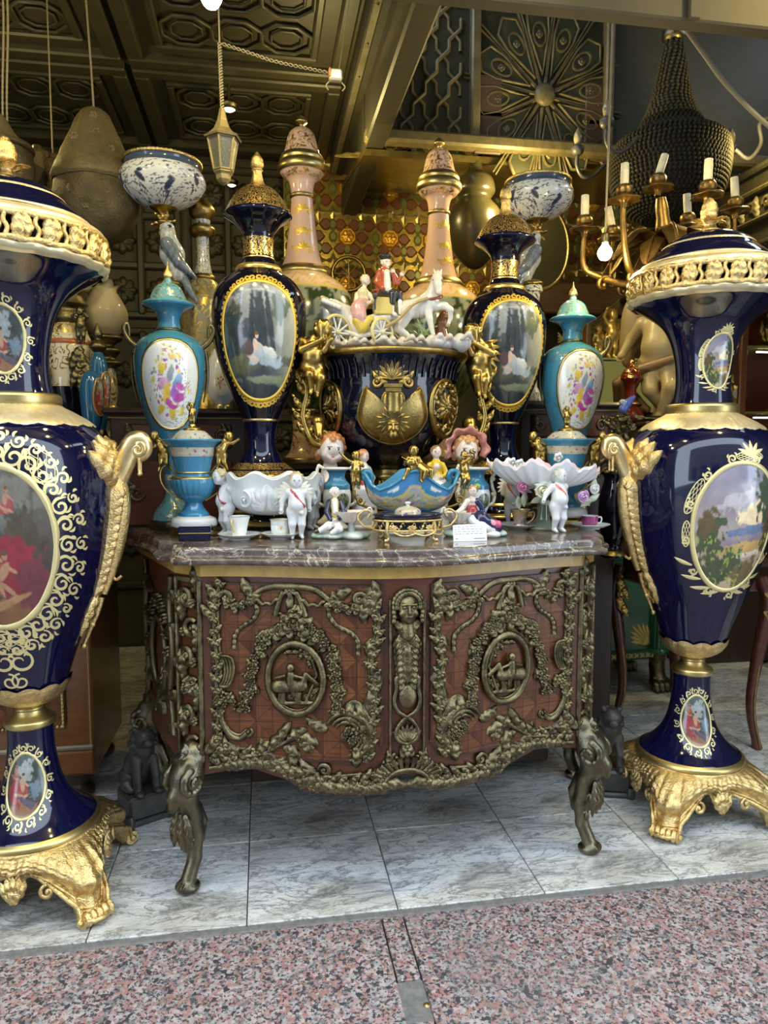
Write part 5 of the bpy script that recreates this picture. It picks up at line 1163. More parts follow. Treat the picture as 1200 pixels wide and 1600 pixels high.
# ================================================================ vases on the marble slab
# ---- dark cobalt lidded vases with woodland medallions
def navy_vase():
    d, yb = 2.56, 820; T = thing('lidded_vase', 'dark cobalt lidded vase with a woodland medallion behind the white cherub bowl', 'vase', on(410, 820), 0, 'pair of dark cobalt woodland vases')
    c = lambda L: pxp(L, yb, d); n = 64
    B = c([(27,657),(31,648),(44,618),(58,582),(69,542),(73,505),(72,475),(66,455),(55,440),(42,430),(35,424)])
    g = G(); lathe(c([(62,820),(62,816),(56,811),(52,806),(50,798),(48,760),(50,748),(56,745)]), n, 3, g=g); g.build('plinth', M_navy, T)
    g = G(); lathe(c([(62,818),(63.5,814.5),(58,810)]), n, 3, g=g); lathe(c([(49.5,800),(51.5,797),(49.5,793)]), n, 3, g=g); g.build('plinth_band', M_yel, T)
    g = G(); lathe(c([(60,746),(61,741),(55,737),(45,731),(36,724),(28,712),(23,697),(22,682),(24,668),(27,659)]), n, 4, g=g); g.build('foot', M_cobalt, T)
    g = G(); lathe(c([(61.3,744),(61.6,741),(56,737.2),(52,734.4)]), n, 3, g=g); lathe(c([(49,732.6),(41,727),(36,722.8)]), n, 3, g=g); g.build('foot_gilding', M_navyg, T)
    g = G(); lathe(c([(26,660),(28.5,658),(28,655)]), n, 3, g=g); g.build('waist_ring', M_goldsat, T)
    g = G(); lathe(B, n, 5, g=g); g.build('body', M_navy, T)
    g = G(); lathe(c([(36,425),(36,421),(33,417)]), n, 3, g=g); lathe(c([(27,411.5),(25.2,408),(24.8,404)]), n, 3, g=g); g.build('neck_ring', M_yel, T)
    g = G(); lathe(c([(34,421),(28,413),(24,403),(22.5,392),(22.5,380),(24,368),(28,360),(37,350),(47,343),(52,339)]), n, 4, g=g); g.build('neck', M_navy, T)
    g = G(); lathe(c([(24.2,402),(23.2,392),(23.2,382),(24.2,374)]), n, 3, g=g); g.build('neck_gilding', M_navyg, T)
    g = G(); lathe(c([(50,341),(53.5,338),(52,334.5)]), n, 3, g=g); g.build('lid_rim', M_cobalt, T)
    g = G(); lathe(c([(52,336),(48,328),(43,318),(35,306),(26,297),(14,291),(9,289)]), n, 4, g=g); g.build('lid', M_navyg, T)
    g = G(); lathe(c([(50.2,333),(47.5,327),(46,324)]), n, 2, g=g); lathe(c([(31,302),(26.5,297.5)]), n, 2, g=g); g.build('lid_band', M_yel, T)
    fin = link(None, 'finial', T)
    g = G(); lathe(c([(14,292),(10,284),(7.5,274),(7,268),(9,266),(7.5,264)]), 40, 4, g=g, flute=lambda a, t, r, z: .0008*np.sin(a*9+9*t)); g.build('finial_stem', M_gold, fin)
    g = G(); lathe(c([(5,265),(9,261),(10,254),(7.5,246),(3.5,240),(.3,236)]), 32, 4, g=g, flute=lambda a, t, r, z: .0011*np.sin(a*7+t*11)*np.sin(a*7-t*11)); g.build('acorn', M_gold, fin)
    S = lathe_map(B, -pi/2); k = d/FPX; cz = zpx(541,d)-zpx(yb,d); m, out = medallion(S, cz, 57*k, 83*k, 'forest', .16, 58, 120, .0006, 2.15); m.build('medallion', M_scene, T)
    scallop(S, out, cz, 4.5*k, 10, .15, .0012).build('medallion_border', M_gilty, T)
    g = G(); C = A(0, cz)
    for i in range(0, 120, 2):
        p = out[i]; dd = unit(p-C); a = math.atan2(dd[1], dd[0]); top = .9+1.0*max(0, math.sin(a))**8+1.1*max(0, -math.sin(a))**14; r = 3.4*k*top; q = p+dd*(3.5*k+r*.6); strip(g, S, spiral((q[0],q[1]), r*.8, r*.2, a+pi+(i % 4)*.3, 1.1*(1 if i % 4 else -1), 12), r*.42, 0, .001)
    g.build('gilt_scrollwork', M_gilty, T, kind='stuff'); return T
M_yel = simple('polished_gilt_line', (.92,.64,.20), .28, .9)
nv = navy_vase()
nv2 = dup(nv, at_d(783, 812, 2.87)*A(1,1,0)+A(0,0,1), R(-4), 'dark cobalt lidded vase with a woodland medallion standing behind the bonnet girl head')
# ---- turquoise lidded vases with fruit medallions
def turq_vase():
    d, yb = 2.40, 828; T = thing('turquoise_vase', 'turquoise lidded vase with a fruit medallion standing behind the small blue box', 'vase', on(272, 826), 0, 'pair of turquoise fruit vases'); c = lambda L: pxp(L, yb, d); n = 56
    g = G(); lathe(c([(36,828),(38,822),(36,815),(33,812)]), n, 3, g=g, flute=lambda a, t, r, z: .0015*np.cos(a*8)); g.build('base_rim', M_bronzed, T)
    g = G(); lathe(c([(34,813),(31,804),(24,794),(16,784),(12,774),(11,764),(13,752),(12,740)]), n, 4, g=g); g.build('foot', M_turqg, T)
    B = c([(12,742),(17,722),(25,698),(34,668),(44,635),(52,600),(55.5,570),(54,548),(48,534),(36,524),(24,518),(19,515)])
    g = G(); lathe(B, n, 5, g=g); g.build('body', M_turq, T)
    g = G(); lathe(c([(19,517),(21,514),(19,511)]), n, 3, g=g); g.build('neck_ring', M_bronze, T)
    g = G(); lathe(c([(18.5,512),(17,503),(17.5,492),(23,483),(33,478),(39,475)]), n, 4, g=g); g.build('neck', M_turq, T)
    g = G(); lathe(c([(39,475),(40.5,472),(37,469),(30,466),(26,458),(21,447),(13,440),(7,438),(6,434),(5,430)]), n, 4, g=g); g.build('lid', M_turqg, T)
    g = G(); lathe(c([(39.5,476),(41.3,472.5),(38,470)]), n, 3, g=g); g.build('lid_rim', M_turqp, T)
    g = G(); lathe(c([(5,432),(8,428),(6,420),(2,414),(.3,404)]), 24, 3, g=g); g.build('knob', M_gold, T)
    S = lathe_map(B, -pi/2+.12); k = d/FPX; cz = zpx(603,d)-zpx(yb,d); m, out = medallion(S, cz, 44*k, 66*k, 'fruit', .20, 46, 110, .0006, 2.1); m.build('medallion', M_scene, T)
    scallop(S, out, cz, 3*k, 26, .6, .001).build('medallion_border', M_goldsat, T)
    for sd in (0, pi):
        Hh = link(None, 'handle', T, (0,0,0), (0,0,sd)); g = G(); P = smooth([(46*k,0,(828-545)*k),(56*k,0,(828-538)*k),(64*k,0,(828-528)*k),(68*k,0,(828-515)*k),(63*k,0,(828-508)*k),(60*k,0,(828-516)*k),(60*k,0,(828-528)*k)], 6); tube(P, np.linspace(.010,.0045,len(P)), 9, g)
        for e in (-1,1):
            for q in range(5): leaf(g, flatS((52*k,0,(828-548)*k),(0,1,0),(0,0,1),(1,0,0)), (0,-.006*q), -pi/2+e*.5, .06, .02, -e*.3, .008, 3)
        P = smooth([(54*k,0,(828-548)*k),(57*k,0,(828-575)*k),(56*k,0,(828-600)*k),(50*k,0,(828-628)*k)], 6); tube(P, np.linspace(.008,.003,len(P)), 8, g); g.build('ram_scroll', M_bronzed, Hh)
    return T
M_turqg = glaze('pale_turquoise_gilt_lace', (.12,.32,.40), (.52,.40,.18), 40, 3, .13, cover=.4)
tv = turq_vase()
tv2 = dup(tv, at_d(888, 808, 2.88)*A(1,1,0)+A(0,0,1), R(-6), 'turquoise lidded vase with a fruit medallion standing behind the shell bowl on cherubs'); tv2.scale = (1.04,)*3
# ---- pink bottle vases on the cabinet behind
def pink_vase():
    d, yb = 3.2, 722; p = at_d(476, 722, d); T = thing('pink_vase', 'tall pink bottle vase with gilt scrolls behind the dark vase at the carriage rear', 'vase', p, 0, 'pair of pink bottle vases'); c = lambda L: pxp(L, yb, d); n = 56
    for L in ([(34,722),(34,716),(30,714)],[(22,648),(25,643),(22,638)]): g = G(); lathe(c(L), n, 3, g=g); g.build('foot_band', M_goldsat, T)
    g = G(); lathe(c([(32,715),(24,706),(20,692),(18,670),(20,650),(22,645)]), n, 4, g=g); g.build('foot', M_pinkg, T)
    B = c([(23,640),(34,622),(58,590),(78,555),(86,520),(84,490),(74,462),(58,443),(44,434),(40,431)]); g = G(); S = lathe_map(B, 0); z = np.linspace(B[0][1], B[-1][1], 60); a = np.linspace(0, 2*pi, 120, endpoint=False); r = S.r(z)
    X, Z = np.meshgrid(a/pi*3, (z-z.mean())/np.ptp(z)*2.4); Cc = paint('garden', X.ravel(), Z.ravel()); top = np.repeat(np.clip((z-B[6][1])/.02+.0, 0, 1), 120)[:, None]; wv = .012*np.sin(X.ravel()*3)[:, None]; Cc = Cc*(1-top)+A(.80,.53,.40)*top
    sc_ = (np.abs(((fbm(X.ravel()*5, Z.ravel()*9, 2, 3)*5) % 1)-.5) < .13)[:, None] & (top > .5); Cc = np.where(sc_, A(.62,.45,.10), Cc)
    band = np.repeat(np.abs(z-B[6][1]-.005) < .006, 120)[:, None]; Cc = np.where(band, A(.70,.50,.12), Cc)
    V = np.stack([r[:,None]*np.cos(a), r[:,None]*np.sin(a), z[:,None]+0*a], -1); g.add(V, grid_faces(60, 120, True), 0, True, Cc); g.build('body', M_scene, T)
    for L in ([(38,434),(42,430),(40,424),(36,420),(33,418)],[(17,312),(19.5,308),(17,304)]): g = G(); lathe(c(L), n, 3, g=g); g.build('neck_ring', M_goldsat, T)
    N = c([(34,420),(29,408),(25.5,392),(22,365),(18.5,335),(17,310),(18,295),(21,284),(29,277),(34,272)]); g = G(); lathe(N, n, 5, g=g); g.build('neck', M_pink, T)
    S = lathe_map(N, -pi/2); k = d/FPX
    for y0, sz in ((333,11),(368,9),(395,12)):
        g = G(); c0 = (0, zpx(y0,d)-zpx(yb,d))
        for e in range(5): leaf(g, S, c0, pi/2+(e-2)*.55, sz*k, 5*k, (e-2)*.3, .001, 1)
        for e in (-1,1): strip(g, S, spiral((e*sz*.8*k, c0[1]-.2*sz*k), 5*k, 1.2*k, pi/2, -e*1.2, 16), 1.6*k, 0, .001); strip(g, S, spiral((e*sz*1.4*k, c0[1]+.3*sz*k), 4*k, 1*k, 0, e*1.2, 16), 1.3*k, 0, .001)
        g.build('gilt_spray', M_gilty, T, kind='stuff')
    g = G(); lathe(c([(33,273),(37.5,268),(38,262),(36,257),(33,254)]), n, 4, g=g); lathe(c([(33.5,255),(34.5,250),(31,244)]), n, 3, g=g); g.build('cap_ring', M_goldsat, T)
    g = G(); lathe(c([(32,249),(27,238),(24,225),(20,211),(13,203),(5,200)]), n, 4, g=g); g.build('cap', M_pinkg, T)
    g = G(); lathe(c([(33,273),(30,277),(24,281)]), n, 3, g=g); g.build('cap_underside', M_pinkg, T)
    g = G(); lathe(c([(4,201),(3,196),(9,192),(9,189),(5,184),(.3,180)]), 28, 3, g=g); g.build('finial', M_goldsat, T); return T
pv = pink_vase(); p2 = at_d(683, 722, 3.42); p2[2] = pv.location[2]
dup(pv, p2, .4, 'tall pink bottle vase with gilt scrolls standing behind the rearing white horse')
# ---- cobalt jardiniere with gilt bronze mounts
def jardiniere():
    d, yb = 2.74, 812; T = thing('jardiniere', 'large round cobalt jardiniere with gilt bronze mask and two gilt cherub handles', 'jardiniere', at_d(608, 812, d)*A(1,1,0)+A(0,0,1)); c = lambda L: pxp(L, yb, d); k = d/FPX; n = 72; Zp = lambda y: zpx(y, d)-zpx(yb, d)
    g = G(); box(g, (0,0,.012), (.30,.30,.024), .006); box(g, (0,0,.034), (.26,.26,.02), .006); g.build('plinth', M_brassdark, T, rot=(0,0,.3))
    g = G(); lathe(c([(46,792),(47,785),(40,778),(30,768),(24,757),(23,748)]), n, 4, g=g, flute=lambda a, t, r, z: .003*np.cos(a*20)*t); g.build('foot', M_brassdark, T)
    g = G(); lathe(c([(23,750),(27,744),(24,738),(22,732)]), n, 3, g=g); g.build('stem_ring', M_brassdark, T)
    B = c([(20,734),(40,724),(66,706),(88,682),(101,655),(105,632),(104,612),(103,598),(107,582),(114,570),(119,563)])
    g = G(); lathe(B, n, 5, g=g); g.build('bowl', M_navy, T)
    g = G(); lathe(c([(117,566),(122,562),(121,557),(112,555),(104,556),(104,562)]), n, 3, g=g); g.build('rim', M_brassdark, T)
    g = G(); lathe(c([(106,557),(.1,557)]), n, 1, g=g); g.build('cover_board', M_navy, T)
    g = G(); a = np.linspace(0, 2*pi, 60, endpoint=False)
    for i in range(60): P = [(1.012*r*cos(a[i]), 1.012*r*sin(a[i]), z) for r, z in c([(104,598),(107.5,582),(113,572)])]; tube(smooth(P, 3), .0042, 5, g)
    g.build('gadroons', M_navy, T)
    S = lathe_map(B, -pi/2-.12)
    q = lambda x, y: ((x-583)*k, Zp(y)); Q = lambda *p: np.array([q(*i) for i in p])
    g = G(); out = smooth(Q((545,612),(536,632),(532,655),(543,675),(562,688),(583,693),(604,688),(623,675),(634,655),(630,632),(621,612),(612,630),(600,636),(595,622),(571,622),(566,636),(554,630)), 3, True)
    Cc = out.mean(0); rows = [S_pts(S, Cc+(out-Cc)*f, h) for f, h in ((1,0),(.97,.006),(.8,.010),(.4,.012),(.01,.012))]; g.add(np.stack(rows), grid_faces(5, len(out), True)); rtube(g, S, out, .004, 6, .8, closed=True); g.build('mask_plaque', M_brassdark, T)
    g = G()
    for e in range(9): leaf(g, S, q(581,602), pi/2+(e-4)*.36, .065, .020, 0, .014, 1)
    for e in (-1,1): cscroll(g, S, (q(583,0)[0]+e*.055, Zp(606)), .022, pi/2, 1.3, .007, 0, e); leaf(g, S, (q(583,0)[0]+e*.02, Zp(607)), pi/2-e*1.3, .07, .03, e*.9, .012, 3)
    g.build('palmette', M_brassdark, T)
    g = G()
    for y, w_ in ((612,.030),(618,.025)): strip(g, S, Q((583-w_/k,y),(583+w_/k,y)), .012, .01, .018)
    P = Q((583,622),(583,646)); strip(g, S, P, .045, .008, .016, crown=.004); 
    s = Sculpt()
    for (x, y, r_, h) in ((583,668,9,.012),): 
        p0 = S(np.array([q(x,y)[0]]), np.array([q(x,y)[1]]), np.array([.012]))[0]; nn = unit(p0*A(1,1,0)); M = np.stack([A(-nn[1],nn[0],0), nn, A(0,0,1)], 1)
        L = lambda a_, b_, c_: p0+M @ A(a_, b_, c_)
        s.ell(L(0,0,0), (.022,.018,.030), M=M); s.cone(L(0,.018,.008), L(0,.024,-.008), .004, .006); s.ell(L(0,.012,-.026), (.016,.012,.014), M=M); s.ell(L(0,.014,.012), (.02,.006,.005), M=M)
        for e in (-1,1): s.ell(L(e*.009,.020,.004), (.006,.005,.005), sub=True, M=M); s.ell(L(e*.012,.010,-.008), .009, M=M)
    s.geo(40, g=g, colored=False)
    for e in range(17): leaf(g, S, q(583,664), pi/2+(e-8)*.33, .085 if e % 2 else .07, .016, .5 if e > 8 else -.5, .016, 2)
    g.build('sun_mask', M_brassdark, T)
    for sd, ctr in ((1, 672), (-1, 494)):
        g = G(); cc = ((ctr-583)*k, Zp(640)); 
        if sd < 0: cc = (-.275, Zp(640))
        P = np.array([(cc[0]+.088*cos(t)*(.9), cc[1]+.098*sin(t)) for t in np.linspace(pi*.35, pi*1.75, 30)]); P[:,0] = cc[0]+sd*(P[:,0]-cc[0]) if sd > 0 else cc[0]-(P[:,0]-cc[0])
        rtube(g, S, P, np.linspace(.006,.012,30), 7, .6); rtube(g, S, (P-cc)*.84+cc, .006, 6, .6)
        for i in range(2, 28, 4): leaf(g, S, P[i], math.atan2(*(P[i+1]-P[i])[::-1])+.7*sd, .06, .026, .6*sd, .014, 3)
        P = np.array([(cc[0]+sd*(.088*cos(t)), cc[1]+.098*sin(t)) for t in np.linspace(-pi*.35, pi*.3, 16)]); rtube(g, S, P, .009, 7, .6)
        for e in range(5): leaf(g, S, P[2+3*e], pi/2+e*.3, .06, .025, .5, .014, 3)
        g.build('scroll_mount', M_brassdark, T); g = G()
        for e in range(11): leaf(g, S, cc, e*2*pi/11, .055, .022, 0, .014, 1)
        rosette(g, S, cc, .022, 8, .022); g.build('sunflower', M_brassdark, T)
        # cherub handle seated on an acanthus scroll
        Hh = link(None, 'handle', T, (0,0,0), (0,0,0)); ox = sd*118*k
        J = dict(head=(-sd*.12,-.10,.80), neck=(-sd*.02,-.02,.71), chest=(0,0,.62), elL=(-.13,-.10,.58), haL=(-sd*.16-.04,-.16,.70), elR=(.13,-.10,.58), haR=(-sd*.16+.04,-.16,.70), knL=(-.06-sd*.02,-.13,.30), anL=(-.02,-.06,.14), toL=(-.03,-.10,.10), knR=(.07-sd*.02,-.10,.27), anR=(.05,-.03,.10), toR=(.05,-.08,.07))
        g = putto(.30, 70, J, -sd*.5, .35, 0, colored=False); g.build('cherub', M_gold2, Hh, (ox+sd*.012,-.17,Zp(634)))
        for e in (-1,1): wing_geo(.30, e, (1,1,1), -.3, None, .32).build('wing', M_gold2, Hh, (ox+sd*.012,-.15,Zp(634)))
        g = G(); Sx = flatS((ox,-.13,0),(1,0,0),(0,0,1),(0,-1,0)); P = smooth([(-sd*.06,Zp(702)),(sd*.01,Zp(690)),(sd*.045,Zp(655)),(sd*.03,Zp(615)),(sd*.055,Zp(592))], 6); rtube(g, Sx, P, np.linspace(.014,.006,len(P)), 8, .5)
        for i in range(2, len(P)-1, 3): leaf(g, Sx, P[i], pi/2-sd*.9, .062, .03, sd*.5, .014, 3); leaf(g, Sx, P[i], pi/2+sd*.7, .05, .026, -sd*.5, .014, 3)
        s = Sculpt(); s.ell((ox-sd*.01,-.12,Zp(664)), (.026,.03,.032)); s.cone((ox-sd*.01,-.14,Zp(668)), (ox-sd*.01,-.16,Zp(680)), .02, .013); s.geo(30, g=g, colored=False); cscroll(g, Sx, (-sd*.03, Zp(682)), .03, 0, 1.3, .009, 0, sd); g.build('acanthus_bracket', M_gold2, Hh)
    return T
M_gold2 = simple('yellow_gilt_bronze', (.52,.37,.11), .3, 1, (.30,.20,.06), 22, .2, 120)
jardiniere()
# ---- small turquoise urns with gilt cherub handles
def small_urn():
    d, yb = 2.24, 838; T = thing('turquoise_urn', 'small turquoise lidded urn with gilt cherub handles standing by the blue box', 'urn', on(304, 836), 0, 'pair of small turquoise urns'); c = lambda L: pxp(L, yb, d); k = d/FPX; n = 56
    g = G(); lathe(c([(36,838),(37,834),(33,829),(35,824),(33,820)]), n, 3, g=g, flute=lambda a, t, r, z: .0022*np.abs(np.sin(a*4))); g.build('gilt_base', M_brassdark, T)
    g = G(); lathe(c([(34,826),(36,820),(34,812),(26,808),(22,807)]), n, 4, g=g); g.build('white_base', M_white, T)
    g = G(); lathe(c([(24,808),(23,803),(18,798),(14,790),(14,786),(20,781)]), n, 4, g=g); g.build('foot', M_turqp, T)
    g = G(); lathe(c([(18,783),(26,775),(32,764),(34,754),(33,748),(28,745)]), n*2, 5, g=g, flute=lambda a, t, r, z: .0022*np.abs(np.sin(a*12))*np.sin(pi*t)**.5); g.build('gadrooned_belly', M_turqp, T)
    g = G(); lathe(c([(33.5,751),(34.5,748),(31,745)]), n, 3, g=g); lathe(c([(27.5,741),(28.5,739.5),(28,738)]), n, 3, g=g); g.build('gilt_edge', M_goldsat, T)
    g = G(); lathe(c([(28,746),(26.5,740),(28,730),(31,718),(33,712)]), n, 4, g=g); g.build('waist', M_turqp, T)
    g = G(); lathe(c([(32.6,714),(34,706),(36,699)]), n, 3, g=g); g.build('flower_band', M_turqf, T)
    g = G(); lathe(c([(36,700),(40,695),(46,690),(46,687.5),(43,687),(34,687)]), n, 3, g=g); g.build('rim', M_turqp, T)
    g = G(); lathe(c([(34,688),(30,684),(23,677),(18,674),(12,673)]), n, 4, g=g); g.build('lid', M_turqf, T)
    g = G(); lathe(c([(13,674),(13,670),(7,668),(5,664)]), 32, 3, g=g)
    putto(.075, 40, dict(haL=(-.1,-.1,.95), elL=(-.18,-.05,.82), haR=(.16,-.1,.60)), .3, colored=False, g=(q := G())); g.merge(q, loc=(0,0,(yb-667)*k)); g.build('cherub_finial', M_gold2, T)
    for sd in (-1,1):
        Hh = link(None, 'handle', T); g = G(); P = smooth([(sd*18*k,0,(yb-783)*k),(sd*40*k,0,(yb-768)*k),(sd*50*k,0,(yb-750)*k),(sd*48*k,0,(yb-733)*k),(sd*38*k,0,(yb-727)*k),(sd*29*k,0,(yb-738)*k),(sd*27*k,0,(yb-748)*k)], 7); tube(P, .0034, 8, g)
        Q = spiral((sd*36*k,(yb-748)*k), .008, .002, 0, 1.3, 18); tube(np.stack([Q[:,0], 0*Q[:,0], Q[:,1]], -1), .002, 6, g); g.build('scroll', M_goldsat, Hh)
        J = dict(head=(sd*.20,-.04,.86), neck=(sd*.10,0,.76), chest=(sd*.06,0,.66), belly=(0,-.02,.54), haL=(-.1+sd*.18,-.18,.72), elL=(-.15+sd*.06,-.06,.60), haR=(.12+sd*.18,-.16,.80), elR=(.16+sd*.05,-.04,.64), anR=(.12,.1,.10), anL=(-.1,.02,.12), toL=(-.12,-.02,.02), toR=(.14,.12,.04))
        if sd > 0: J.update(haR=(.42,-.12,.78), elR=(.28,-.06,.70))
        g = putto(.125, 56, J, sd*.6, .15, colored=False); g.build('cherub', M_gold2, Hh, (sd*44*k,-.012,(yb-737)*k))
    return T
su = small_urn(); su2 = dup(su, at_d(882, 832, 2.60)*A(1,1,0)+A(0,0,1), R(-8), 'small turquoise lidded urn with gilt cherub handles standing behind the shell bowl'); su2.scale = (1.12,1.12,1.02)
# ================================================================ porcelain on the marble slab
HAIRB = (.50,.42,.27); BLUEC = (.07,.26,.47); NAVYC = (.012,.014,.05)
def child(name, g, m, root, **kw): return g.build(name, m, root, **kw)
# ---- white bowl carried by four putti
d = 2.29; p = on(428, 834); T = thing('cherub_bowl', 'white porcelain bowl with leaf relief carried by four putti with red sashes', 'bowl', p); k = d/FPX
rel = lambda px, py: on(px, py)-p
g = G(); n = 112
def fl(a, t, r, z): return .006*np.cos(a*8)*t**2
lathe([(.03,.062),(.075,.066),(.115,.085),(.137,.12),(.142,.155),(.150,.180),(.152,.186),(.144,.184),(.134,.15),(.10,.095),(.02,.085)], n, 5, g=g, flute=fl); V = g.V[0].reshape(-1, n, 3); aa = np.linspace(0, 2*pi, n, endpoint=False); V[..., 2] += (.010*np.cos(aa*8+pi))[None]*np.clip((V[..., 2]-.10)/.08, 0, 1); g.V[0] = V.reshape(-1, 3); g.V = [v*A(1,.8,1) for v in g.V]; child('bowl', g, M_white, T)
S_b = lathe_map([(.03,.062),(.075,.066),(.115,.085),(.137,.12),(.142,.155),(.150,.180)], -pi/2); S = lambda x, z, h: S_b(x, z, h)*A(1,.8,1)
for c0 in (-.02, .24, -.26):
    g = G()
    for e in (-1,1):
        for q in range(4): leaf(g, S, (c0+e*.01, .085), pi/2-e*(.25+.38*q), .085-.008*q, .030, e*.9, .008, 2)
        cscroll(g, S, (c0+e*.075,.115), .028, pi/2, 1.2, .006, 0, e)
    child('leaf_relief', g, M_white, T)
    g = G(); 
    for q in range(5): rosette(g, S, (c0+.055+.012*cos(q*2.4), .118+.012*sin(q*2.4)), .006, 5, .004)
    child('gilt_flower', g, simple('coral_gilt_flower', (.55,.25,.12), .3), T, kind='stuff')
for px, py, rz, hh, JJ in ((354,836,-1.05,.212,dict(haL=(-.10,.20,.46),elL=(-.19,.10,.56),haR=(.20,.14,.44),elR=(.20,.08,.56),head=(-.02,-.09,.86))),(464,842,.10,.205,dict(haL=(-.22,.03,.42),elL=(-.20,.06,.56),haR=(.20,.06,.44),elR=(.19,.06,.57))),(384,823,2.6,.20,{}),(488,827,.9,.20,dict(head=(0,-.13,.82),chest=(0,-.05,.63)))):
    P = rel(px, py); F = link(None, 'putto', T, (P[0],P[1],0), (0,0,rz)); g = putto(hh, 84, JJ, .15 if rz < 0 else -.1, .12, cloth=(.66,.65,.60), sash=(.36,.05,.06), hair=HAIRB); child('figure', g, M_paint, F); feather_wings(F, hh, M_paint, (.66,.65,.58), .1, .24)
# ---- shell bowl with roses carried by putti
d = 2.42; p = on(848, 827); T = thing('shell_bowl', 'pink-edged white shell dish with porcelain roses carried by putti', 'bowl', p); rel = lambda px, py: on(px, py)-p
g = G(); n = 120; m = 26; a = np.linspace(0, 2*pi, n, endpoint=False)[None]; q = np.linspace(.02, 1, m)[:, None]
R0 = .172*(1+.10*np.cos(a*2)+.05*np.cos(a*9)); z = .150+.075*q**2.2+.012*q**3*np.cos(a*9)-.030*q**2*np.clip(np.cos(a), 0, 1)**2; rr = R0*q**.75
def shellcol(q, a): t = np.clip((q-.80)/.15, 0, 1)*(np.cos(a) > -.3); return np.stack([.80-.10*t, .80-.32*t, .82-.34*t], -1).reshape(-1, 3)
V = np.stack([rr*np.cos(a), rr*np.sin(a)*.75, z], -1); rib = .004*np.cos(a*27)*q; V[..., 2] += rib; CT = shellcol(q+0*a, a+0*q); g.add(V, grid_faces(m, n, True), 0, True, CT); V2 = V-np.array([0,0,.010]); g.add(V2[::-1], grid_faces(m, n, True), 0, True, A(.80,.80,.82)); g.add(np.stack([V[-1], V2[-1]]), grid_faces(2, n, True), 0, True, A(.78,.66,.66)); child('shell', g, M_paint, T)
g = G(); lathe([(.055,0),(.058,.008),(.04,.02),(.022,.04),(.02,.09),(.03,.13),(.05,.155)], 40, 4, g=g); child('stem', g, glaze('dark_green_stem', (.05,.07,.05), c2=(.16,.18,.14)), T)
def rose(g, c, r, col, M):
    t = np.linspace(0, 1, 60); aa = t*2*pi*3.2; L = np.stack([r*(.95*t+.06)*np.cos(aa), -r*(.75-.62*t**1.3), r*(.95*t+.06)*np.sin(aa)], -1) @ M.T+c
    tube(L, r*(.11+.06*np.sin(aa*2.3)), 6, g, flat=1.8, up=M @ A(0,-1,0), col=col); ball(g, c, (r*.92,r*.5,r*.92), 12, 0, tuple(np.array(col)*.75), M)
for px, py, r, col, dy in ((841,734,.022,(.66,.62,.36),-.10),(815,760,.021,(.62,.22,.38),-.09),(846,766,.026,(.72,.70,.50),-.13),(910,776,.021,(.55,.34,.58),-.09),(900,742,.016,(.62,.64,.42),-.08),(928,764,.018,(.76,.76,.74),-.03)):
    c = at_d(px, py, dist(p)+dy*.6)-p; g = G(); rose(g, c, r, col, rotm((0,0,1), .1)); child('rose', g, M_paint, T)
g = G(); rnd = random.Random(2)
for i in range(16):
    c = at_d(rnd.uniform(800,925), rnd.uniform(730,785), dist(p)-.02)-p; S = flatS(c, A(1,0,0), A(0,0,1), A(0,-1,.2)); leaf(g, S, (0,0), rnd.uniform(0,6.28), .045, .022, .4, .006, 1)
child('leaves', g, simple('pale_green_leaf', (.32,.38,.22), .25, 0, (.55,.58,.45), 30), T, kind='stuff')
g = G(); 
for px, py in ((800,722),(872,714),(812,724)): c = at_d(px, py, dist(p)-.06)-p; S = flatS(c, A(1,0,0), A(0,-.5,1), A(0,-1,-.4)); rosette(g, S, (0,0), .016, 5, .01)
child('white_blossom', g, M_white, T, kind='stuff')
for px, py, rz, hh, JJ in ((800,822,-.55,.205,dict(head=(-.05,-.11,.86),haR=(.24,-.06,.50),elR=(.19,.02,.58),haL=(-.10,.05,.50),anR=(.10,.14,.10),toR=(.10,.14,.05))),(872,832,.30,.214,dict(haL=(-.26,.03,.50),elL=(-.21,.04,.59),haR=(.17,.12,.52),elR=(.20,.10,.60))),(905,812,2.2,.19,{})):
    P = rel(px, py); F = link(None, 'putto', T, (P[0],P[1],0), (0,0,rz)); g = putto(hh, 84, JJ, .35 if rz > 0 else 0, .15, cloth=(.66,.66,.72) if rz > 0 else (.60,.63,.46), sash=(.55,.12,.10), hair=(.55,.52,.44)); child('figure', g, M_paint, F); feather_wings(F, hh, M_paint, (.74,.74,.73), .35, .27)
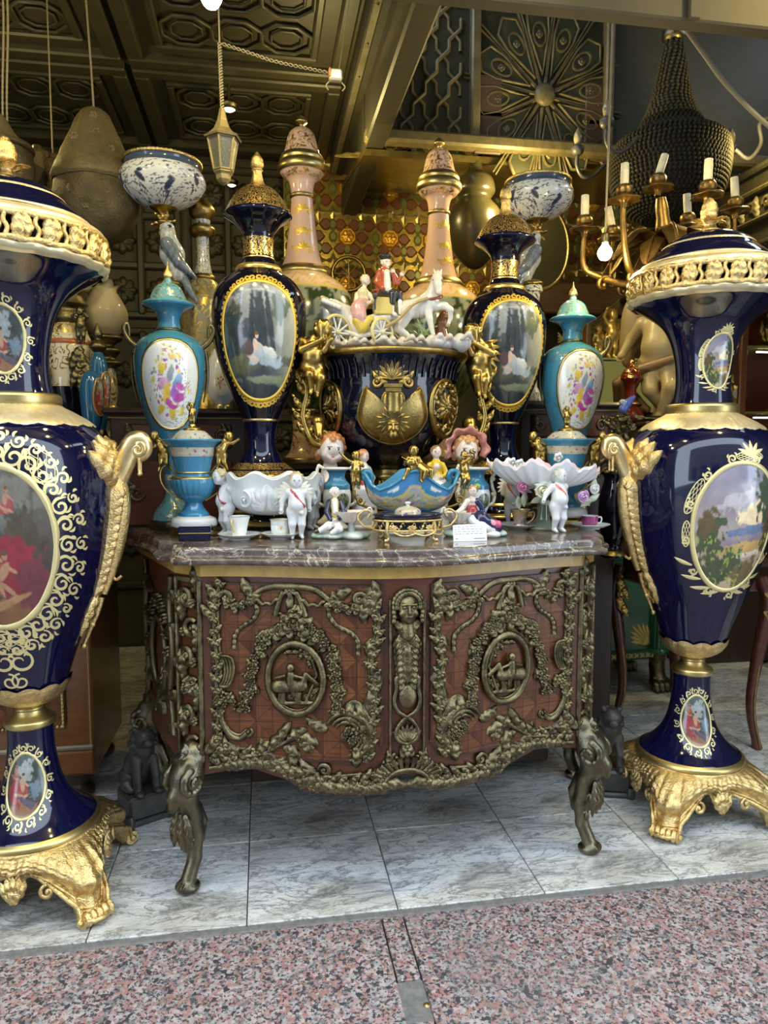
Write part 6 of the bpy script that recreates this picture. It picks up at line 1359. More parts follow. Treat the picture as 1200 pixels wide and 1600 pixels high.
# ---- two girls' heads
def girl(name, label, px, py, dd, rz, hair, bonnet=None, scale=.054):
    c = at_d(px, py, dd); T = thing(name, label, 'bust', (c[0],c[1],1.0), rz); hz = c[2]-1.0; s = Sculpt(); SK = (.68,.60,.56)
    head(s, (0,0,hz), scale, 0, .05, .10, SK, hair, 54, True, False, (.52,.10,.10), True, (.05,.05,.07)); M = rotm((1,0,0), .05) @ rotm((0,1,0), .10)
    for e in (-1,1):
        s.dot(A(0,0,hz)+M @ A(e*.31,-.80,.05)*scale, (scale*.15,.02,scale*.10), (.75,.75,.76)); s.dot(A(0,0,hz)+M @ A(e*.31,-.84,.05)*scale, (scale*.085,.03,scale*.09), (.10,.13,.18)); s.dot(A(0,0,hz)+M @ A(e*.31,-.86,.05)*scale, (scale*.04,.03,scale*.045), (.01,.01,.01)); s.dot(A(0,0,hz)+M @ A(e*.31,-.82,.155)*scale, (scale*.16,.03,scale*.022), (.16,.08,.05))
    s.cone((0,.01,hz-.04), (0,.015,hz-.09), .022, .026, SK, .4); s.cone((0,.015,hz-.085), (0,.015,hz-.12), .03, .05, SK, .4); g = s.geo(120); child('head', g, M_paint, T)
    g = G(); lathe([(.05,0),(.052,.01),(.03,.03),(.022,.06),(.03,hz-.12),(.05,hz-.115)], 40, 4, g=g); child('socle', g, M_white, T)
    if bonnet:
        g = G(); n = 90; a = np.linspace(-.45, pi+.45, n); rows = []
        for rr, y, w_ in ((.95,.55,0),(1.12,.25,.02),(1.18,-.20,.05),(1.42,-.42,.09),(1.62,-.46,.12),(1.58,-.38,.12),(1.30,-.28,.06),(1.10,-.05,.02)):
            R_ = scale*(rr+w_*np.cos(a*9)); rows.append(np.stack([R_*np.cos(a), np.full(n, scale*y)+scale*w_*.6*np.sin(a*9), hz+.1*scale+R_*np.sin(a)*.98], -1))
        g.add(np.array(rows), grid_faces(len(rows), n), 0, True, A(.42,.17,.15)); ball(g, (0,.3*scale,hz+.15*scale), (scale*1.02,scale*.95,scale*1.02), 24, 0, A(.42,.17,.15)); child('bonnet', g, M_paint, T)
    return T
girl('girl_head', "porcelain girl's head with curly red hair behind the white cherub bowl", 517, 702, 2.58, .15, (.52,.21,.07))
girl('girl_head', "porcelain girl's head in a ruffled dusty pink bonnet", 728, 704, 2.58, -.05, (.50,.26,.11), True, .049)
# ---- two small blue and white two-handled vases
def blue_vase(px, lab, dd=2.44, base=827):
    p = on(px, base); dd = dist(p); T = thing('blue_vase', lab, 'vase', p, 0, 'pair of small blue and white vases'); k = dd/FPX; c = lambda L: pxp(L, base, dd); n = 40
    g = G(); lathe(c([(17,827),(18,823),(12,818),(9,812),(13,806)]), n, 4, g=g); child('foot', g, M_white, T)
    B = c([(13,807),(19,795),(22,782),(22,772),(20,763)]); g = G(); lathe(B, n, 5, g=g); child('belly', g, M_white, T)
    S = lathe_map(B, -pi/2+.35); m, _ = medallion(S, (base-781)*k, 11*k, 12*k, 'garden', 0, 16, 40, .0008); child('medallion', m, M_scene, T)
    g = G(); lathe(c([(20.5,764),(20,757),(15,751),(12.5,745),(14,738),(20,733)]), n, 4, g=g); child('neck', g, M_turqp, T)
    g = G(); lathe(c([(20,734),(22,732),(20,730),(17,731)]), n, 3, g=g); child('rim', g, M_white, T)
    for sd in (-1,1):
        g = G(); P = smooth([(sd*19*k,0,(base-733)*k),(sd*28*k,0,(base-728)*k),(sd*31*k,0,(base-738)*k),(sd*25*k,0,(base-748)*k),(sd*27*k,0,(base-762)*k),(sd*31*k,0,(base-772)*k),(sd*28*k,0,(base-785)*k),(sd*20*k,0,(base-790)*k)], 6); tube(P, .0055, 8, g)
        for y in (728,748,772): ball(g, (sd*28*k,0,(base-y)*k), .008, 8)
        child('handle', g, glaze('white_gilt_handle', (.78,.76,.66), (.6,.44,.14), 60, 3, .12), T)
bv = blue_vase(527, 'small blue and white two-handled vase below the red-haired girl head'); blue_vase(743, 'small blue and white two-handled vase below the pink bonnet girl head')
# ---- blue boat-shaped centrepiece
d = 2.31; base = 834; p = on(641, base); T = thing('boat_centrepiece', 'blue boat-shaped porcelain centrepiece with flower band and gilt cherub musicians', 'centrepiece', p); k = d/FPX; Z = lambda y: (base-y)*k; Xp = lambda x: (x-641)*k
u = np.linspace(-1, 1, 81); w_ = np.linspace(0, 1, 22)
zr = np.interp(np.abs(u), [0,.12,.3,.5,.7,.85,.95,1], [Z(735),Z(737),Z(748),Z(758),Z(764),Z(757),Z(742),Z(738)]); zk = Z(803)+.03*np.abs(u)**3; bw = .070*np.sqrt(np.clip(1-(np.abs(u)*.985)**2.4, 0, 1))+.004
for side, nm in ((-1,'hull'),(1,'hull_back')):
    X = np.repeat((u*75*k)[None]*1, 22, 0)*(.70+.30*np.sqrt(w_))[:, None]; Y = side*(bw[None]*np.sin(w_*pi/2)[:, None]**.7); ZZ = zk[None]+(zr-zk)[None]*(w_**1.25)[:, None]; V = np.stack([X, Y, ZZ], -1)
    C = np.tile(A(.045,.21,.42), (V.shape[0]*V.shape[1], 1)); W_ = np.repeat(w_[:, None], 81, 1).ravel(); U = np.repeat(u[None], 22, 0).ravel()
    bd = (W_ > .30) & (W_ < .66+.06*np.cos(U*9)); fc = paint('flowerband', U, (W_-.5)*3); C[bd] = fc[bd]; ed = (np.abs(W_-.30) < .025) | (np.abs(W_-.66-.06*np.cos(U*9)) < .03); C[ed] = A(.55,.44,.18)
    hl = np.abs((np.abs(U)-.42)/.15)+np.abs((W_-.84-.10*(np.abs(U)-.42))/.055) < 1; C[hl] = A(.70,.68,.58)
    g = G(); g.add(V, grid_faces(22, 81), 0, True, C); g.add((V*A(.95,.9,1))+A(0,0,.004), grid_faces(22, 81), 0, True, A(.10,.30,.50)); child(nm, g, M_paint, T)
    g = G(); tube(V[-1], .0055, 8, g); child('rim', g, M_turqp, T)
for sd in (-1,1):
    g = G(); P = spiral((sd*70*k, Z(744)), .020, .006, pi/2+sd*pi*.75, -sd*1.1, 24); tube(np.stack([P[:,0], 0*P[:,0], P[:,1]], -1), np.linspace(.010,.006,24), 8, g); child('volute', g, M_turqp, T)
    g = G(); P = smooth([(sd*56*k,0,Z(795)),(sd*76*k,0,Z(788)),(sd*86*k,0,Z(775)),(sd*88*k,0,Z(765))], 6); tube(P, .0042, 8, g); cscroll(g, flatS((0,0,0),(1,0,0),(0,0,1),(0,-1,0)), (sd*78*k,Z(782)), .014, 0, 1.2, .004, 0, sd); child('scroll_arm', g, M_gold2, T)
    J = dict(haL=(-.40,-.05,.92),elL=(-.27,-.03,.78),haR=(.10,-.12,.62),elR=(.17,-.05,.60)) if sd < 0 else dict(haL=(.10,-.20,.78),elL=(-.10,-.16,.66),haR=(.16,-.22,.80),elR=(.18,-.08,.64),knL=(-.06,-.14,.28),knR=(.08,-.16,.25))
    g = putto(60*k, 58, J, -sd*.5, 0, colored=False); child('gilt_cherub', g, M_gold2, T, loc=(sd*85*k,-.004,Z(764)))
g = G(); tube([(82*k,-.02,Z(712)),(90*k,-.03,Z(712)),(97*k,-.035,Z(716)),(97*k,-.035,Z(708)),(90*k,-.035,Z(706))], np.linspace(.003,.007,5), 8, g); child('horn', g, M_gold2, T)
J = dict(chest=(0,0,.62),knL=(-.16,-.18,.44),anL=(-.24,-.16,.26),toL=(-.28,-.20,.22),knR=(.16,-.20,.42),anR=(.14,-.16,.20),toR=(.16,-.22,.16),haL=(-.22,-.17,.62),elL=(-.20,-.04,.56),haR=(.04,-.18,.56),elR=(.19,-.05,.56))
g = putto(66*k, 66, J, -.2, .1, colored=False); child('musician', g, M_gold2, T, loc=(Xp(640),-.055,Z(762)))
g = G(); s = Sculpt(); s.path([(Xp(648),-.075,Z(728)),(Xp(656),-.09,Z(735)),(Xp(652),-.092,Z(746))], [.012,.010,.004]); s.path([(Xp(650),-.07,Z(727)),(Xp(664),-.085,Z(735)),(Xp(664),-.09,Z(745))], [.011,.009,.004]); s.geo(40, g=g, colored=False); child('goat_legs', g, M_gold2, T, kind='stuff')
g = G(); ball(g, (Xp(634),-.078,Z(722)), (.016,.008,.011), 12); tube([(Xp(634),-.08,Z(722)),(Xp(619),-.082,Z(714))], .0022, 6, g); child('lute', g, M_gold2, T)
g = G(); n = 80; lathe([(.060,0),(.063,.006),(.052,.016),(.038,.030),(.030,.045),(.040,.062),(.05,.07)], n, 4, g=g, flute=lambda a, t, r, z: .0022*np.abs(np.cos(a*12))); g.V = [v*A(1.3,.8,1) for v in g.V]; child('gadrooned_foot', g, M_white, T)
# ---- two porcelain ladies behind the boat
def lady(name, lab, px, ytop, yb, dd, rz, bodice, skirt, hair, apron=None, shawl=None):
    q = at_d(px, yb, dd); T = thing(name, lab, 'figurine', (q[0],q[1],1.0), rz); top = zpx(ytop, dd)+EYE-1.0; k = dd/FPX; s = Sculpt(); r = 9.5*k; SK = (.68,.56,.49)
    hz = top-r*1.3; s.cone((0,0,hz-1.0*r), (0,0,hz-1.9*r), .36*r, .42*r, SK, .4); s.cone((0,0,hz-2.2*r), (0,-.02*r,hz-4.2*r), 1.05*r, .82*r, bodice, .5); s.ell((0,-.75*r,hz-2.35*r), (.62*r,.42*r,.5*r), SK, .3)
    s.path([(0,0,hz-4.4*r),(0,-.2*r,hz-5.6*r),(0,-.2*r,.04),(0,-.2*r,.012)], [.95*r,1.9*r,.042,.046], skirt, .4)
    if apron: s.ell((0,-1.2*r,hz-6.0*r), (1.3*r,1.2*r,1.6*r), apron, .3)
    for e in (-1,1): s.path([(e*1.0*r,0,hz-2.1*r),(e*1.75*r,-.3*r,hz-3.6*r),(e*.75*r,-1.5*r,hz-(4.0 if e > 0 else 3.2)*r)], [.52*r,.44*r,.28*r], bodice, .4); s.ell((e*.6*r,-1.6*r,hz-(4.1 if e > 0 else 3.1)*r), .32*r, SK, .3)
    if shawl: s.path([(-1.2*r,.1*r,hz-1.9*r),(-1.5*r,-.5*r,hz-3.4*r),(-1.0*r,-1.1*r,hz-4.6*r)], [.5*r,.55*r,.4*r], shawl, .3)
    head(s, (0,0,hz), r, .35 if shawl else .1, .05, 0, SK, hair, 30, True, True); s.ell((0,.75*r,hz+.5*r), .55*r, hair); g = s.geo(100)
    for e in (-1,1): fingers(g, (e*1.5*r,-.6*r,hz-3.8*r), (e*.6*r,-1.6*r,hz-(4.1 if e > 0 else 3.1)*r), .28*r, SK)
    child('figure', g, M_paint, T); g = G(); lathe([(.055,0),(.057,.008),(.045,.014),(.0001,.016)], 36, 3, g=g); child('base', g, M_white, T)
lady('lady_figurine', 'red-haired porcelain lady in white with a red shawl behind the boat', 568, 700, 800, 2.47, .55, (.64,.62,.60), (.60,.58,.60), (.48,.20,.08), None, (.45,.04,.05))
lady('lady_figurine', 'brown-haired porcelain lady in a yellow bodice behind the boat', 681, 694, 800, 2.47, -.1, (.62,.42,.03), (.62,.58,.53), (.26,.14,.06), (.74,.72,.72))
# ---- reclining gentleman and lady with basket dishes
def W_(p, dd): return lambda px, py, dy=0.: at_d(px, py, dd+dy)-p
p = on(531, 841); d = dist(p); w2 = W_(p, d); k = d/FPX; T = thing('gentleman_dish', 'porcelain gentleman in a navy coat leaning on a basket dish', 'figurine', p)
s = Sculpt(); SK = (.68,.55,.47)
s.path([w2(523,785,.01),w2(524,806,.01),w2(524,818,.01)], [9*k,8*k,10*k], NAVYC, .3); s.path([w2(523,783,-.005),w2(524,806,-.008)], [6*k,6*k], (.62,.48,.12), .2); s.path([w2(523,783,-.012),w2(524,800,-.016)], [4*k,4*k], (.76,.76,.80), .2)
s.path([w2(514,785,.01),w2(511,800,-.01),w2(517,812,-.025)], [5*k,4.5*k,4*k], NAVYC, .3); s.path([w2(533,786,.01),w2(538,800,-.005),w2(530,810,-.02)], [5*k,4.5*k,4*k], NAVYC, .3)
s.path([w2(524,815,-.01),w2(512,822,-.03),w2(500,829,-.03)], [7*k,6*k,4.5*k], (.78,.77,.75), .3); s.path([w2(500,829,-.03),w2(493,831,-.035)], [4*k,3*k], (.05,.04,.04), .2); s.path([w2(527,818,-.01),w2(530,826,-.04),w2(519,833,-.04)], [7*k,6*k,4*k], (.78,.77,.75), .3)
head(s, w2(523,770), 8.2*k, .2, .1, 0, SK, (.76,.75,.73), 26); g = s.geo(90); fingers(g, w2(511,800,-.01), w2(517,812,-.025), 4*k, SK); fingers(g, w2(538,800,-.005), w2(530,810,-.02), 4*k, SK); child('figure', g, M_paint, T)
def dish(T, c, rx, col2):
    g = G(); n = 72; L = lathe([(.004,-.022),(.022,-.020),(.040,-.004),(.052,.010),(.054,.013),(.050,.010),(.036,-.003),(.001,-.014)], n, 4, flute=lambda a, t, r, z: .0022*np.cos(a*14)); V = L.V[0]*A(rx/.054,.8*rx/.054,1)
    g.add(V, L.F[0][0], 0, True, np.where((np.hypot(V[:,0],V[:,1]) > rx*.8)[:, None], A(.74,.70,.64), A(*col2))); g.build('dish', M_paint, T, c)
dish(T, w2(550,805,-.01), 27*k, (.70,.60,.52)); g = G(); tube(smooth([w2(570,800),w2(578,793),w2(581,802),w2(573,812)], 6), .003, 8, g); tube([w2(550,812),w2(549,830)], .010, 10, g); child('dish_handle', g, M_white, T)
def wavybase(T, x0, x1, y, w2, col, col2, dy=.0):
    s = Sculpt(); n = 7
    for i in range(n): t = i/(n-1); c = w2(x0+(x1-x0)*t, y, dy+.015*sin(i*2.2)); c[2] = .009; s.ell(c, (.024+.005*(i % 2),.034+.006*sin(i*1.7),.011+.003*(i % 2)), col if i % 3 else col2, .5)
    g = s.geo(60); g.build('rocky_base', M_paint, T)
wavybase(T, 498, 566, 838, w2, (.66,.72,.66), (.42,.55,.42))
p = on(742, 838); d = dist(p); w2 = W_(p, d); k = d/FPX; T = thing('lady_dish', 'porcelain lady in a navy skirt reclining beside a basket dish', 'figurine', p); s = Sculpt()
s.path([w2(738,782,.01),w2(737,800,.01)], [8*k,7*k], (.64,.60,.56), .4); s.path([w2(738,797,-.005),w2(737,806,-.005)], [8*k,9*k], (.32,.03,.04), .3); s.path([w2(740,808,0),w2(752,812,-.02),w2(766,820,-.02),w2(778,824,-.02)], [11*k,12*k,11*k,8*k], (.016,.02,.075), .4); s.path([w2(738,812,-.02),w2(752,822,-.035),w2(768,828,-.03)], [7*k,8*k,6*k], (.78,.76,.78), .3)
s.path([w2(730,783),w2(723,794),w2(715,800,-.01)], [4.5*k,4*k,3*k], (.78,.70,.64), .3); s.path([w2(746,783),w2(753,792),w2(754,804)], [5*k,4.5*k,4*k], (.02,.025,.09), .3); s.ell(w2(778,819,-.03), 6*k, (.62,.10,.22)); s.ell(w2(770,817,-.035), 4*k, (.70,.30,.38))
s.cone(w2(738,776), w2(738,782), 4*k, 5*k, SK, .3); head(s, w2(739,767), 8*k, -.35, .1, 0, SK, (.40,.20,.08), 26); s.ell(w2(746,760), 5*k, (.22,.32,.08)); g = s.geo(90); fingers(g, w2(723,794), w2(715,800,-.01), 3.5*k, SK); fingers(g, w2(753,792), w2(754,804), 3.5*k, SK); child('figure', g, M_paint, T)
dish(T, w2(716,806,-.005), 26*k, (.70,.62,.56)); g = G(); tube([w2(716,812),w2(716,828)], .010, 10, g); tube(smooth([w2(700,800),w2(693,793),w2(690,803),w2(698,812)], 6), .003, 8, g); child('dish_handle', g, M_white, T); wavybase(T, 705, 780, 835, w2, (.72,.74,.72), (.50,.66,.60))
# ---- gilt-mounted cobalt box in front
d = 2.12; p = on(637, 843); d = dist(p); k = d/FPX; T = thing('mounted_box', 'oval cobalt lidded box in a pierced gilt stand with garlands, at the slab edge', 'box', p); Z = lambda y: (844-y)*k; rx, ry = 55*k, .065
ov = lambda a, f=1.: np.stack([rx*f*np.cos(a), ry*f*np.sin(a)], -1); a = np.linspace(0, 2*pi, 80, endpoint=False); r3 = lambda a, z, f=1.: np.column_stack([ov(a, f), np.full(len(a), z)])
So = lambda s, z, h: np.stack([(rx+np.asarray(h))*np.cos(np.asarray(s)-pi/2), (ry+np.asarray(h))*np.sin(np.asarray(s)-pi/2), np.asarray(z)+0*np.asarray(s)], -1)
g = G(); tube(r3(a, Z(812)), .0035, 8, g, closed=True); tube(r3(a, Z(827)), .0035, 8, g, closed=True); child('gallery_rail', g, M_gold, T)
for i in range(20):
    s0 = i*2*pi/20; g = G(); s = np.linspace(-.11, .11, 12); P = np.stack([s0+s, Z(819.5)+5*k*np.sin(s/.11*pi)], -1); strip(g, lambda x, z, h: So(x, z, h), P, .003, -.001, .002, crown=.001); ball(g, So(np.array([s0]), np.array([Z(820)]), np.array([.001]))[0], .0042, 7); child('gallery_scroll', g, M_gold, T)
for i in range(4):
    s0 = pi/4+i*pi/2; s0 = (.72,pi-.72,pi+.72,-.72)[i]; b = So(np.array([s0]), np.array([0.]), np.array([0.]))[0]; g = G(); o = unit(b*A(1,1,0)); P = smooth([b+A(0,0,Z(812)),b+A(0,0,Z(828))+o*.004,b+A(0,0,.012)-o*.004,b+o*.008], 5); tube(P, np.linspace(.0055,.0035,len(P)), 8, g); ball(g, b+A(0,0,.004)+o*.008, .0055, 8); child('foot', g, M_gold, T)
for c0 in (-.55,0,.55,pi):
    g = G(); rosette(g, lambda x, z, h: So(np.asarray(x)/.06, z, h), (c0*.06, Z(822)), .009, 8, .006); s = np.linspace(-.33, .33, 15); P = So(c0+.36+s, Z(829)-.010*(1-(s/.33)**2), .004+0*s); tube(P, .0022+.0012*np.abs(np.sin(s*30)), 6, g); child('garland', g, M_gold, T)
g = G(); g.add(np.stack([r3(a, Z(826), .94), r3(a, Z(806), .96), r3(a, Z(804), 1.02), r3(a, Z(802.5), 1.0), r3(a, Z(803), .6), r3(a, Z(803), .02)]), grid_faces(6, 80, True)); child('tray', g, M_cobalt, T)
g = G(); lathe(pxp([(21,804),(20,798),(14,794),(5,791.5),(.1,791)], 844, d), 40, 4, g=g); child('lid', g, M_turqf, T); g = G(); lathe(pxp([(3,792),(3,789),(5,787),(4,785),(.1,784.5)], 844, d), 20, 3, g=g); child('knob', g, M_white, T)
for sd in (-1,1): g = G(); P = smooth([(sd*rx,0,Z(826)),(sd*(rx+14*k),0,Z(822)),(sd*(rx+24*k),0,Z(808)),(sd*(rx+14*k),0,Z(797)),(sd*(rx+4*k),0,Z(800)),(sd*(rx+8*k),0,Z(808))], 6); tube(P, .0034, 8, g); child('handle', g, M_gold, T)
# ---- cups and saucers
def saucer(px, py, hw, lab, m=M_white, lobes=0, edge=M_goldsat):
    q = on(px, py); dd = dist(q); r = hw*dd/FPX; T = thing('saucer', lab, 'saucer', q, 0, 'saucers along the slab edge'); fl = (lambda a, t, r_, z: .025*r*np.cos(a*lobes)*np.clip(r_/r, 0, 1)) if lobes else None
    g = G(); lathe([(.52*r,0),(.50*r,.003),(.75*r,.007),(r,.0155),(1.01*r,.0165),(.98*r,.017),(.72*r,.0095),(.45*r,.006),(.0005,.006)], 64, 4, g=g, flute=fl); child('dish', g, m, T)
    g = G(); lathe([(1.0*r,.0155),(1.018*r,.0166),(.985*r,.0174)], 64, 3, g=g, flute=fl); child('rim_line', g, edge, T); return q, T
def cup(q, name, lab, prof, m, handle, hm, rim=M_goldsat, rz=0, flute=None, inner=M_white, extra=None):
    T = thing(name, lab, 'cup', q+A(0,0,.0068), rz, 'cups along the slab edge'); g = G(); lathe(prof, 56, 5, g=g, flute=flute); child('body', g, m, T)
    r, z = prof[-1]; g = G(); lathe([(r,z),(r+.0008,z+.0012),(r-.0012,z+.001),(r-.002,z-.004)], 56, 3, g=g, flute=(lambda a, t, r_, z_: flute(a, 1+0*t, r_, z_)) if flute else None); child('rim', g, rim, T)
    g = G(); lathe([(r-.0015,z),(prof[len(prof)//2][0]-.003,prof[len(prof)//2][1]),(.001,.008)], 40, 4, g=g); child('inside', g, inner, T)
    g = G(); tube(smooth(handle, 6), .0028, 8, g); child('handle', g, hm, T)
    if extra: extra(T)
    return T
M_dkline = simple('dark_gilt_rim_line', (.06,.05,.04), .3)
q, _ = saucer(374, 842, 33, 'plain white gilt-edged saucer under the tapered white cup'); cup(q, 'tea_cup', 'tapered white cup with gilt spray and a dark rim', [(.019,0),(.020,.003),(.023,.02),(.028,.042),(.0335,.062)], glaze('white_cup_gilt_spray', (.80,.80,.78), (.62,.45,.16), 30, 2, .06, cover=.56), [(-.018,-.018,.052),(-.021,-.030,.050),(-.020,-.034,.036),(-.016,-.024,.016)], M_gold, M_dkline)
def posy(T):
    S = lathe_map([(.020,.004),(.027,.02),(.029,.035),(.030,.044)], -pi/2-.1); m, _ = medallion(S, .027, .012, .012, 'posy', 0, 18, 40, .0005); child('posy', m, M_scene, T)
q, _ = saucer(438, 841, 30, 'white wavy-edged saucer under the rose-painted cup', M_white, 8); cup(q, 'tea_cup', 'white lipped cup painted with a rose and green foot', [(.018,0),(.020,.003),(.026,.012),(.028,.028),(.027,.042),(.031,.050)], glaze('white_green_cup', (.78,.80,.78), c2=(.68,.74,.68)), [(.028,0,.040),(.042,0,.044),(.046,0,.032),(.038,0,.018),(.026,0,.013)], simple('gilt_green_handle', (.45,.42,.25), .3, .4), rz=.2, extra=posy)
q, _ = saucer(812, 826, 31, 'white scalloped saucer under the gilt painted cup', M_white, 12); cup(q, 'tea_cup', 'gilt and blue painted flared cup with a leafy handle', [(.020,0),(.024,.003),(.020,.012),(.023,.03),(.027,.045),(.035,.058)], glaze('gilt_painted_cup', (.30,.22,.24), (.72,.50,.22), 50, 3, .2, c2=(.10,.12,.25)), [(.028,0,.048),(.046,0,.050),(.048,0,.036),(.040,0,.022),(.026,0,.012)], M_gold, M_gold, rz=-.25, inner=simple('gilt_cup_lining', (.60,.42,.18), .3, .8))
q, _ = saucer(921, 826, 31, 'white saucer with a magenta centre under the magenta cup'); cup(q, 'tea_cup', 'small magenta cup with a white handle', [(.019,0),(.020,.003),(.025,.010),(.0275,.024),(.0285,.037)], glaze('magenta_glaze', (.22,.02,.12), c2=(.30,.05,.17)), [(.027,0,.032),(.038,0,.032),(.040,0,.022),(.034,0,.012),(.026,0,.011)], M_white, M_white, rz=-.2, inner=M_white)
# ---- cobalt glass box, price card, floral jar, little blue flask
q = on(304, 846); k = dist(q)/FPX; T = thing('cobalt_box', 'small square cobalt glass box at the slab corner by the turquoise urn', 'box', q, -.05); w0 = 49*k
g = G(); box(g, (0,.03,.0115), (w0,.06,.023), .003); child('body', g, M_cobalt, T); g = G(); box(g, (0,.03,.034), (w0*1.01,.062,.020), .003); child('lid', g, M_cobalt, T); g = G(); box(g, (0,.03,.0235), (w0*1.016,.0635,.0025), .0008); child('gilt_joint', g, M_goldsat, T)
q = on(735, 846); T = thing('price_card', 'white paper price card with grey lines of print leaning at the slab edge', 'card', q, .03); Sx = flatS((0,0,.001), (1,0,0), unit((0,.5,1)), unit((0,-1,.5))); k = dist(q)/FPX; wc, hc = 55*k, 27*k
g = G(); X, Zz = np.meshgrid(np.linspace(-wc/2, wc/2, 12), np.linspace(0, hc, 6)); bow_ = .006*(1-(X/wc*2)**2)*(Zz/hc); V = Sx(X+.004*Zz/hc, Zz, bow_); g.add(V, grid_faces(6, 12)); g.add(V+A(0,.0006,0), grid_faces(6, 12)[:, ::-1]); child('paper', g, M_paper, T)
g = G(); rnd = random.Random(3)
for i, zz in enumerate((.84,.70,.56,.42)):
    x = -wc*.44
    while x < wc*.42:
        l = rnd.uniform(.05,.13)*wc; xs_ = np.array([x, min(x+l, wc*.45)]); bx = .006*(1-(xs_/wc*2)**2)*zz+.0006; V = np.concatenate([Sx(xs_, np.full(2, zz*hc), bx), Sx(xs_, np.full(2, zz*hc+.0022), bx)]); g.add(V, np.array([[0,1,3,2]]), 0, False); x += l+.03*wc
    
for x0, x1 in ((-.44,-.36),(.1,.45)): xs_ = np.array([x0*wc, x1*wc]); bx = .0014+0*xs_; V = np.concatenate([Sx(xs_, np.full(2, .12*hc), bx), Sx(xs_, np.full(2, .12*hc+.003), bx)]); g.add(V, np.array([[0,1,3,2]]), 0, False)
child('print', g, M_ink, T, kind='stuff')
q = on(846, 819); T = thing('floral_jar', 'small dark flower-painted jar between the shell bowl putti', 'jar', q); g = G(); lathe([(.022,0),(.030,.006),(.034,.025),(.033,.045),(.030,.056),(.031,.058),(.027,.058)], 40, 4, g=g); child('body', g, glaze('dark_flower_glaze', (.03,.03,.05), (.4,.3,.12), 40, 2, .06, spots=[(0,(.10,.12,.3)),(.4,(.35,.12,.18)),(.6,(.10,.2,.12)),(.8,(.4,.33,.2))]), T); g = G(); lathe([(.031,.056),(.032,.059),(.029,.061)], 40, 3, g=g); child('rim', g, M_goldsat, T)
# ---- carriage group on the jardiniere
d = 2.62; p = at_d(610, 556.5, d); jz = 1.0+zpx(555, 2.74)-zpx(812, 2.74); p[2] = jz; T = thing('carriage_group', 'porcelain open carriage with lady, coachman and white rearing horse on the jardiniere', 'figurine', p); k = d/FPX
dz = at_d(610, 556.5, d)[2]-jz
w2 = lambda px, py, dy=0.: at_d(px, py, d+dy)-p-A(0,0,dz)
s = Sculpt(); rnd = random.Random(6)
for i in range(15): t = i/14; c = w2(520+200*t, 554, .03*sin(i*2.1)); c[2] = .010+.012*t; s.ell(c, (.034,.075+.014*sin(i*1.3),.013+.015*t+.005*sin(i*2.3)), ((.56,.54,.48),(.46,.42,.30),(.58,.50,.46),(.60,.60,.60))[i % 4] if t < .6 else (.62,.62,.64), .5); s.path([c+A(-.02,-.07,.004), c+A(.004,-.085,.012+.01*t), c+A(.024,-.066,.004)], [.006,.010,.006], (.60,.56,.50), .3)
child('rocky_base', s.geo(96), M_paint, T)
g = G()
for i in range(15): leaf(g, flatS(w2(655+3*(i % 7), 532, -.01+.012*(i % 3)), A(1,0,0), A(0,0,1), A(0,-1,.1)), (0,0), pi/2+(i-7)*.14, .065+.012*(i % 3), .012, (i-7)*.08, .004, 1)
child('grass_tuft', g, simple('porcelain_grass', (.16,.24,.10), .25, 0, (.34,.40,.2), 60), T, kind='stuff')
s = Sculpt(); s.path([w2(690,535,.03),w2(688,515,.03),w2(694,500,.03)], [12*k,9*k,7*k], (.16,.06,.025), .4); s.ell(w2(698,512,.02), 8*k, (.20,.08,.03)); child('tree_stump', s.geo(40), M_paint, T)
for px, py, rx_, dy in ((527,528,21,-.065),(597,527,16,-.065),(545,524,21,.075),(612,524,16,.075)):
    c = w2(px, py, dy); Wh = link(None, 'wheel', T, tuple(c), (0,0,.55)); r = rx_*1.22*k; g = G(); a = np.linspace(0, 2*pi, 36, endpoint=False); tube(np.stack([r*np.cos(a), 0*a, r*np.sin(a)], -1), .0062, 8, g, closed=True); child('rim', g, simple('cream_yellow_rim', (.62,.54,.24), .2), Wh)
    for q in range(10): g = G(); tube([(0,0,0),(r*cos(q*pi/5),0,r*sin(q*pi/5))], .0040, 6, g); child('spoke', g, M_white, Wh)
    g = G(); ball(g, (0,-.004,0), (.010,.012,.010), 10); child('hub', g, simple('cream_hub', (.62,.54,.30), .2), Wh)
s = Sculpt(); WH = (.62,.62,.61); YE = (.66,.50,.08)
s.path([w2(508,480,.01),w2(522,487,.01),w2(540,497,.01)], [7*k,10*k,13*k], WH, .4); 
for i in range(5): s.path([w2(506+6*i,478+2.5*i,-.045),w2(504+6*i,474+2.5*i,.05)], [4.5*k,4.5*k], (.66,.66,.64), .2)
s.path([w2(540,505,0),w2(560,520,0),w2(585,515,0),w2(604,503,0)], [13*k,15*k,14*k,10*k], WH, .5); s.path([w2(560,508,-.035),w2(567,520,-.035),w2(577,508,-.035)], [9*k,8*k,7*k], YE, .2); s.path([w2(537,525,-.03),w2(560,534,-.03),w2(590,528,-.03)], [3.5*k]*3, WH, .3)
s.path([w2(598,500,0),w2(628,506,0)], [5*k,4*k], WH, .3)
for x, y in ((545,515),(548,520),(582,512),(579,516)): s.dot(w2(x,y,-.04), 3.0*k, (.08,.09,.16))
child('carriage_body', s.geo(100), M_paint, T)
g = G(); box(g, w2(598,488,.0), (28*k,.06,26*k), .004, col=A(.62,.50,.16)); child('coachman_seat', g, M_paint, T)
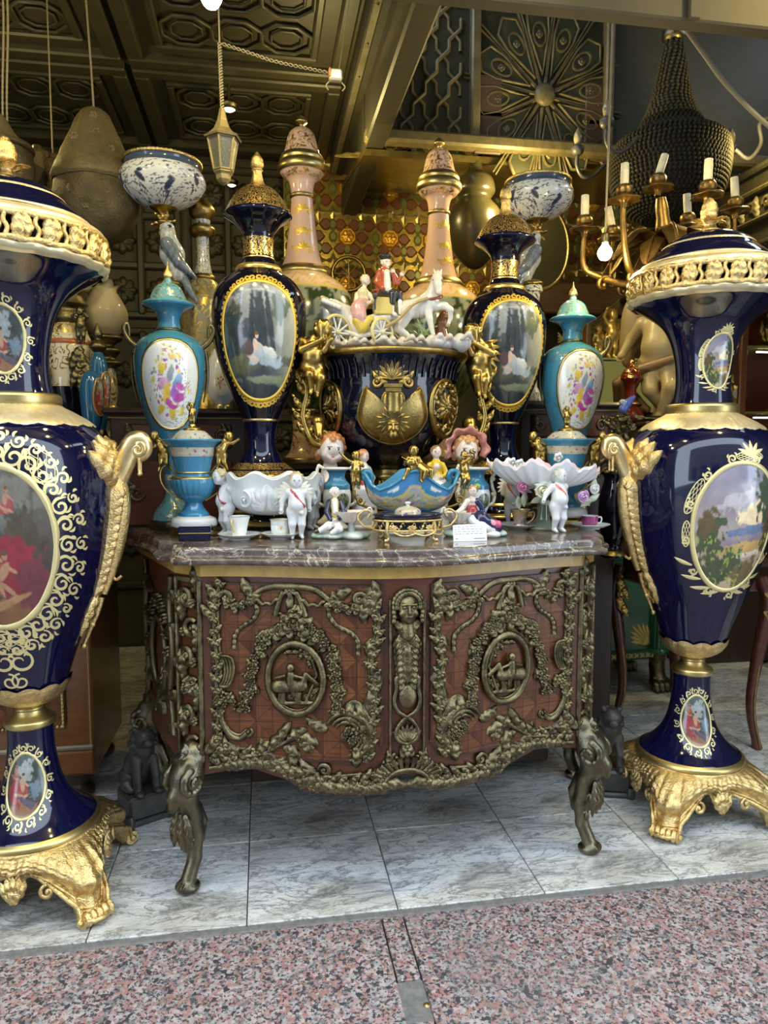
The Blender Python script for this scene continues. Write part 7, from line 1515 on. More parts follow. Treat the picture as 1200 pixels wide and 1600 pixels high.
g = G(); ball(g, w2(586,470,-.05), (4*k,4*k,6*k), 10, col=A(.03,.03,.04)); ball(g, w2(586,462,-.05), (5*k,5*k,2*k), 10, col=A(.35,.06,.03)); tube([w2(586,476,-.05),w2(586,492,-.045)], 1.6*k, 6, g, col=A(.05,.04,.04)); child('coach_lantern', g, M_paint, T)
s = Sculpt(); SK = (.66,.57,.44); s.path([w2(567,466),w2(568,478)], [9*k,7.5*k], (.62,.56,.34), .4); s.path([w2(567,482),w2(560,490,-.02),w2(562,502,-.035),w2(566,512,-.04)], [10*k,11*k,10*k,6*k], (.60,.34,.34), .4); s.path([w2(577,468),w2(584,478,-.01),w2(574,482,-.025)], [4*k,3.4*k,2.6*k], SK, .3); s.path([w2(558,468),w2(556,480,-.01),w2(566,484,-.025)], [4*k,3.4*k,2.6*k], SK, .3); s.cone(w2(570,452), w2(568,462), 3.5*k, 4*k, SK, .3); head(s, w2(571,446), 8*k, .6, .0, 0, SK, (.66,.58,.36), 22); g = s.geo(84); fingers(g, w2(584,478,-.01), w2(574,482,-.025), 3*k, SK); fingers(g, w2(556,480,-.01), w2(566,484,-.025), 3*k, SK); child('lady', g, M_paint, T)
s = Sculpt(); RD = (.42,.09,.04); s.path([w2(601,434),w2(603,458)], [9*k,8*k], RD, .4); s.path([w2(605,434,-.02),w2(606,458,-.02)], [5*k,5*k], (.74,.72,.66), .3); s.path([w2(594,434),w2(589,448),w2(598,458,-.02)], [5.5*k,5*k,4*k], RD, .3); s.path([w2(594,448,.01),w2(593,462,.01)], [7*k,6*k], RD, .3); s.path([w2(611,436),w2(618,450,-.015),w2(614,434,-.03)], [5*k,4*k,3*k], RD, .3); s.path([w2(614,436,-.01),w2(622,450,-.01),w2(627,440,-.02)], [4*k,3.5*k,3*k], RD, .3); s.ell(w2(614,432,-.03), 3.6*k, SK); s.ell(w2(628,437,-.02), 3.6*k, SK)
s.path([w2(600,466),w2(614,468,-.02),w2(613,480,-.02)], [8*k,6.5*k,5*k], (.03,.035,.04), .3); s.path([w2(606,466,.01),w2(622,468,-.0),w2(625,480,-.0)], [8*k,6.5*k,5*k], (.03,.035,.04), .3)
for x in (612,625): s.path([w2(x,480,-.015),w2(x+1,497,-.015),w2(x+6,500,-.02)], [4*k,3.2*k,3*k], (.76,.76,.76), .3)
head(s, w2(603,419), 8.2*k, .35, 0, 0, SK, (.72,.70,.66), 20); s.ell(w2(602,409), (10*k,10*k,4*k), (.02,.02,.02), .1); s.ell(w2(602,412), (8*k,9*k,3*k), (.02,.02,.02), .1); g = s.geo(96); fingers(g, w2(618,450,-.015), w2(614,433,-.03), 3*k, SK); fingers(g, w2(622,450,-.01), w2(628,438,-.02), 3*k, SK); child('coachman', g, M_paint, T)
# the horse
s = Sculpt(); HW = (.64,.63,.60)
s.path([w2(636,492,.01),w2(655,489,.0),w2(670,482,-.01)], [15*k,14.5*k,14*k], HW, .5); s.path([w2(672,474,-.01),w2(680,458,-.015),w2(683,446,-.02)], [12*k,9.5*k,8*k], HW, .5); s.path([w2(683,442,-.02),w2(684,452,-.045),w2(685,463,-.050)], [7.5*k,6*k,4.2*k], HW, .5); s.ell(w2(685,466,-.052), (4.4*k,4.4*k,3.4*k), (.60,.52,.48), .4)
for e in (-1,1): s.cone(w2(684+e*4,437,-.02), w2(684+e*6,429,-.02), 2.6*k, 1.0*k, HW, .3); s.dot(w2(684+e*6,446,-.035), 2.2*k, (.03,.02,.02))
s.path([w2(684,434,-.015),w2(677,444,.0),w2(673,458,.005)], [4*k,4*k,3*k], (.60,.55,.42), .3)
s.path([w2(668,490,-.02),w2(671,506,-.03),w2(674,520,-.03),w2(677,531,-.03)], [8*k,5*k,3.8*k,3.2*k], HW, .4); s.ell(w2(678,534,-.03), (4.2*k,4.6*k,3*k), (.35,.30,.22))
s.path([w2(680,486,-.01),w2(695,486,-.03),w2(704,492,-.04),w2(704,505,-.03),w2(701,513,-.03)], [8*k,5.5*k,4.5*k,3.4*k,3*k], HW, .4); s.ell(w2(700,516,-.03), (3.6*k,4*k,3.4*k), (.35,.30,.22))
for dy, ox in ((-.02,0),(.03,-6)): s.path([w2(636+ox,498,dy),w2(630+ox,512,dy),w2(625+ox,522,dy),w2(634+ox,529,dy),w2(640+ox,534,dy)], [11*k,7*k,4.4*k,3.8*k,3.4*k], HW, .4)
s.path([w2(624,488,.02),w2(617,498,.03),w2(616,512,.03)], [4*k,4.5*k,2*k], (.66,.62,.50), .3); child('horse', s.geo(118), M_paint, T)
g = G(); a = np.linspace(0, 2*pi, 22, endpoint=False); c = w2(676,473,-.012); tube(np.stack([c[0]+13.5*k*np.cos(a), c[1]+13*k*np.sin(a), c[2]+4*k*np.sin(a)+3*k*np.cos(a)], -1), 2.4*k, 8, g, closed=True, col=A(.25,.05,.04)); c = w2(655,489); tube(np.stack([c[0]+2*k*np.cos(a), c[1]+15*k*np.cos(a), c[2]+15.4*k*np.sin(a)], -1), 1.3*k, 6, g, closed=True, col=A(.20,.05,.05)); child('harness', g, M_paint, T)
for dy in (-.055,.05): g = G(); tube(smooth([w2(600,520,dy),w2(622,507,dy),w2(645,484,dy),w2(668,474,dy*.8)], 6), 2.6*k, 8, g, col=A(.40,.30,.14)); child('shaft', g, M_paint, T)
# ================================================================ the shop behind
def up(z, d): return z-EYE
def bx(name, m, root, c, s, b=.006, **kw): g = G(); box(g, (0,0,0), s, b); return g.build(name, m, root, c, **kw)
# ---- dark breakfront cabinet behind the commode
T = thing('breakfront_cabinet', 'dark mahogany breakfront cabinet carrying the vases behind the marble slab', 'cabinet', (.45,3.1,0))
M_gline = simple('worn_gilt_line', (.34,.25,.10), .4, .7)
def block(x0, x1, y0, y1, z0, z1, drawers=()):
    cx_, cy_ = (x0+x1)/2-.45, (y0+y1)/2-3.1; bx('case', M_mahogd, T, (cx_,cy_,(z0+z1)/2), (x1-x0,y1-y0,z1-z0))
    bx('cornice', M_mahogd, T, (cx_,cy_-.01,z1-.012), (x1-x0+.05,y1-y0+.03,.026), .010); bx('gilt_fillet', M_gline, T, (cx_,y0-3.1-.004,z1-.034), (x1-x0+.012,.012,.008), .003)
    for za, zb_ in drawers:
        w_ = x1-x0-.10; bx('drawer', M_mahog, T, (cx_,y0-3.1-.006,(za+zb_)/2), (w_,.016,zb_-za), .006)
        g = G(); S = flatS((cx_,y0-3.1-.014,(za+zb_)/2),(1,0,0),(0,0,1),(0,-1,0))
        for e in (-1,1): g = G(); cscroll(g, S, (e*w_*.40,0), min(.03,(zb_-za)*.3), 0, 1.3, .005, 0, e); leaf(g, S, (e*w_*.44,0), pi/2, .05, .03, .6, .01, 3); g.build('drawer_mount', M_bronzed, T)
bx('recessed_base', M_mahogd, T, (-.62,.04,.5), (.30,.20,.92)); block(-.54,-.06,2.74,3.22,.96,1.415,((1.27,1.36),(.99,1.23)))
block(-.06,1.09,2.60,3.05,.05,.998,((.2,.9),))
block(-.06,1.09,3.05,3.75,.05,1.20,()); block(1.09,1.54,2.98,3.35,.05,1.47,((1.32,1.42),(1.05,1.28)))
# ---- parrot compotes
def parrot(sx, px, py, dd, zt, lab, sc=1.0):
    q = at_d(px, py, dd); T = thing('parrot_compote', lab, 'compote', (q[0],q[1],zt), 0, 'pair of blue and white parrot compotes', sc); k = 2.72/FPX; k2 = 2.88/FPX; zr = lambda y: (q[2]-zt)/sc+(zpx(y,2.88)-zpx(430,2.88))*.94
    g = G(); lathe([(.075,0),(.08,.01),(.06,.03),(.035,.06),(.026,.12),(.03,zr(452)-.06),(.045,zr(452)-.02),(.04,zr(448))], 40, 4, g=g); child('stem', g, glaze('white_blue_flower_glaze', (.66,.66,.60), (.10,.12,.22), 26, 2, .12, cover=.45), T)
    g = G(); lathe([(.038,zr(450)),(.046,zr(446)),(.04,zr(441)),(.02,zr(438))], 32, 3, g=g, flute=lambda a, t, r, z: .002*np.sin(a*12)); child('gilt_collar', g, M_brassdark, T)
    s = Sculpt(); BL, BW = (.16,.20,.30), (.46,.50,.56); X = lambda x: sx*(x-262)*k*1.0
    s.path([(X(276),.0,zr(428)),(X(268),0,zr(395)),(X(262),0,zr(365))], [.030,.044,.030], BW, .4); s.ell((X(261),-.002,zr(354)), .030, BW); s.cone((X(268),-.005,zr(356)), (X(274),-.01,zr(361)), .012, .004, (.55,.40,.08), .2); s.dot((X(266),-.026,zr(352)), .008, (.02,.02,.02))
    for e in (-1,1): s.path([(X(262),e*.035,zr(382)),(X(280),e*.030,zr(412)),(X(303),e*.018,zr(432))], [.026,.022,.006], BL, .25)
    s.path([(X(280),0,zr(425)),(X(292),.0,zr(450)),(X(304),.0,zr(474))], [.020,.014,.007], BL, .3)
    g = s.geo(110)
    C = g.C[0]; V = g.V[0]; st_ = 2.6*(fbm(V[:,0]*160+V[:,2]*60+V[:,1]*90, V[:,2]*70-V[:,0]*90, 3, 4)-.5); C[:, :3] *= (.80+.38*st_)[:, None]; C[:, :3] = np.clip(C[:, :3], .01, .8); g.V[0] = V+0
    child('parrot', g, M_paint, T)
    for e in (-1,1): g = G(); tube([(X(276),e*.012,zr(430)),(X(272),e*.015,zr(440))], .005, 6, g); child('foot', g, M_brassdark, T)
    g = G(); lathe([(.012,zr(352)),(.030,zr(344)),(.022,zr(340)),(.013,zr(334)),(.02,zr(326)),(.05,zr(320)),(.052,zr(317))], 32, 3, g=g); 
    S = flatS((0,-.01,zr(344)),(1,0,0),(0,0,1),(0,-1,0))
    for e in range(6): leaf(g, S, (0,0), e*1.05, .05, .02, .5, .01, 2)
    g.V = [v+A(X(256),0,0) for v in g.V]; child('gilt_mount', g, M_brassdark, T)
    B = [(.045,zr(320)),(.09,zr(312)),(.135,zr(298)),(.160,zr(280)),(.158,zr(268)),(.148,zr(260))]; S = lathe_map(B, -pi/2); z = np.linspace(B[0][1], B[-1][1], 46); a = np.linspace(0, 2*pi, 200, endpoint=False); r = S.r(z)
    U, Zz = np.meshgrid((a-pi)*.9+.4, (z-z.mean())/np.ptp(z)*1.7); C = paint('birds', U.ravel(), Zz.ravel()); V = np.stack([r[:,None]*np.cos(a-pi/2+pi), r[:,None]*np.sin(a-pi/2+pi), z[:,None]+0*a], -1)+A(X(256),0,0); g = G(); g.add(V, grid_faces(46, 200, True), 0, True, C); child('bowl', g, M_scene, T)
    g = G(); lathe([(.148,zr(261)),(.140,zr(254)),(.142,zr(248))], 48, 3, g=g); g.V = [v+A(X(256),0,0) for v in g.V]; child('blue_band', g, glaze('grey_blue_band', (.05,.08,.14)), T)
    g = G(); a = np.linspace(0, 2*pi, 150, endpoint=False); tube(np.stack([X(256)+.143*np.cos(a), .143*np.sin(a), np.full(150, zr(245))], -1), .007+.0016*np.sin(a*60), 8, g, closed=True); lathe([(.14,zr(246)),(.001,zr(250))], 40, 1, g=(q2 := G())); g.merge(q2, loc=(X(256),0,0)); child('rope_rim', g, M_gold, T)
    return T
parrot(1, 264, 430, 2.88, 1.415, 'blue and white parrot compote standing behind the turquoise vase near the hanging lantern')
parrot(-1, 833, 432, 3.20, 1.47, 'blue and white parrot compote standing behind the dark woodland vase near the bare bulb', .94)
# ---- further pieces on the cabinet
def lvase(name, lab, cat, px, yb, dd, zt, parts, rz=0, group=None):
    q = at_d(px, yb, dd); T = thing(name, lab, cat, (q[0],q[1],zt), rz, group); off = EYE+zpx(yb, dd)-zt
    for nm, L, m in parts:
        g = G(); lathe([None if p is None else (p[0], max(p[1]+off, .0)) for p in pxp(L, yb, dd)], 40, 4, g=g); child(nm, g, m, T)
    return T
lvase('gilt_vase', 'gilt and cream bottle vase with ring collars behind the parrot compote', 'vase', 322, 640, 3.06, 1.415, [('foot',[(24,640),(20,632),(14,615),(14,600)],M_brassdark),('body',[(14,602),(26,580),(34,540),(36,500),(33,470),(24,446),(16,436)],glaze('gilt_cream_scroll_glaze',(.30,.28,.18),(.62,.45,.12),24,3,.2)),('shoulder_ring',[(18,440),(20,435),(16,430)],M_brassdark),('neck',[(15,432),(11,410),(10,385),(11,360),(13,345)],glaze('white_diamond_neck',(.50,.50,.44),(.10,.10,.20),40,3,.14)),('collar',[(13,372),(19,366),(20,358),(14,352)],M_brassdark),('cap',[(12,345),(18,338),(20,328),(14,318),(6,310),(.2,306)],M_brassdark)])
T = lvase('flower_vase', 'squat white vase with a rose spray beside the dark woodland vase', 'vase', 347, 640, 2.86, 1.415, [('foot',[(14,640),(14,634),(11,630)],M_goldsat),('body',[(11,632),(20,618),(24,595),(21,570),(14,552),(11,546)],M_white),('neck',[(11,548),(10,540),(14,532)],M_goldsat)])
S = lathe_map([(.028,.02),(.050,.055),(.061,.11),(.053,.175),(.035,.22)], -pi/2); m, _ = medallion(S, .105, .035, .045, 'posy', 0, 20, 50, .004); child('posy', m, M_scene, T)
# ---- marquetry cabinet, left
T = thing('marquetry_cabinet', 'brown marquetry cabinet with a beaded gilt frame and turned feet behind the tall vase', 'cabinet', (-1.22,2.9,0)); w_, dp, hh = 1.22, .50, 1.22
M_vene = wood('satin_brown_veneer', (.15,.055,.018), (.22,.085,.028), (4,4,30))
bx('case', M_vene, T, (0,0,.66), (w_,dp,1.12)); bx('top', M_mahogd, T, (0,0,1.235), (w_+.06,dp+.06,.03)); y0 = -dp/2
bx('panel', M_parq2, T, (0,y0-.004,.72), (w_-.18,.012,.86)); bx('plinth_moulding', simple('white_metal_moulding', (.30,.26,.20), .35, .6), T, (0,y0-.004,.205), (w_,.014,.02)); bx('plinth_block', M_vene, T, (w_/2-.075,y0-.010,.155), (.15,.02,.085))
for s in (-1, 1):
    for a, b in (((s*(w_/2-.10),.29),(s*(w_/2-.10),1.15)),): g = G(); P = resample([a, b], 60); tube(np.column_stack([P[:,0], np.full(60, y0-.012), P[:,1]]), .006+.0025*np.sin(np.arange(60)*pi), 6, g); 
    for i in range(62): ball(g, (s*(w_/2-.10), y0-.013, .29+.0139*i), .0068, 6)
    child('beaded_moulding', g, M_goldsat, T)
    bx('inlay_line', simple('pale_inlay', (.45,.30,.13), .4), T, (s*(w_/2-.012),y0-.001,.70), (.004,.004,.98), .001)
    for y in (-1,1): g = G(); lathe([(.05,0),(.06,.012),(.058,.03),(.04,.05),(.045,.075),(.055,.10)], 30, 4, g=g); g.build('turned_foot', M_mahogd, T, (s*(w_/2-.08), y*(dp/2-.07), 0))
for z in (.29,1.15):
    g = G()
    for i in range(74): ball(g, (-(w_/2-.10)+.0139*i, y0-.013, z), .0068, 6)
    child('beaded_moulding', g, M_goldsat, T)
# ---- lamps and vases on the marquetry cabinet
ZC = 1.25
T = lvase('urn_lamp', 'white and navy urn lamp with gilt swags and a dark putto handle', 'lamp', 112, 655, 2.86, ZC, [('foot',[(26,700),(24,690),(14,680),(12,665)],M_bronzed),('navy_base',[(12,668),(20,655),(30,630),(35,606)],M_navy),('body',[(35,606),(38,585),(38,560),(36,540),(30,524),(22,514)],glaze('white_urn_gilt_swags',(.62,.58,.46),(.30,.20,.06),20,3,.12,cover=.42)),('red_band',[(36.6,541),(37,537),(35,533)],simple('iron_red_band',(.34,.10,.05),.3)),('shoulder',[(30,524),(26,512),(21,506)],glaze('gilt_cream_shoulder',(.55,.46,.28),(.35,.24,.06),40,3,.2)),('gadroon_neck',[(22,507),(26,500),(24,492),(21,484),(30,476)],M_bronze),('burner',[(30,477),(26,470),(24,462),(30,456)],M_bronzed),('globe',[(22,456),(36,447),(44,430),(44,412),(36,396),(24,388)],simple('opal_glass_globe',(.62,.56,.42),.2))])
for e in (-1,1):
    g = putto(.14, 50, dict(haL=(-.12,-.1,.80),haR=(.12,-.1,.80),elL=(-.2,-.05,.72),elR=(.2,-.05,.72)), colored=False); s = Sculpt(); child('putto_handle', g, M_bronzed, T, loc=(.03+e*.075-.04,-.085,.415)); g = G(); S = flatS((.03+e*.075-.04,-.098,.40),(1,0,0),(0,0,1),(0,-1,0))
    for q in range(5): leaf(g, S, (0,-.02*q), -pi/2+(q % 3-1)*.4, .10, .05, 0, .018, 4)
    child('grotesque_mount', g, M_bronzed, T)
# hurricane lamp with a ruffled glass shade
m_gl, nt, bs = newmat('smoky_lamp_glass'); bs.inputs['Base Color'].default_value = (.62,.54,.36,1); bs.inputs['Roughness'].default_value = .12; bs.inputs['Transmission Weight'].default_value = .45; bs.inputs['IOR'].default_value = 1.2
T = lvase('hurricane_lamp', 'oil lamp with a ruffled smoky glass shade and brass font', 'lamp', 170, 690, 3.0, ZC, [('foot',[(22,700),(20,690),(10,680),(9,655)],M_bronzed),('brass_font',[(9,657),(15,652),(16,638),(14,634)],simple('brass_font',(.50,.38,.15),.3,.9)),('floral_body',[(13,634),(16,615),(15,590),(12,575)],glaze('cream_floral_body',(.45,.40,.28),(.25,.18,.08),30,3,.15)),('burner',[(12,576),(24,568),(14,560),(22,548),(12,540),(26,530),(22,524)],M_bronzed)])
g = G(); P = pxp([(20,524),(30,512),(35,496),(33,482),(25,466),(19,456),(20,449),(25,445)], 690, 3.0); off = EYE+zpx(690,3.0)-ZC; n = 96; lathe([(a, b+off) for a, b in P], n, 5, g=g, flute=lambda a, t, r, z: .010*np.cos(a*6)*np.clip((t-.75)/.25,0,1)); V = g.V[0].reshape(-1,n,3); aa = np.linspace(0,2*pi,n,endpoint=False); V[-8:,:,2] += (.010*np.cos(aa*6))[None]*np.linspace(0,1,8)[:,None]; V2 = V*A(.97,.97,1); g.V[0] = V.reshape(-1,3); g.add(V2[::-1].reshape(-1,3), grid_faces(len(V), n, True)); child('glass_shade', g, m_gl, T)
for px, yb, dd, hw, lab in ((158,690,2.80,15,'blue vase with an orange-edged medallion and bronze finial beside the urn lamp'),(146,700,2.66,17,'low blue vase with a rosy medallion in front of the urn lamp')):
    tl = dd > 2.7; T = lvase('blue_porcelain_vase', lab, 'vase', px, yb, dd, ZC, [('foot',[(hw*.8,yb),(hw*.7,yb-10),(hw*.5,yb-18)],M_bronzed),('body',[(hw*.5,yb-18),(hw*.9,yb-50),(hw*1.05,yb-90),(hw*.8,yb-125 if tl else yb-110),(hw*.4,yb-140 if tl else yb-120)],M_turqd := glaze('deep_blue_glaze',(.02,.10,.22)))]+([('bronze_lid',[(hw*.5,yb-140),(hw*.9,yb-148),(hw*.6,yb-156),(hw*.3,yb-160),(hw*.5,yb-168),(hw*.2,yb-180),(.2,yb-186)],M_bronzed)] if tl else []))
    kk = dd/FPX; S = lathe_map([(hw*.5*kk,20*kk),(hw*.9*kk,50*kk),(hw*1.05*kk,90*kk),(hw*.8*kk,(125 if tl else 110)*kk)], -.5); off = EYE+zpx(yb,dd)-ZC; m, o_ = medallion(S, 78*kk, 12*kk, 28*kk, 'couple', 0, 16, 40, .002); m.V = [v+A(0,0,off) for v in m.V]; child('medallion', m, M_scene, T); sc_ = scallop(S, o_, 78*kk, 2*kk, 8, .2, .003); sc_.V = [v+A(0,0,off) for v in sc_.V]; child('medallion_border', sc_, simple('orange_gilding', (.50,.24,.07), .35, .4), T)
# ---- dark lion statues on blocks beside the commode
def lion(px, py, lab, rz, m):
    q = atz(px, py, 0); T = thing('lion_statue', lab, 'statue', q, rz, None, .80); bx('block', m, T, (0,0,.07), (.17,.17,.10), .01); bx('plinth', m, T, (0,0,.012), (.20,.20,.024), .008)
    for e in (-1,1):
        for f in (-1,1): g = G(); lathe([(.018,0),(.022,.02),(.014,.05)], 10, 3, g=g); g.build('block_foot', m, T, (e*.085,f*.085,0))
    s = Sculpt(); W = (1,1,1); s.path([(0,.05,.16),(0,.03,.22),(0,-.015,.30)], [.055,.058,.050], W, .5); s.ell((0,-.035,.355), (.045,.048,.045), W); s.ell((0,-.078,.345), (.025,.024,.020), W)
    for e in (-1,1): s.path([(e*.035,-.03,.26),(e*.04,-.055,.19),(e*.04,-.06,.135)], [.024,.018,.017], W, .4); s.ell((e*.04,-.078,.130), (.020,.026,.013), W); s.path([(e*.05,.05,.17),(e*.065,.0,.15),(e*.06,-.03,.135)], [.038,.026,.016], W, .4); s.ell((e*.035,-.03,.395), .014, W)
    for i in range(26): a = i*2.4; s.ell((.045*cos(a),-.01+.022*sin(i*1.3),.335+.05*sin(a)), .016, W, .3)
    child('lion', s.geo(80, colored=False), m, T); g = G(); tube(smooth([(0,.09,.16),(.03,.12,.20),(0,.125,.27),(-.02,.10,.30)], 5), .012, 8, g); child('tail', g, m, T)
M_stone = simple('black_stone', (.035,.034,.032), .42, 0, (.06,.055,.05), 20, .3, 80)
lion(224, 1272, 'black seated lion statue on a block behind the rear commode leg in the dark gap', .5, M_stone); lion(950, 1232, 'black seated lion statue on a block beside the gilt vase stand', -.3, M_stone)
# ---- console table and the things on it, right
q = atz(1066, 1148, 0); T = thing('side_table', 'small dark red side table with gilt-mounted cabriole legs behind the landscape vase', 'table', (q[0],q[1],0), .1); tw = .40
M_redw = wood('red_brown_veneer', (.07,.018,.012), (.12,.035,.02), (4,4,30))
bx('table_top', M_mahogd, T, (0,0,.80), (tw+.10,tw+.10,.03), .012); bx('frieze', M_redw, T, (0,0,.73), (tw,tw,.11), .01)
for sx in (-1,1):
    for sy in (-1,1):
        g = G(); P = smooth([(sx*.5*tw,sy*.5*tw,.74),(sx*(.5*tw+.025),sy*(.5*tw+.02),.62),(sx*.5*tw,sy*.5*tw,.40),(sx*(.5*tw-.015),sy*(.5*tw-.01),.18),(sx*(.5*tw+.01),sy*(.5*tw+.01),.0)], 7); tube(P, np.interp(np.linspace(0,1,len(P)),[0,.25,.6,.95,1],[.03,.034,.022,.017,.022]), 8, g); lg = g.build('leg', M_redw, T)
        g = G(); S = flatS((sx*(.5*tw+.02),sy*.5*tw-.032,.66),(1,0,0),(0,0,1),(0,-1,0))
        for q_ in range(4): leaf(g, S, (0,.05-.04*q_), -pi/2+(q_ % 2-.5)*.5, .09, .045, .4, .016, 3)
        tube(P[8:]+A(-sx*.0,-.02,0), .004, 6, g); child('gilt_mount', g, M_gold2, lg)
q = at_d(958, 850, 2.96); T = thing('flower_cluster_vase', 'navy vase topped by a gilt flower cluster with a small blue bird', 'vase', (1.10+.06,2.86,.998), 0) if False else thing('flower_cluster_vase', 'navy vase topped by a gilt flower cluster with a small blue bird', 'vase', at_d(960, 800, 3.02)*A(1,1,0)+A(0,0,.815))
kk = 3.02/FPX; Zq = lambda y: EYE+zpx(y,3.02)-.815
g = G(); lathe([(.05,0),(.055,.01),(.04,.03),(.03,.05),(.05,.09),(.065,.16),(.062,Zq(775)),(.045,Zq(750)),(.055,Zq(740))], 40, 4, g=g); child('body', g, M_navy, T); g = G(); lathe([(.056,.012),(.05,.022),(.04,.03)], 40, 3, g=g); child('gilt_ring', g, M_brassdark, T)
g = G(); rnd = random.Random(4)
for i in range(46): c = (rnd.uniform(-.05,.05)+.01, rnd.uniform(-.05,.03), rnd.uniform(Zq(745),Zq(650))); S = flatS(c,(1,0,0),(0,0,1),(0,-1,0)); rosette(g, S, (0,0), rnd.uniform(.012,.02), 6, .012) if i % 2 else leaf(g, S, (0,0), rnd.uniform(0,6.3), .05, .025, .5, .01, 2)
tube([(0,0,Zq(760)),(0,0,Zq(650))], .02, 8, g); child('gilt_flowers', g, M_bronze, T, kind='stuff')
s = Sculpt(); s.path([(.0,-.05,Zq(640)),(.015,-.05,Zq(632)),(.045,-.05,Zq(622))], [.018,.020,.008], (.08,.12,.45)); s.ell((-.005,-.05,Zq(630)), .013, (.3,.34,.5)); child('blue_bird', s.geo(36), M_paint, T)
# ---- green and gilt chest on lion's feet
q = atz(985, 1085, 0); T = thing('green_chest', 'green lacquered chest with gilt corner fans and bronze lion paw feet', 'chest', (q[0]-.07,q[1]+.24,0), .05); M_gren = simple('green_lacquer', (.012,.085,.035), .2, 0, (.02,.12,.05), 10, coat=.4); M_pgold = simple('painted_gold', (.45,.34,.10), .35, .7)
bx('body', M_gren, T, (0,0,.46), (.46,.36,.52), .01); bx('base_rail', M_gren, T, (0,0,.19), (.50,.40,.05), .01); bx('lid', M_mahogd, T, (0,0,.75), (.54,.44,.06), .012)
S = flatS((0,-.181,.46),(1,0,0),(0,0,1),(0,-1,0))
for e in (-1,1):
    for f in (-1,1):
        g = G()
        for i in range(7): leaf(g, S, (e*.20,f*.22), math.atan2(-f,-e)+(i-3)*.2, .15-.012*abs(i-3), .03, 0, .005, 2)
        child('gilt_fan', g, M_pgold, T)
g = G(); S = flatS((0,-.201,.19),(1,0,0),(0,0,1),(0,-1,0))
for i in range(14): leaf(g, S, (-.23+.033*i,-.012), .6, .035, .014, .3, .003, 1); leaf(g, S, (-.23+.033*i,.012), -.6, .035, .014, -.3, .003, 1)
child('laurel_band', g, M_pgold, T, kind='stuff')
for e in (-1,1):
    for f in (-1,1):
        o = (e*.25,f*.18,0); g = G(); lathe([(.055,.22),(.055,.72)], 64, 2, g=g, flute=lambda a, t, r, z: .005*np.abs(np.sin(a*8))-.005); lathe([(.064,.20),(.066,.215),(.060,.225)], 32, 3, g=g); g.build('fluted_column', M_gren, T, o)
        s = Sculpt(); s.path([(0,0,.21),(0,.005,.12),(0,-.01,.05)], [.05,.036,.044], k=.5)
        for i in range(4): s.path([((i-1.5)*.024,-.02,.045),((i-1.5)*.030,-.065,.036),((i-1.5)*.031,-.080,.014)], [.022,.020,.013], k=.2)
        s.geo(44, g=(g := G()), colored=False); g.build('lion_paw', M_bronze, T, o)
# ---- dark chest with the putto statue, red vase
q = at_d(1092, 700, 3.66); T = thing('pedestal_table', 'tall dark pedestal table under the cream putto statue', 'table', (q[0],q[1],0)); ox = -.135; bx('column', M_mahogd, T, (0,0,.675), (.09,.09,1.33)); bx('foot_board', M_mahogd, T, (0,0,.015), (.15,.15,.03)); bx('board', M_mahogd, T, (ox,0,1.355+.03), (.50,.34,.03), .01)
ZT = 1.40
q = at_d(1026, 660, 3.62); T = thing('putto_statue', 'cream stone putto statue with brown drapery striding behind the landscape vase', 'statue', (q[0],q[1],ZT), -.7, None, 1.14); CR = (.42,.33,.17)
J = dict(hip=(.02,0,.44), belly=(.0,-.02,.52), head=(-.02,.02,.88), elR=(.22,-.02,.82), haR=(.20,-.08,.98), elL=(-.20,.05,.60), haL=(-.26,.02,.48), knL=(-.04,-.08,.23), anL=(.05,.10,.06), toL=(.05,.06,.03), knR=(.10,-.10,.24), anR=(.02,-.02,.05), toR=(0,-.09,.025))
g = putto(.62, 96, J, .4, 0, 0, CR, (.34,.25,.12), colored=True, hr=.10, fat=.92); child('figure', g, M_paintm, T); [Sculpt().ell((e*.13,.09,.44), (.055,.035,.13), (.30,.23,.12), .2).ell((e*.15,.09,.36), (.04,.03,.11), (.27,.20,.10), .2).geo(44).build('wing', M_paintm, T) for e in (-1, 1)]
s = Sculpt(); BR = (.12,.07,.03)
for i in range(6): s.path([(.10-.03*i,-.07+.01*i,.27),(-.06-.02*i,-.05,.23-.012*i),(-.12-.01*i,.02,.14-.012*i),(-.05,.04,.06)], [.014,.022,.020,.014], (BR if i % 2 else (.22,.14,.06)), .3)
child('drapery', s.geo(70), M_paintm, T); g = G(); lathe([(.10,0),(.11,.012),(.09,.025),(.001,.028)], 30, 3, g=g); child('base', g, M_paintm, T)
lvase('red_vase', 'dark red lidded vase with a gilt flower medallion beside the putto statue', 'vase', 984, 690, 3.60, ZT, [('foot',[(12,690),(10,684),(9,676)],M_brassdark),('body',[(9,678),(17,664),(20,652),(16,640),(12,634)],glaze('oxblood_glaze',(.10,.010,.006))),('collar',[(12,636),(17,632),(12,628)],M_brassdark),('neck',[(10,630),(8,616),(9,602),(17,592)],glaze('oxblood_neck_glaze',(.11,.010,.006))),('lid',[(17,592),(16,586),(12,578),(6,572),(4,566),(.2,560)],glaze('oxblood_gilt_lid',(.10,.010,.006),(.6,.42,.12),40,2,.1))])
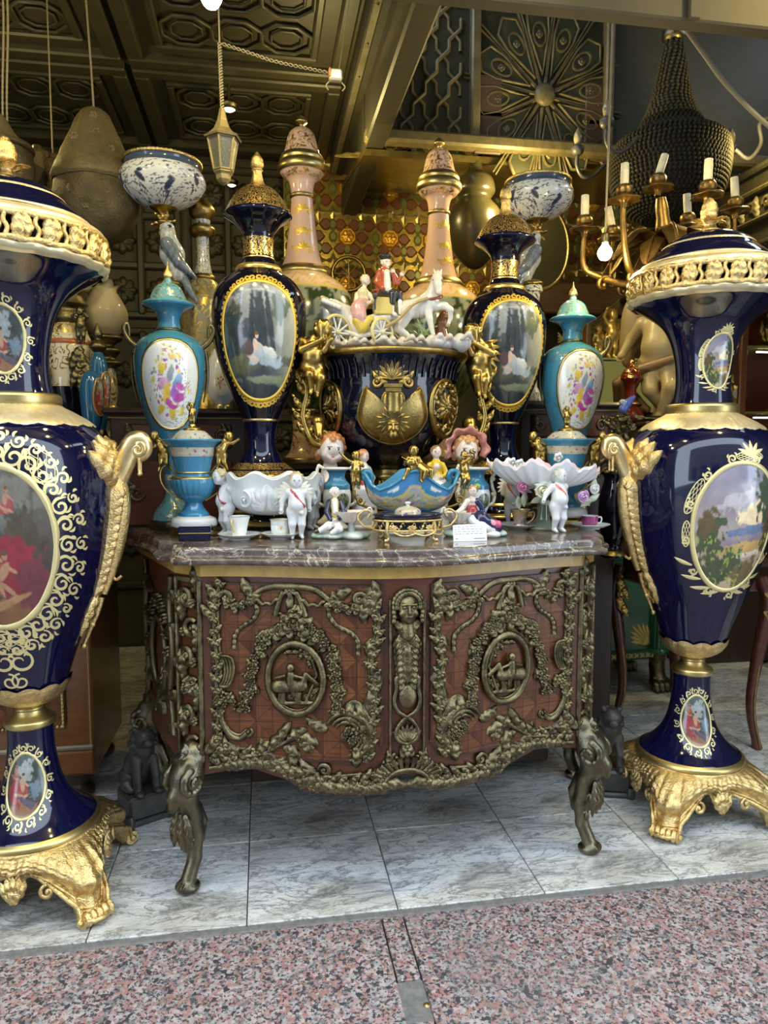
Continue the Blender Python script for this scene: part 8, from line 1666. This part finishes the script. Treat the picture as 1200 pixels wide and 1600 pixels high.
# ---- glass shelf with gilt figurines on the rear wall
q0, q1 = aty(905, 562, 4.2), aty(1010, 562, 4.2); T = thing('glass_shelf', 'lit green glass shelf unit behind the red vase', 'shelf', (q0[0]*.5+q1[0]*.5,4.25,0)); m_g2, nt, bs = newmat('green_glass'); bs.inputs['Base Color'].default_value = (.55,.60,.25,1); bs.inputs['Transmission Weight'].default_value = .5; bs.inputs['Roughness'].default_value = .12
zs = q0[2]; wd_ = q1[0]-q0[0]; bx('glass_board', m_g2, T, (0,0,zs-.008), (wd_,.36,.014), .002); bx('back_panel', simple('olive_back_panel', (.28,.24,.06), .4), T, (0,.2,zs-.2), (wd_,.02,1.0)); bx('plinth', M_mahogd, T, (0,0,zs/2-.30), (wd_,.36,zs-.60)); bx('glass_pane', m_g2, T, (0,-.17,zs-.17), (wd_,.008,.30), .002)
for e in (-1,1): bx('post', M_shelfwood, T, (e*wd_/2,0,zs/2+.1), (.03,.36,zs+.2))
for i, (px, hgt) in enumerate(((934,.20),(955,.30),(976,.22))):
    c = aty(px, 560, 4.12); T = thing('gilt_figurine', ('small gilt seated figurine on the lit glass shelf','taller gilt figurine group with raised arms on the glass shelf','gilt standing figurine nearest the putto statue on the glass shelf')[i], 'figurine', (c[0],c[1],zs), .2*i); g = putto(hgt, 46, dict(haL=(-.2,-.1,.95),elL=(-.2,0,.8)) if i == 1 else dict(haR=(.2,-.12,.7)), colored=False); child('figure', g, simple('bright_yellow_gilt', (.80,.55,.14), .35, .7), T); g = G(); ball(g, (.03,.03,.10*hgt/.2), (.05,.03,.08), 10); child('rock', g, M_gold2, T)
o0 = aty(968,476,4.545); T = thing('cable_tangle', 'loose tangle of yellowed cables strung above the lit glass shelf', 'cables', tuple(o0)); M_yc = simple('yellowed_cable', (.50,.44,.20), .5)
for i in range(4): g = G(); P = smooth([aty(872,520+5*i,4.3), aty(893,540-4*i,4.25), aty(915,506+6*i,4.25), aty(938+4*i,494+3*i,4.35), aty(968,468+3*i,4.545)], 8)-o0; tube(P, .006, 6, g); g.build('strand', M_yc, T)
# ---- glazed display cabinet on the right
q = at_d(1186, 900, 4.25); T = thing('display_cabinet', 'red-brown glazed display cabinet with lit shelves behind the landscape vase', 'cabinet', (q[0],q[1]+.2,0), 0); W0 = .98; M_rb = wood('red_brown_cabinet', (.11,.035,.012), (.18,.06,.02), (4,4,30), .3)
bx('back', simple('red_cabinet_back', (.12,.022,.012), .5), T, (0,.2,1.25), (W0,.03,2.2)); bx('plinth', M_mahogd, T, (0,0,.48), (W0,.42,.96)); bx('cornice', M_rb, T, (0,0,2.36), (W0+.06,.48,.10), .02)
m_cg, nt, bs = newmat('cabinet_glass'); bs.inputs['Base Color'].default_value = (.95,.93,.85,1); bs.inputs['Transmission Weight'].default_value = 1; bs.inputs['Roughness'].default_value = .02; bs.inputs['IOR'].default_value = 1.05
for x in (-.5,-.17,.17,.5): bx('post', M_rb, T, (x*W0,-.2,1.45), (.045,.03,1.75))
for i in range(3): bx('pane', m_cg, T, ((-.335+.335*i)*W0,-.2,1.45), (.27*W0,.006,1.70), .001)
for z in (1.08,1.48,1.86): bx('shelf', m_g2, T, (0,0,z), (W0-.04,.36,.012), .002)
M_led = simple('shelf_strip_lamp', (1,.95,.8), .5, em=9)
for z in (1.46,1.84):
    for x in (-.33,.02,.34): bx('strip_lamp', M_led, T, (x*W0,-.15,z-.008), (.14,.012,.008), .001)
for i, (x, z) in enumerate(((-.40,1.48),(-.12,1.48),(.20,1.48),(-.30,1.08),(.05,1.08),(-.33,1.86),(.1,1.86))):
    tx = T.location; C_ = thing('mantel_clock', 'gilt mantel clock with white dial on the '+{1.08:'lower',1.48:'middle',1.86:'upper'}[z]+' shelf, '+['beside the cabinet edge','between two posts','by the far post','behind the vase shoulder','behind the right vase body','near the vase neck','above the others'][i], 'clock', (tx[0]+x*W0, tx[1]-.02, z+.006)); g = G(); S = flatS((0,-.03,.10),(1,0,0),(0,0,1),(0,-1,0))
    box(g, (0,0,.012), (.13,.08,.024), .005); lathe([(.05,.024),(.03,.05),(.045,.09),(.05,.12),(.03,.16),(.012,.18),(.01,.21),(.0005,.23)], 16, 3, g=g)
    for e in (-1,1): leaf(g, S, (e*.03,-.06), pi/2-e*.5, .13, .05, e*.6, .02, 3)
    child('case', g, M_gold2, C_); g = G(); V = S(.03*np.cos(np.linspace(0,2*pi,20)), .01+.03*np.sin(np.linspace(0,2*pi,20)), np.full(20,.028)); g.add(np.vstack([V, S(np.array([0.]),np.array([.01]),np.array([.03]))]), np.stack([np.arange(19),np.arange(1,20),np.full(19,20)],-1)); child('dial', g, M_white, C_)
# carved cornice running along the right wall
T = G(); box(T, (2.62,3.45,2.42), (.5,2.3,.40), .02); T = T.build('trim_4', M_ceil, **S_)
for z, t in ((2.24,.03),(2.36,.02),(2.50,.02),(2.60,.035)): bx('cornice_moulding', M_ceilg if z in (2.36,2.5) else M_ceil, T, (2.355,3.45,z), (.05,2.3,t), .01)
SR = flatS((2.365,2.3,2.43),(0,1,0),(0,0,1),(-1,0,0))
for i in range(20): g = G(); leaf(g, SR, (.06+.11*i,-.05), pi/2-.5, .11, .05, .8, .02, 3); cscroll(g, SR, (.11+.11*i,.0), .03, 0, 1.3, .009); g.build('cornice_carving', M_ceilg, T)
# ---- palm candelabrum
q = at_d(1034, 420, 2.92); zb_ = .815; T = thing('palm_candelabrum', 'tall gilt bronze palm candelabrum with ivory candle sleeves behind the landscape vase', 'candelabrum', (q[0]+.02,q[1],zb_)); k = 2.92/FPX; Zc = lambda y: EYE+zpx(y,2.92)-zb_; Xc = lambda x: (x-1041)*k
M_palm = simple('bronze_gilt_palm', (.30,.18,.05), .36, .9, (.17,.10,.03), 22, .3, 90)
g = G(); lathe([(.12,0),(.125,.02),(.08,.05),(.03,.09),(.02,.2),(.02,Zc(560))], 28, 4, g=g); g.V = [v+A(.115,0,0) for v in g.V]; tube(smooth([(.115,0,Zc(562)),(.115,0,Zc(520)),(.07,0,Zc(470)),(0,0,Zc(440))], 6), .02, 10, g); child('foot_stem', g, M_palm, T)
g = G(); P = smooth([(.01,0,Zc(446)),(0,0,Zc(430)),(Xc(1036),0,Zc(370)),(Xc(1028),0,Zc(310))], 6); tube(P, np.interp(np.linspace(0,1,len(P)),[0,.4,1],[.03,.045,.02])*(1+.08*np.sin(np.arange(len(P))*2)), 10, g); lathe([(.03,Zc(440)),(.07,Zc(430)),(.06,Zc(418)),(.035,Zc(410))], 24, 3, g=g); child('trunk', g, M_palm, T)
rnd = random.Random(9)
for i in range(12):
    a = i*pi/6+.2; o = A(cos(a), sin(a), 0); z0 = Zc(388+14*(i % 2)); dn = A(*( .72*o[:2]), .55) if i % 3 else A(*(.85*o[:2]), .15); S0 = A(Xc(1036),0,z0); side = A(-o[1],o[0],0); L = .20 if i % 2 else .24
    g = G(); t = np.linspace(0,1,10); P = S0+np.outer(t*L, o)+np.outer(np.sin(pi*t*.85)*.09-t**2*.10, A(0,0,1)); wv = .05*np.sin(pi*np.clip(t*.92+.06,0,1))**.6
    rows = np.stack([P+side*(e*wv)[:,None]-A(0,0,1)*(abs(e)*.35*wv)[:,None]+A(0,0,.006)*np.sin(np.arange(10)*2.2)[:,None]*abs(e) for e in (-1,-.66,-.33,0,.33,.66,1)], 1); g.add(rows, grid_faces(10,7)); g.add(rows-A(0,0,.005), grid_faces(10,7)[:, ::-1]); tube(P, .006, 6, g); child('palm_leaf', g, M_palm, T)
for i, (px, py, top, tl, dy) in enumerate(((975,298,276,0,-.12),(1028,280,252,.3,0),(1105,292,260,0,-.15),(1148,316,284,-.1,.05),(913,345,314,0,.0),(956,360,334,-.25,.14),(1074,340,316,-.1,.16))):
    X0, dY, Z0 = at_d(px, py+18, 2.92+dy)-np.array(T.location); Ar = link(None, 'arm', T); g = G()
    if i != 1: P = smooth([(Xc(1036)+X0*.08,0,Zc(424)),(X0*.45,dY*.5,Zc(444)),(X0*.85,dY*.9,Zc(430)),(X0*1.0,dY,Zc(py+70)),(X0,dY,Z0)], 7); tube(P, np.interp(np.linspace(0,1,len(P)),[0,.5,1],[.018,.014,.009]), 8, g); cscroll(g, flatS((X0*.75,dY*.8,Zc(446)),(1,0,0),(0,0,1),(0,-1,0)), (0,0), .04, 0, .9, .010, 0, 1 if X0 < 0 else -1)
    lathe([(.012,Z0-.02),(.016,Z0),(.045,Z0+.012),(.060,Z0+.006),(.045,Z0+.018),(.018,Z0+.02)], 28, 3, g=(h := G()), flute=lambda a, t, r, z: .005*np.cos(a*6)*np.clip(r/.05,0,1)); lathe([(.014,Z0+.018),(.028,Z0+.03),(.030,Z0+.05),(.022,Z0+.062)], 24, 3, g=h, flute=lambda a, t, r, z: .0016*np.cos(a*10)); g.merge(h, loc=(X0,dY,0)); child('branch', g, M_palm, Ar)
    g = G(); b = A(X0,dY,Z0+.055); e = b+A(sin(tl)*.085,0,cos(tl)*.085); tube([b, b*.3+e*.7, e], [.0155,.0155,.0145], 12, g); child('candle_sleeve', g, M_wax, Ar)
# ---- bare bulbs
def bulb(px, py, dd, lab, r, em, watts, ztop, light=True):
    c = at_d(px, py, dd); T = thing('light_bulb', lab, 'bulb', tuple(c)); m = simple('lit_bulb_glass', (1,.88,.62), .3, em=em); g = G(); lathe([(.0005,-r),(r*.6,-r*.82),(r,-.1*r),(r*.9,r*.5),(r*.45,r*1.2),(r*.4,r*1.5)], 24, 4, g=g); child('glass', g, m, T)
    g = G(); lathe([(r*.42,r*1.45),(r*.5,r*1.6),(r*.5,r*2.6),(r*.2,r*2.9)], 16, 2, g=g); child('socket', g, M_bronzed, T); g = G(); tube([(0,0,r*2.8),(.01,0,(ztop-c[2])*.5),(0,0,ztop-c[2])], .004, 6, g); child('cord', g, M_cable, T)
    if light: warm_point_light(c[0], c[1]-r*1.5, c[2]-r*1.2, watts, .03)
bulb(945, 396, 2.75, 'lit bare bulb hanging beside the palm candelabrum', .026, 40, 6, 3.94); bulb(330, -4, 2.05, 'lit bare bulb at the top edge above the hanging lantern', .028, 40, 9, 3.08)
# ---- hexagonal lantern and its wires
c = at_d(348, 215, 2.38); T = thing('hanging_lantern', 'small dusty hexagonal lantern hanging on a twisted cable', 'lantern', tuple(c)); k = 1.98/FPX; M_lan = simple('dusty_brass_lantern', (.26,.20,.09), .5, .5, (.16,.13,.06), 30); hexl = lambda r, z: np.stack([r*np.cos(np.arange(6)*pi/3+.3), r*np.sin(np.arange(6)*pi/3+.3), np.full(6, z)], -1)
g = G(); rows = np.stack([hexl(r*k, z*k) for r, z in ((.3,52),(5,50),(7,40),(10,28),(16,14),(26,4),(35,-1),(33,-4))]); g.add(rows, grid_faces(8,6,True), 0, False); child('roof', g, M_lan, T)
up_, lo_ = hexl(27*k,-4*k), hexl(17*k,-58*k)
m_lg, nt, bs = newmat('dusty_lantern_glass'); bs.inputs['Base Color'].default_value = (.10,.10,.075,1); bs.inputs['Roughness'].default_value = .3; bs.inputs['Transmission Weight'].default_value = .3; bump(nt, bs, noise(nt, coords(nt), 150), .5, .004)
for i in range(6):
    j = (i+1) % 6; g = G(); V = np.array([up_[i],up_[j],lo_[j],lo_[i]]); g.add(np.vstack([V, V*A(.95,.95,1)]), [[0,1,2,3],[7,6,5,4]], 0, False); child('pane', g, m_lg, T); g = G(); tube([up_[i], lo_[i]], .0042, 6, g); tube([up_[i], up_[j]], .004, 6, g); tube([lo_[i], lo_[j]], .004, 6, g); child('frame_bar', g, M_lan, T)
g = G(); rows = np.stack([hexl(r*k, z*k) for r, z in ((17,-57),(18,-62),(14,-66),(13,-74),(8,-80),(.3,-84))]); g.add(rows, grid_faces(6,6,True), 0, False); child('bottom_cup', g, M_lan, T)
g = G(); zt = at_d(346,68,2.38)[2]-c[2]; t = np.linspace(0,1,90)
for e in (0,pi): tube(np.stack([.005*np.cos(t*70+e)-.004*t, .004*np.sin(t*70+e), 50*k+t*(zt-50*k)], -1), .0024, 5, g)
tube([(-.004,0,zt),(-.01,0,3.08-c[2])], .0030, 6, g); child('twisted_cable', g, M_cable, T)
a, b = at_d(346, 68, 2.38), at_d(515, 114, 2.38); g = G(); P = resample(smooth([a, (a*.7+b*.3)-A(0,0,.006), (a+b)/2-A(0,0,.01), b], 10), 90); t = np.arange(90)
for e in (0,pi): tube(P+np.stack([0*t,.004*np.cos(t*.8+e),.004*np.sin(t*.8+e)],-1), .0020, 5, g)
g.build('twisted_wire', M_cable, None, label='twisted pair of wires running from the lantern cable to the terminal block', cat='wire')
c = at_d(524, 118, 2.38); T = thing('terminal_block', 'clear plastic terminal block with orange ends on the twisted wire', 'connector', tuple(c)); g = G(); box(g, (0,0,0), (.040,.025,.034), .005); child('housing', g, simple('clear_plastic', (.45,.40,.30), .2), T); g = G(); box(g, (-.018,-.008,.004), (.007,.014,.026), .002); child('orange_clip', g, simple('orange_plastic', (.42,.14,.05), .4), T)
for e in (-1,1): g = G(); tube(smooth([(e*.02,0,-.02),(e*.03,-.003,-.034),(e*.022,0,-.045)],4), .002, 5, g); child('loose_end', g, M_cable, T)
g = G(); tube([(.01,0,.01),(.12,.30,3.08-c[2])], .0012, 5, g); child('tie', g, M_cable, T)
g = G(); tube(smooth([at_d(1066,38,2.6), at_d(1098,82,2.6), at_d(1140,138,2.6), at_d(1212,205,2.6), at_d(1290,240,2.6)], 8), .008, 7, g); g.build('wall_cable', simple('grey_cable', (.15,.13,.08), .6), None, label='thick pale cable sagging across the dark upper wall', cat='cable')
# ---- pierced brass hanging lamps, left
M_dust = simple('dusty_hammered_brass', (.165,.125,.055), .6, .3, (.10,.078,.036), 8, .9, 70)
M_dust2 = simple('dark_hammered_brass', (.11,.085,.04), .55, .4, (.06,.048,.024), 14, 1.0, 110)
c = at_d(150, 272, 2.9); T = thing('pierced_lamp', 'big dusty egg-shaped pierced brass lamp hanging over the vases', 'lamp', tuple(c)); k = 2.9/FPX; n = 64; rg = lambda a, t, r, z: .006*(fbm(a*3+9, z*22+5, 3, 3)-.5)*2
g = G(); lathe([(.001,.24),(14*k,.235),(22*k,.215),(34*k,.150),(48*k,.07),(60*k,.0),(63*k,-.03),(60*k,-.045)], n, 6, g=g, flute=rg); child('cone_top', g, M_dust, T); g = G(); lathe([(58*k,-.04),(61*k,-.09),(60*k,-.14),(52*k,-.19),(38*k,-.235),(18*k,-.262),(.001,-.27)], n, 6, g=g, flute=rg); child('lower_bowl', g, M_dust2, T)
for (x, z) in ((-20,.1),(10,.12),(30,.06),(-25,-.10),(22,-.11),(-5,-.16),(-2,-.02),(5,.19)): 
    rr = np.interp(z, [-.25,-.19,-.04,.07,.15,.215], [25,52,62,48,34,22])*k; yy = -math.sqrt(max(rr**2-(x*k)**2, 1e-6)); g = G(); rosette(g, flatS((x*k,yy,z),(1,0,0),(0,0,1),(0,-1,.1)), (0,0), .018, 6, .008); child('pierced_boss', g, M_dust, T)
g = G(); tube([(0,0,.235),(-.005,0,.4),(-.02,0,3.08-c[2])], .004, 6, g); child('cord', g, M_cable, T)
c = at_d(-4, 250, 2.75); T = thing('dome_lamp', 'dusty brass dome lamp hung on chains above the finial of the lovers vase', 'lamp', tuple(c)); k = 2.75/FPX; g = G(); lathe([(.001,.16),(12*k,.155),(26*k,.10),(36*k,.07),(38*k,.05)], 40, 5, g=g); child('dome', g, M_dust, T); g = G(); lathe([(50*k,.055),(52*k,.04),(44*k,.03)], 40, 3, g=g); lathe([(48*k,.03),(50*k,-.02),(48*k,-.18),(30*k,-.22),(.001,-.23)], 40, 4, g=g, flute=rg); child('drum', g, M_dust2, T)
for x in (-4,10,16): g = G(); t = np.linspace(0,1,70); tube(np.stack([x*k+.03*np.sin(t*3)*t,0*t,.12+t*(2.96-c[2])],-1), .0028+.002*np.abs(np.sin(t*110)), 6, g); child('chain', g, M_cable, T)
c = at_d(84, 282, 2.95); T = thing('hammered_lantern', 'three joined hammered brass cylinders hanging beside the egg-shaped lamp', 'lantern', tuple(c)); k = 2.95/FPX
for x, r, z0, z1 in ((-22,20,-.14,.10),(2,16,-.16,.07),(18,15,-.24,.02)): g = G(); lathe([(.001,z1+.03),(6*k,z1+.028),(7*k,z1+.01),(r*k*.9,z1),(r*k,z1-.02),(r*k,z0+.02),(r*k*.8,z0),(.001,z0-.01)], 30, 3, g=g, flute=lambda a,t,r_,z: .004*(fbm(a*5,z*40,2,4)-.5)*2); g.V = [v+A(x*k,0,0) for v in g.V]; child('cylinder', g, M_dust2, T)
g = G(); tube([(0,0,.09),(0,0,3.08-c[2])], .003, 6, g); child('cord', g, M_cable, T)
# ---- bead chandelier and wrought arms, right
c = at_d(1046, 236, 3.55); T = thing('bead_chandelier', 'large dark bead chandelier with a netted neck and wide basket', 'chandelier', tuple(c)); k = 2.95/FPX; T.scale = (1.2,)*3; M_bead = simple('smoky_beads', (.014,.012,.007), .85, 0, (.028,.024,.014), 60, spec=.2); M_net = simple('dusty_bead_net', (.05,.042,.02), .85, 0, (.028,.024,.013), 40, spec=.2)
PR = [(12*k,.40),(18*k,.33),(24*k,.24),(34*k,.15),(52*k,.07),(76*k,.03),(84*k,.0),(86*k,-.05),(82*k,-.13),(70*k,-.20),(45*k,-.25),(8*k,-.27)]
g = G(); lathe([(a*.96, b) for a, b in PR], 40, 4, g=g); child('frame_shell', g, simple('dark_chandelier_shell', (.02,.018,.01), .6), T)
for nm, m, i0, i1, nb in (('bead_net', M_net, 0, 20, 30),('bead_basket', M_bead, 20, 55, 64)):
    Q = resample(smooth(PR, 6), 56)[i0:i1+1]; g = G()
    for i, (r, z) in enumerate(Q):
        n = max(8, int(2*pi*r/.017)); 
        for j in range(n): a = 2*pi*(j+.5*(i % 2))/n; ball(g, (r*cos(a), r*sin(a), z), .0078, 5)
    child(nm, g, m, T, kind='stuff')
g = G(); lathe([(6*k,.40),(16*k,.42),(14*k,.46),(8*k,.48),(3*k,.52)], 20, 3, g=g); tube([(0,0,.5),(0,0,(3.94-c[2])/1.2)], .010, 6, g); child('crown', g, M_bronzed, T)
for sx, dy in ((1,-.1),(1,.2),(-1,.1),(-1,-.15)):
    Ar = link(None, 'arm', T); g = G(); b = A(sx*82*k,dy,-.02); P = smooth([b, b+A(sx*.06,0,-.03), b+A(sx*.11,0,.03), b+A(sx*.10,0,.10), b+A(sx*.14,0,.13), b+A(sx*.19,0,.11)], 6) if sx > 0 else smooth([b, b+A(-.05,0,-.05), b+A(-.10,0,-.06), b+A(-.125,0,-.02), b+A(-.125,0,.02)], 6); tube(P, .008, 7, g); e = P[-1]; lathe([(.01,0),(.022,.008),(.026,.03),(.012,.04)], 14, 2, g=(h := G())); g.merge(h, loc=e); child('wrought_arm', g, M_stone, Ar); g = G(); lathe([(.008,.04),(.016,.06),(.014,.08),(.004,.10),(.0004,.108)], 14, 3, g=(h := G())); G.merge(g, h, loc=e); child('candle_bulb', g, simple('unlit_bulb_glass', (.22,.19,.12), .15), Ar)
# ---- small things in the gloom
for i, (px, py, dd, r, lab) in enumerate(((358,172,3.7,.030,'small round ceiling spot behind the lantern roof'),(362,290,4.6,.026,'small round wall spot below the lantern'))):
    c = at_d(px, py, dd); T = thing('spot_lamp', lab, 'lamp', tuple(c)); g = G(); lathe([(r*1.5,.03),(r*1.6,.02),(r*1.1,0),(r,.004)], 24, 2, g=g); child('housing', g, M_bronzed, T); g = G(); lathe([(r,.003),(r*.5,-.006),(.0005,-.009)], 24, 2, g=g); child('lens', g, simple('lit_spot_lens', (1,.9,.65), .4, em=2.2), T); g = G(); (tube([(0,0,.02),(0,.0,3.08-c[2])], .008, 6, g) if i == 0 else tube([(0,0,.02),(0,4.8-c[1],.02)], .008, 6, g)); child('bracket', g, M_bronzed, T)
c = at_d(742, 345, 3.75); T = thing('dark_hanging_urn', 'dark bellied hanging lamp between the pink vase and the dark woodland vase', 'lamp', tuple(c)); k = 3.75/FPX; g = G(); lathe([(8*k,.30),(12*k,.24),(26*k,.20),(30*k,.14),(24*k,.10),(38*k,.04),(42*k,-.05),(34*k,-.14),(14*k,-.22),(.001,-.24)], 36, 4, g=g); child('body', g, simple('smoky_dark_lamp', (.045,.038,.016), .3), T); g = G(); tube([(0,0,.29),(0,0,3.94-c[2])], .006, 6, g); child('cord', g, M_cable, T)
c = at_d(842, 385, 3.9); T = thing('oval_mirror', 'dark oval mirror with a thin gilt frame behind the parrot near the bulb', 'mirror', tuple(c), .1); g = G(); a = np.linspace(0,2*pi,48,endpoint=False); k = 3.9/FPX; tube(np.stack([50*k*np.cos(a),0*a,64*k*np.sin(a)],-1), .010, 8, g, closed=True); child('frame', g, M_brassdark, T); g = G(); V = np.stack([48*k*np.cos(a),0*a,62*k*np.sin(a)],-1); g.add(np.vstack([V,[[0,0,0]]]), np.stack([np.arange(48),(np.arange(48)+1) % 48,np.full(48,48)],-1), 0, False); child('glass', g, simple('dark_mirror_glass', (.02,.018,.010), .08), T); g = G(); tube([(0,.0,62*k),(0,4.6-c[1],64*k)], .006, 6, g); child('hanger', g, M_bronzed, T)
c = aty(545, 428, 4.5); T = thing('brass_wheel', 'thin brass spoked wheel hanging under the gilt wall panelling', 'wheel', tuple(c)); g = G(); a = np.linspace(0,2*pi,40,endpoint=False); tube(np.stack([.10*np.cos(a),0*a,.10*np.sin(a)],-1), .011, 8, g, closed=True); child('rim', g, M_brassdark, T)
for i in range(8): g = G(); tube([(0,0,0),(.1*cos(i*pi/4),0,.1*sin(i*pi/4))], .004, 5, g); child('spoke', g, M_brassdark, T)
g = G(); tube([(0,0,.1),(0,.14,.12)], .005, 5, g); child('hook', g, M_bronzed, T)
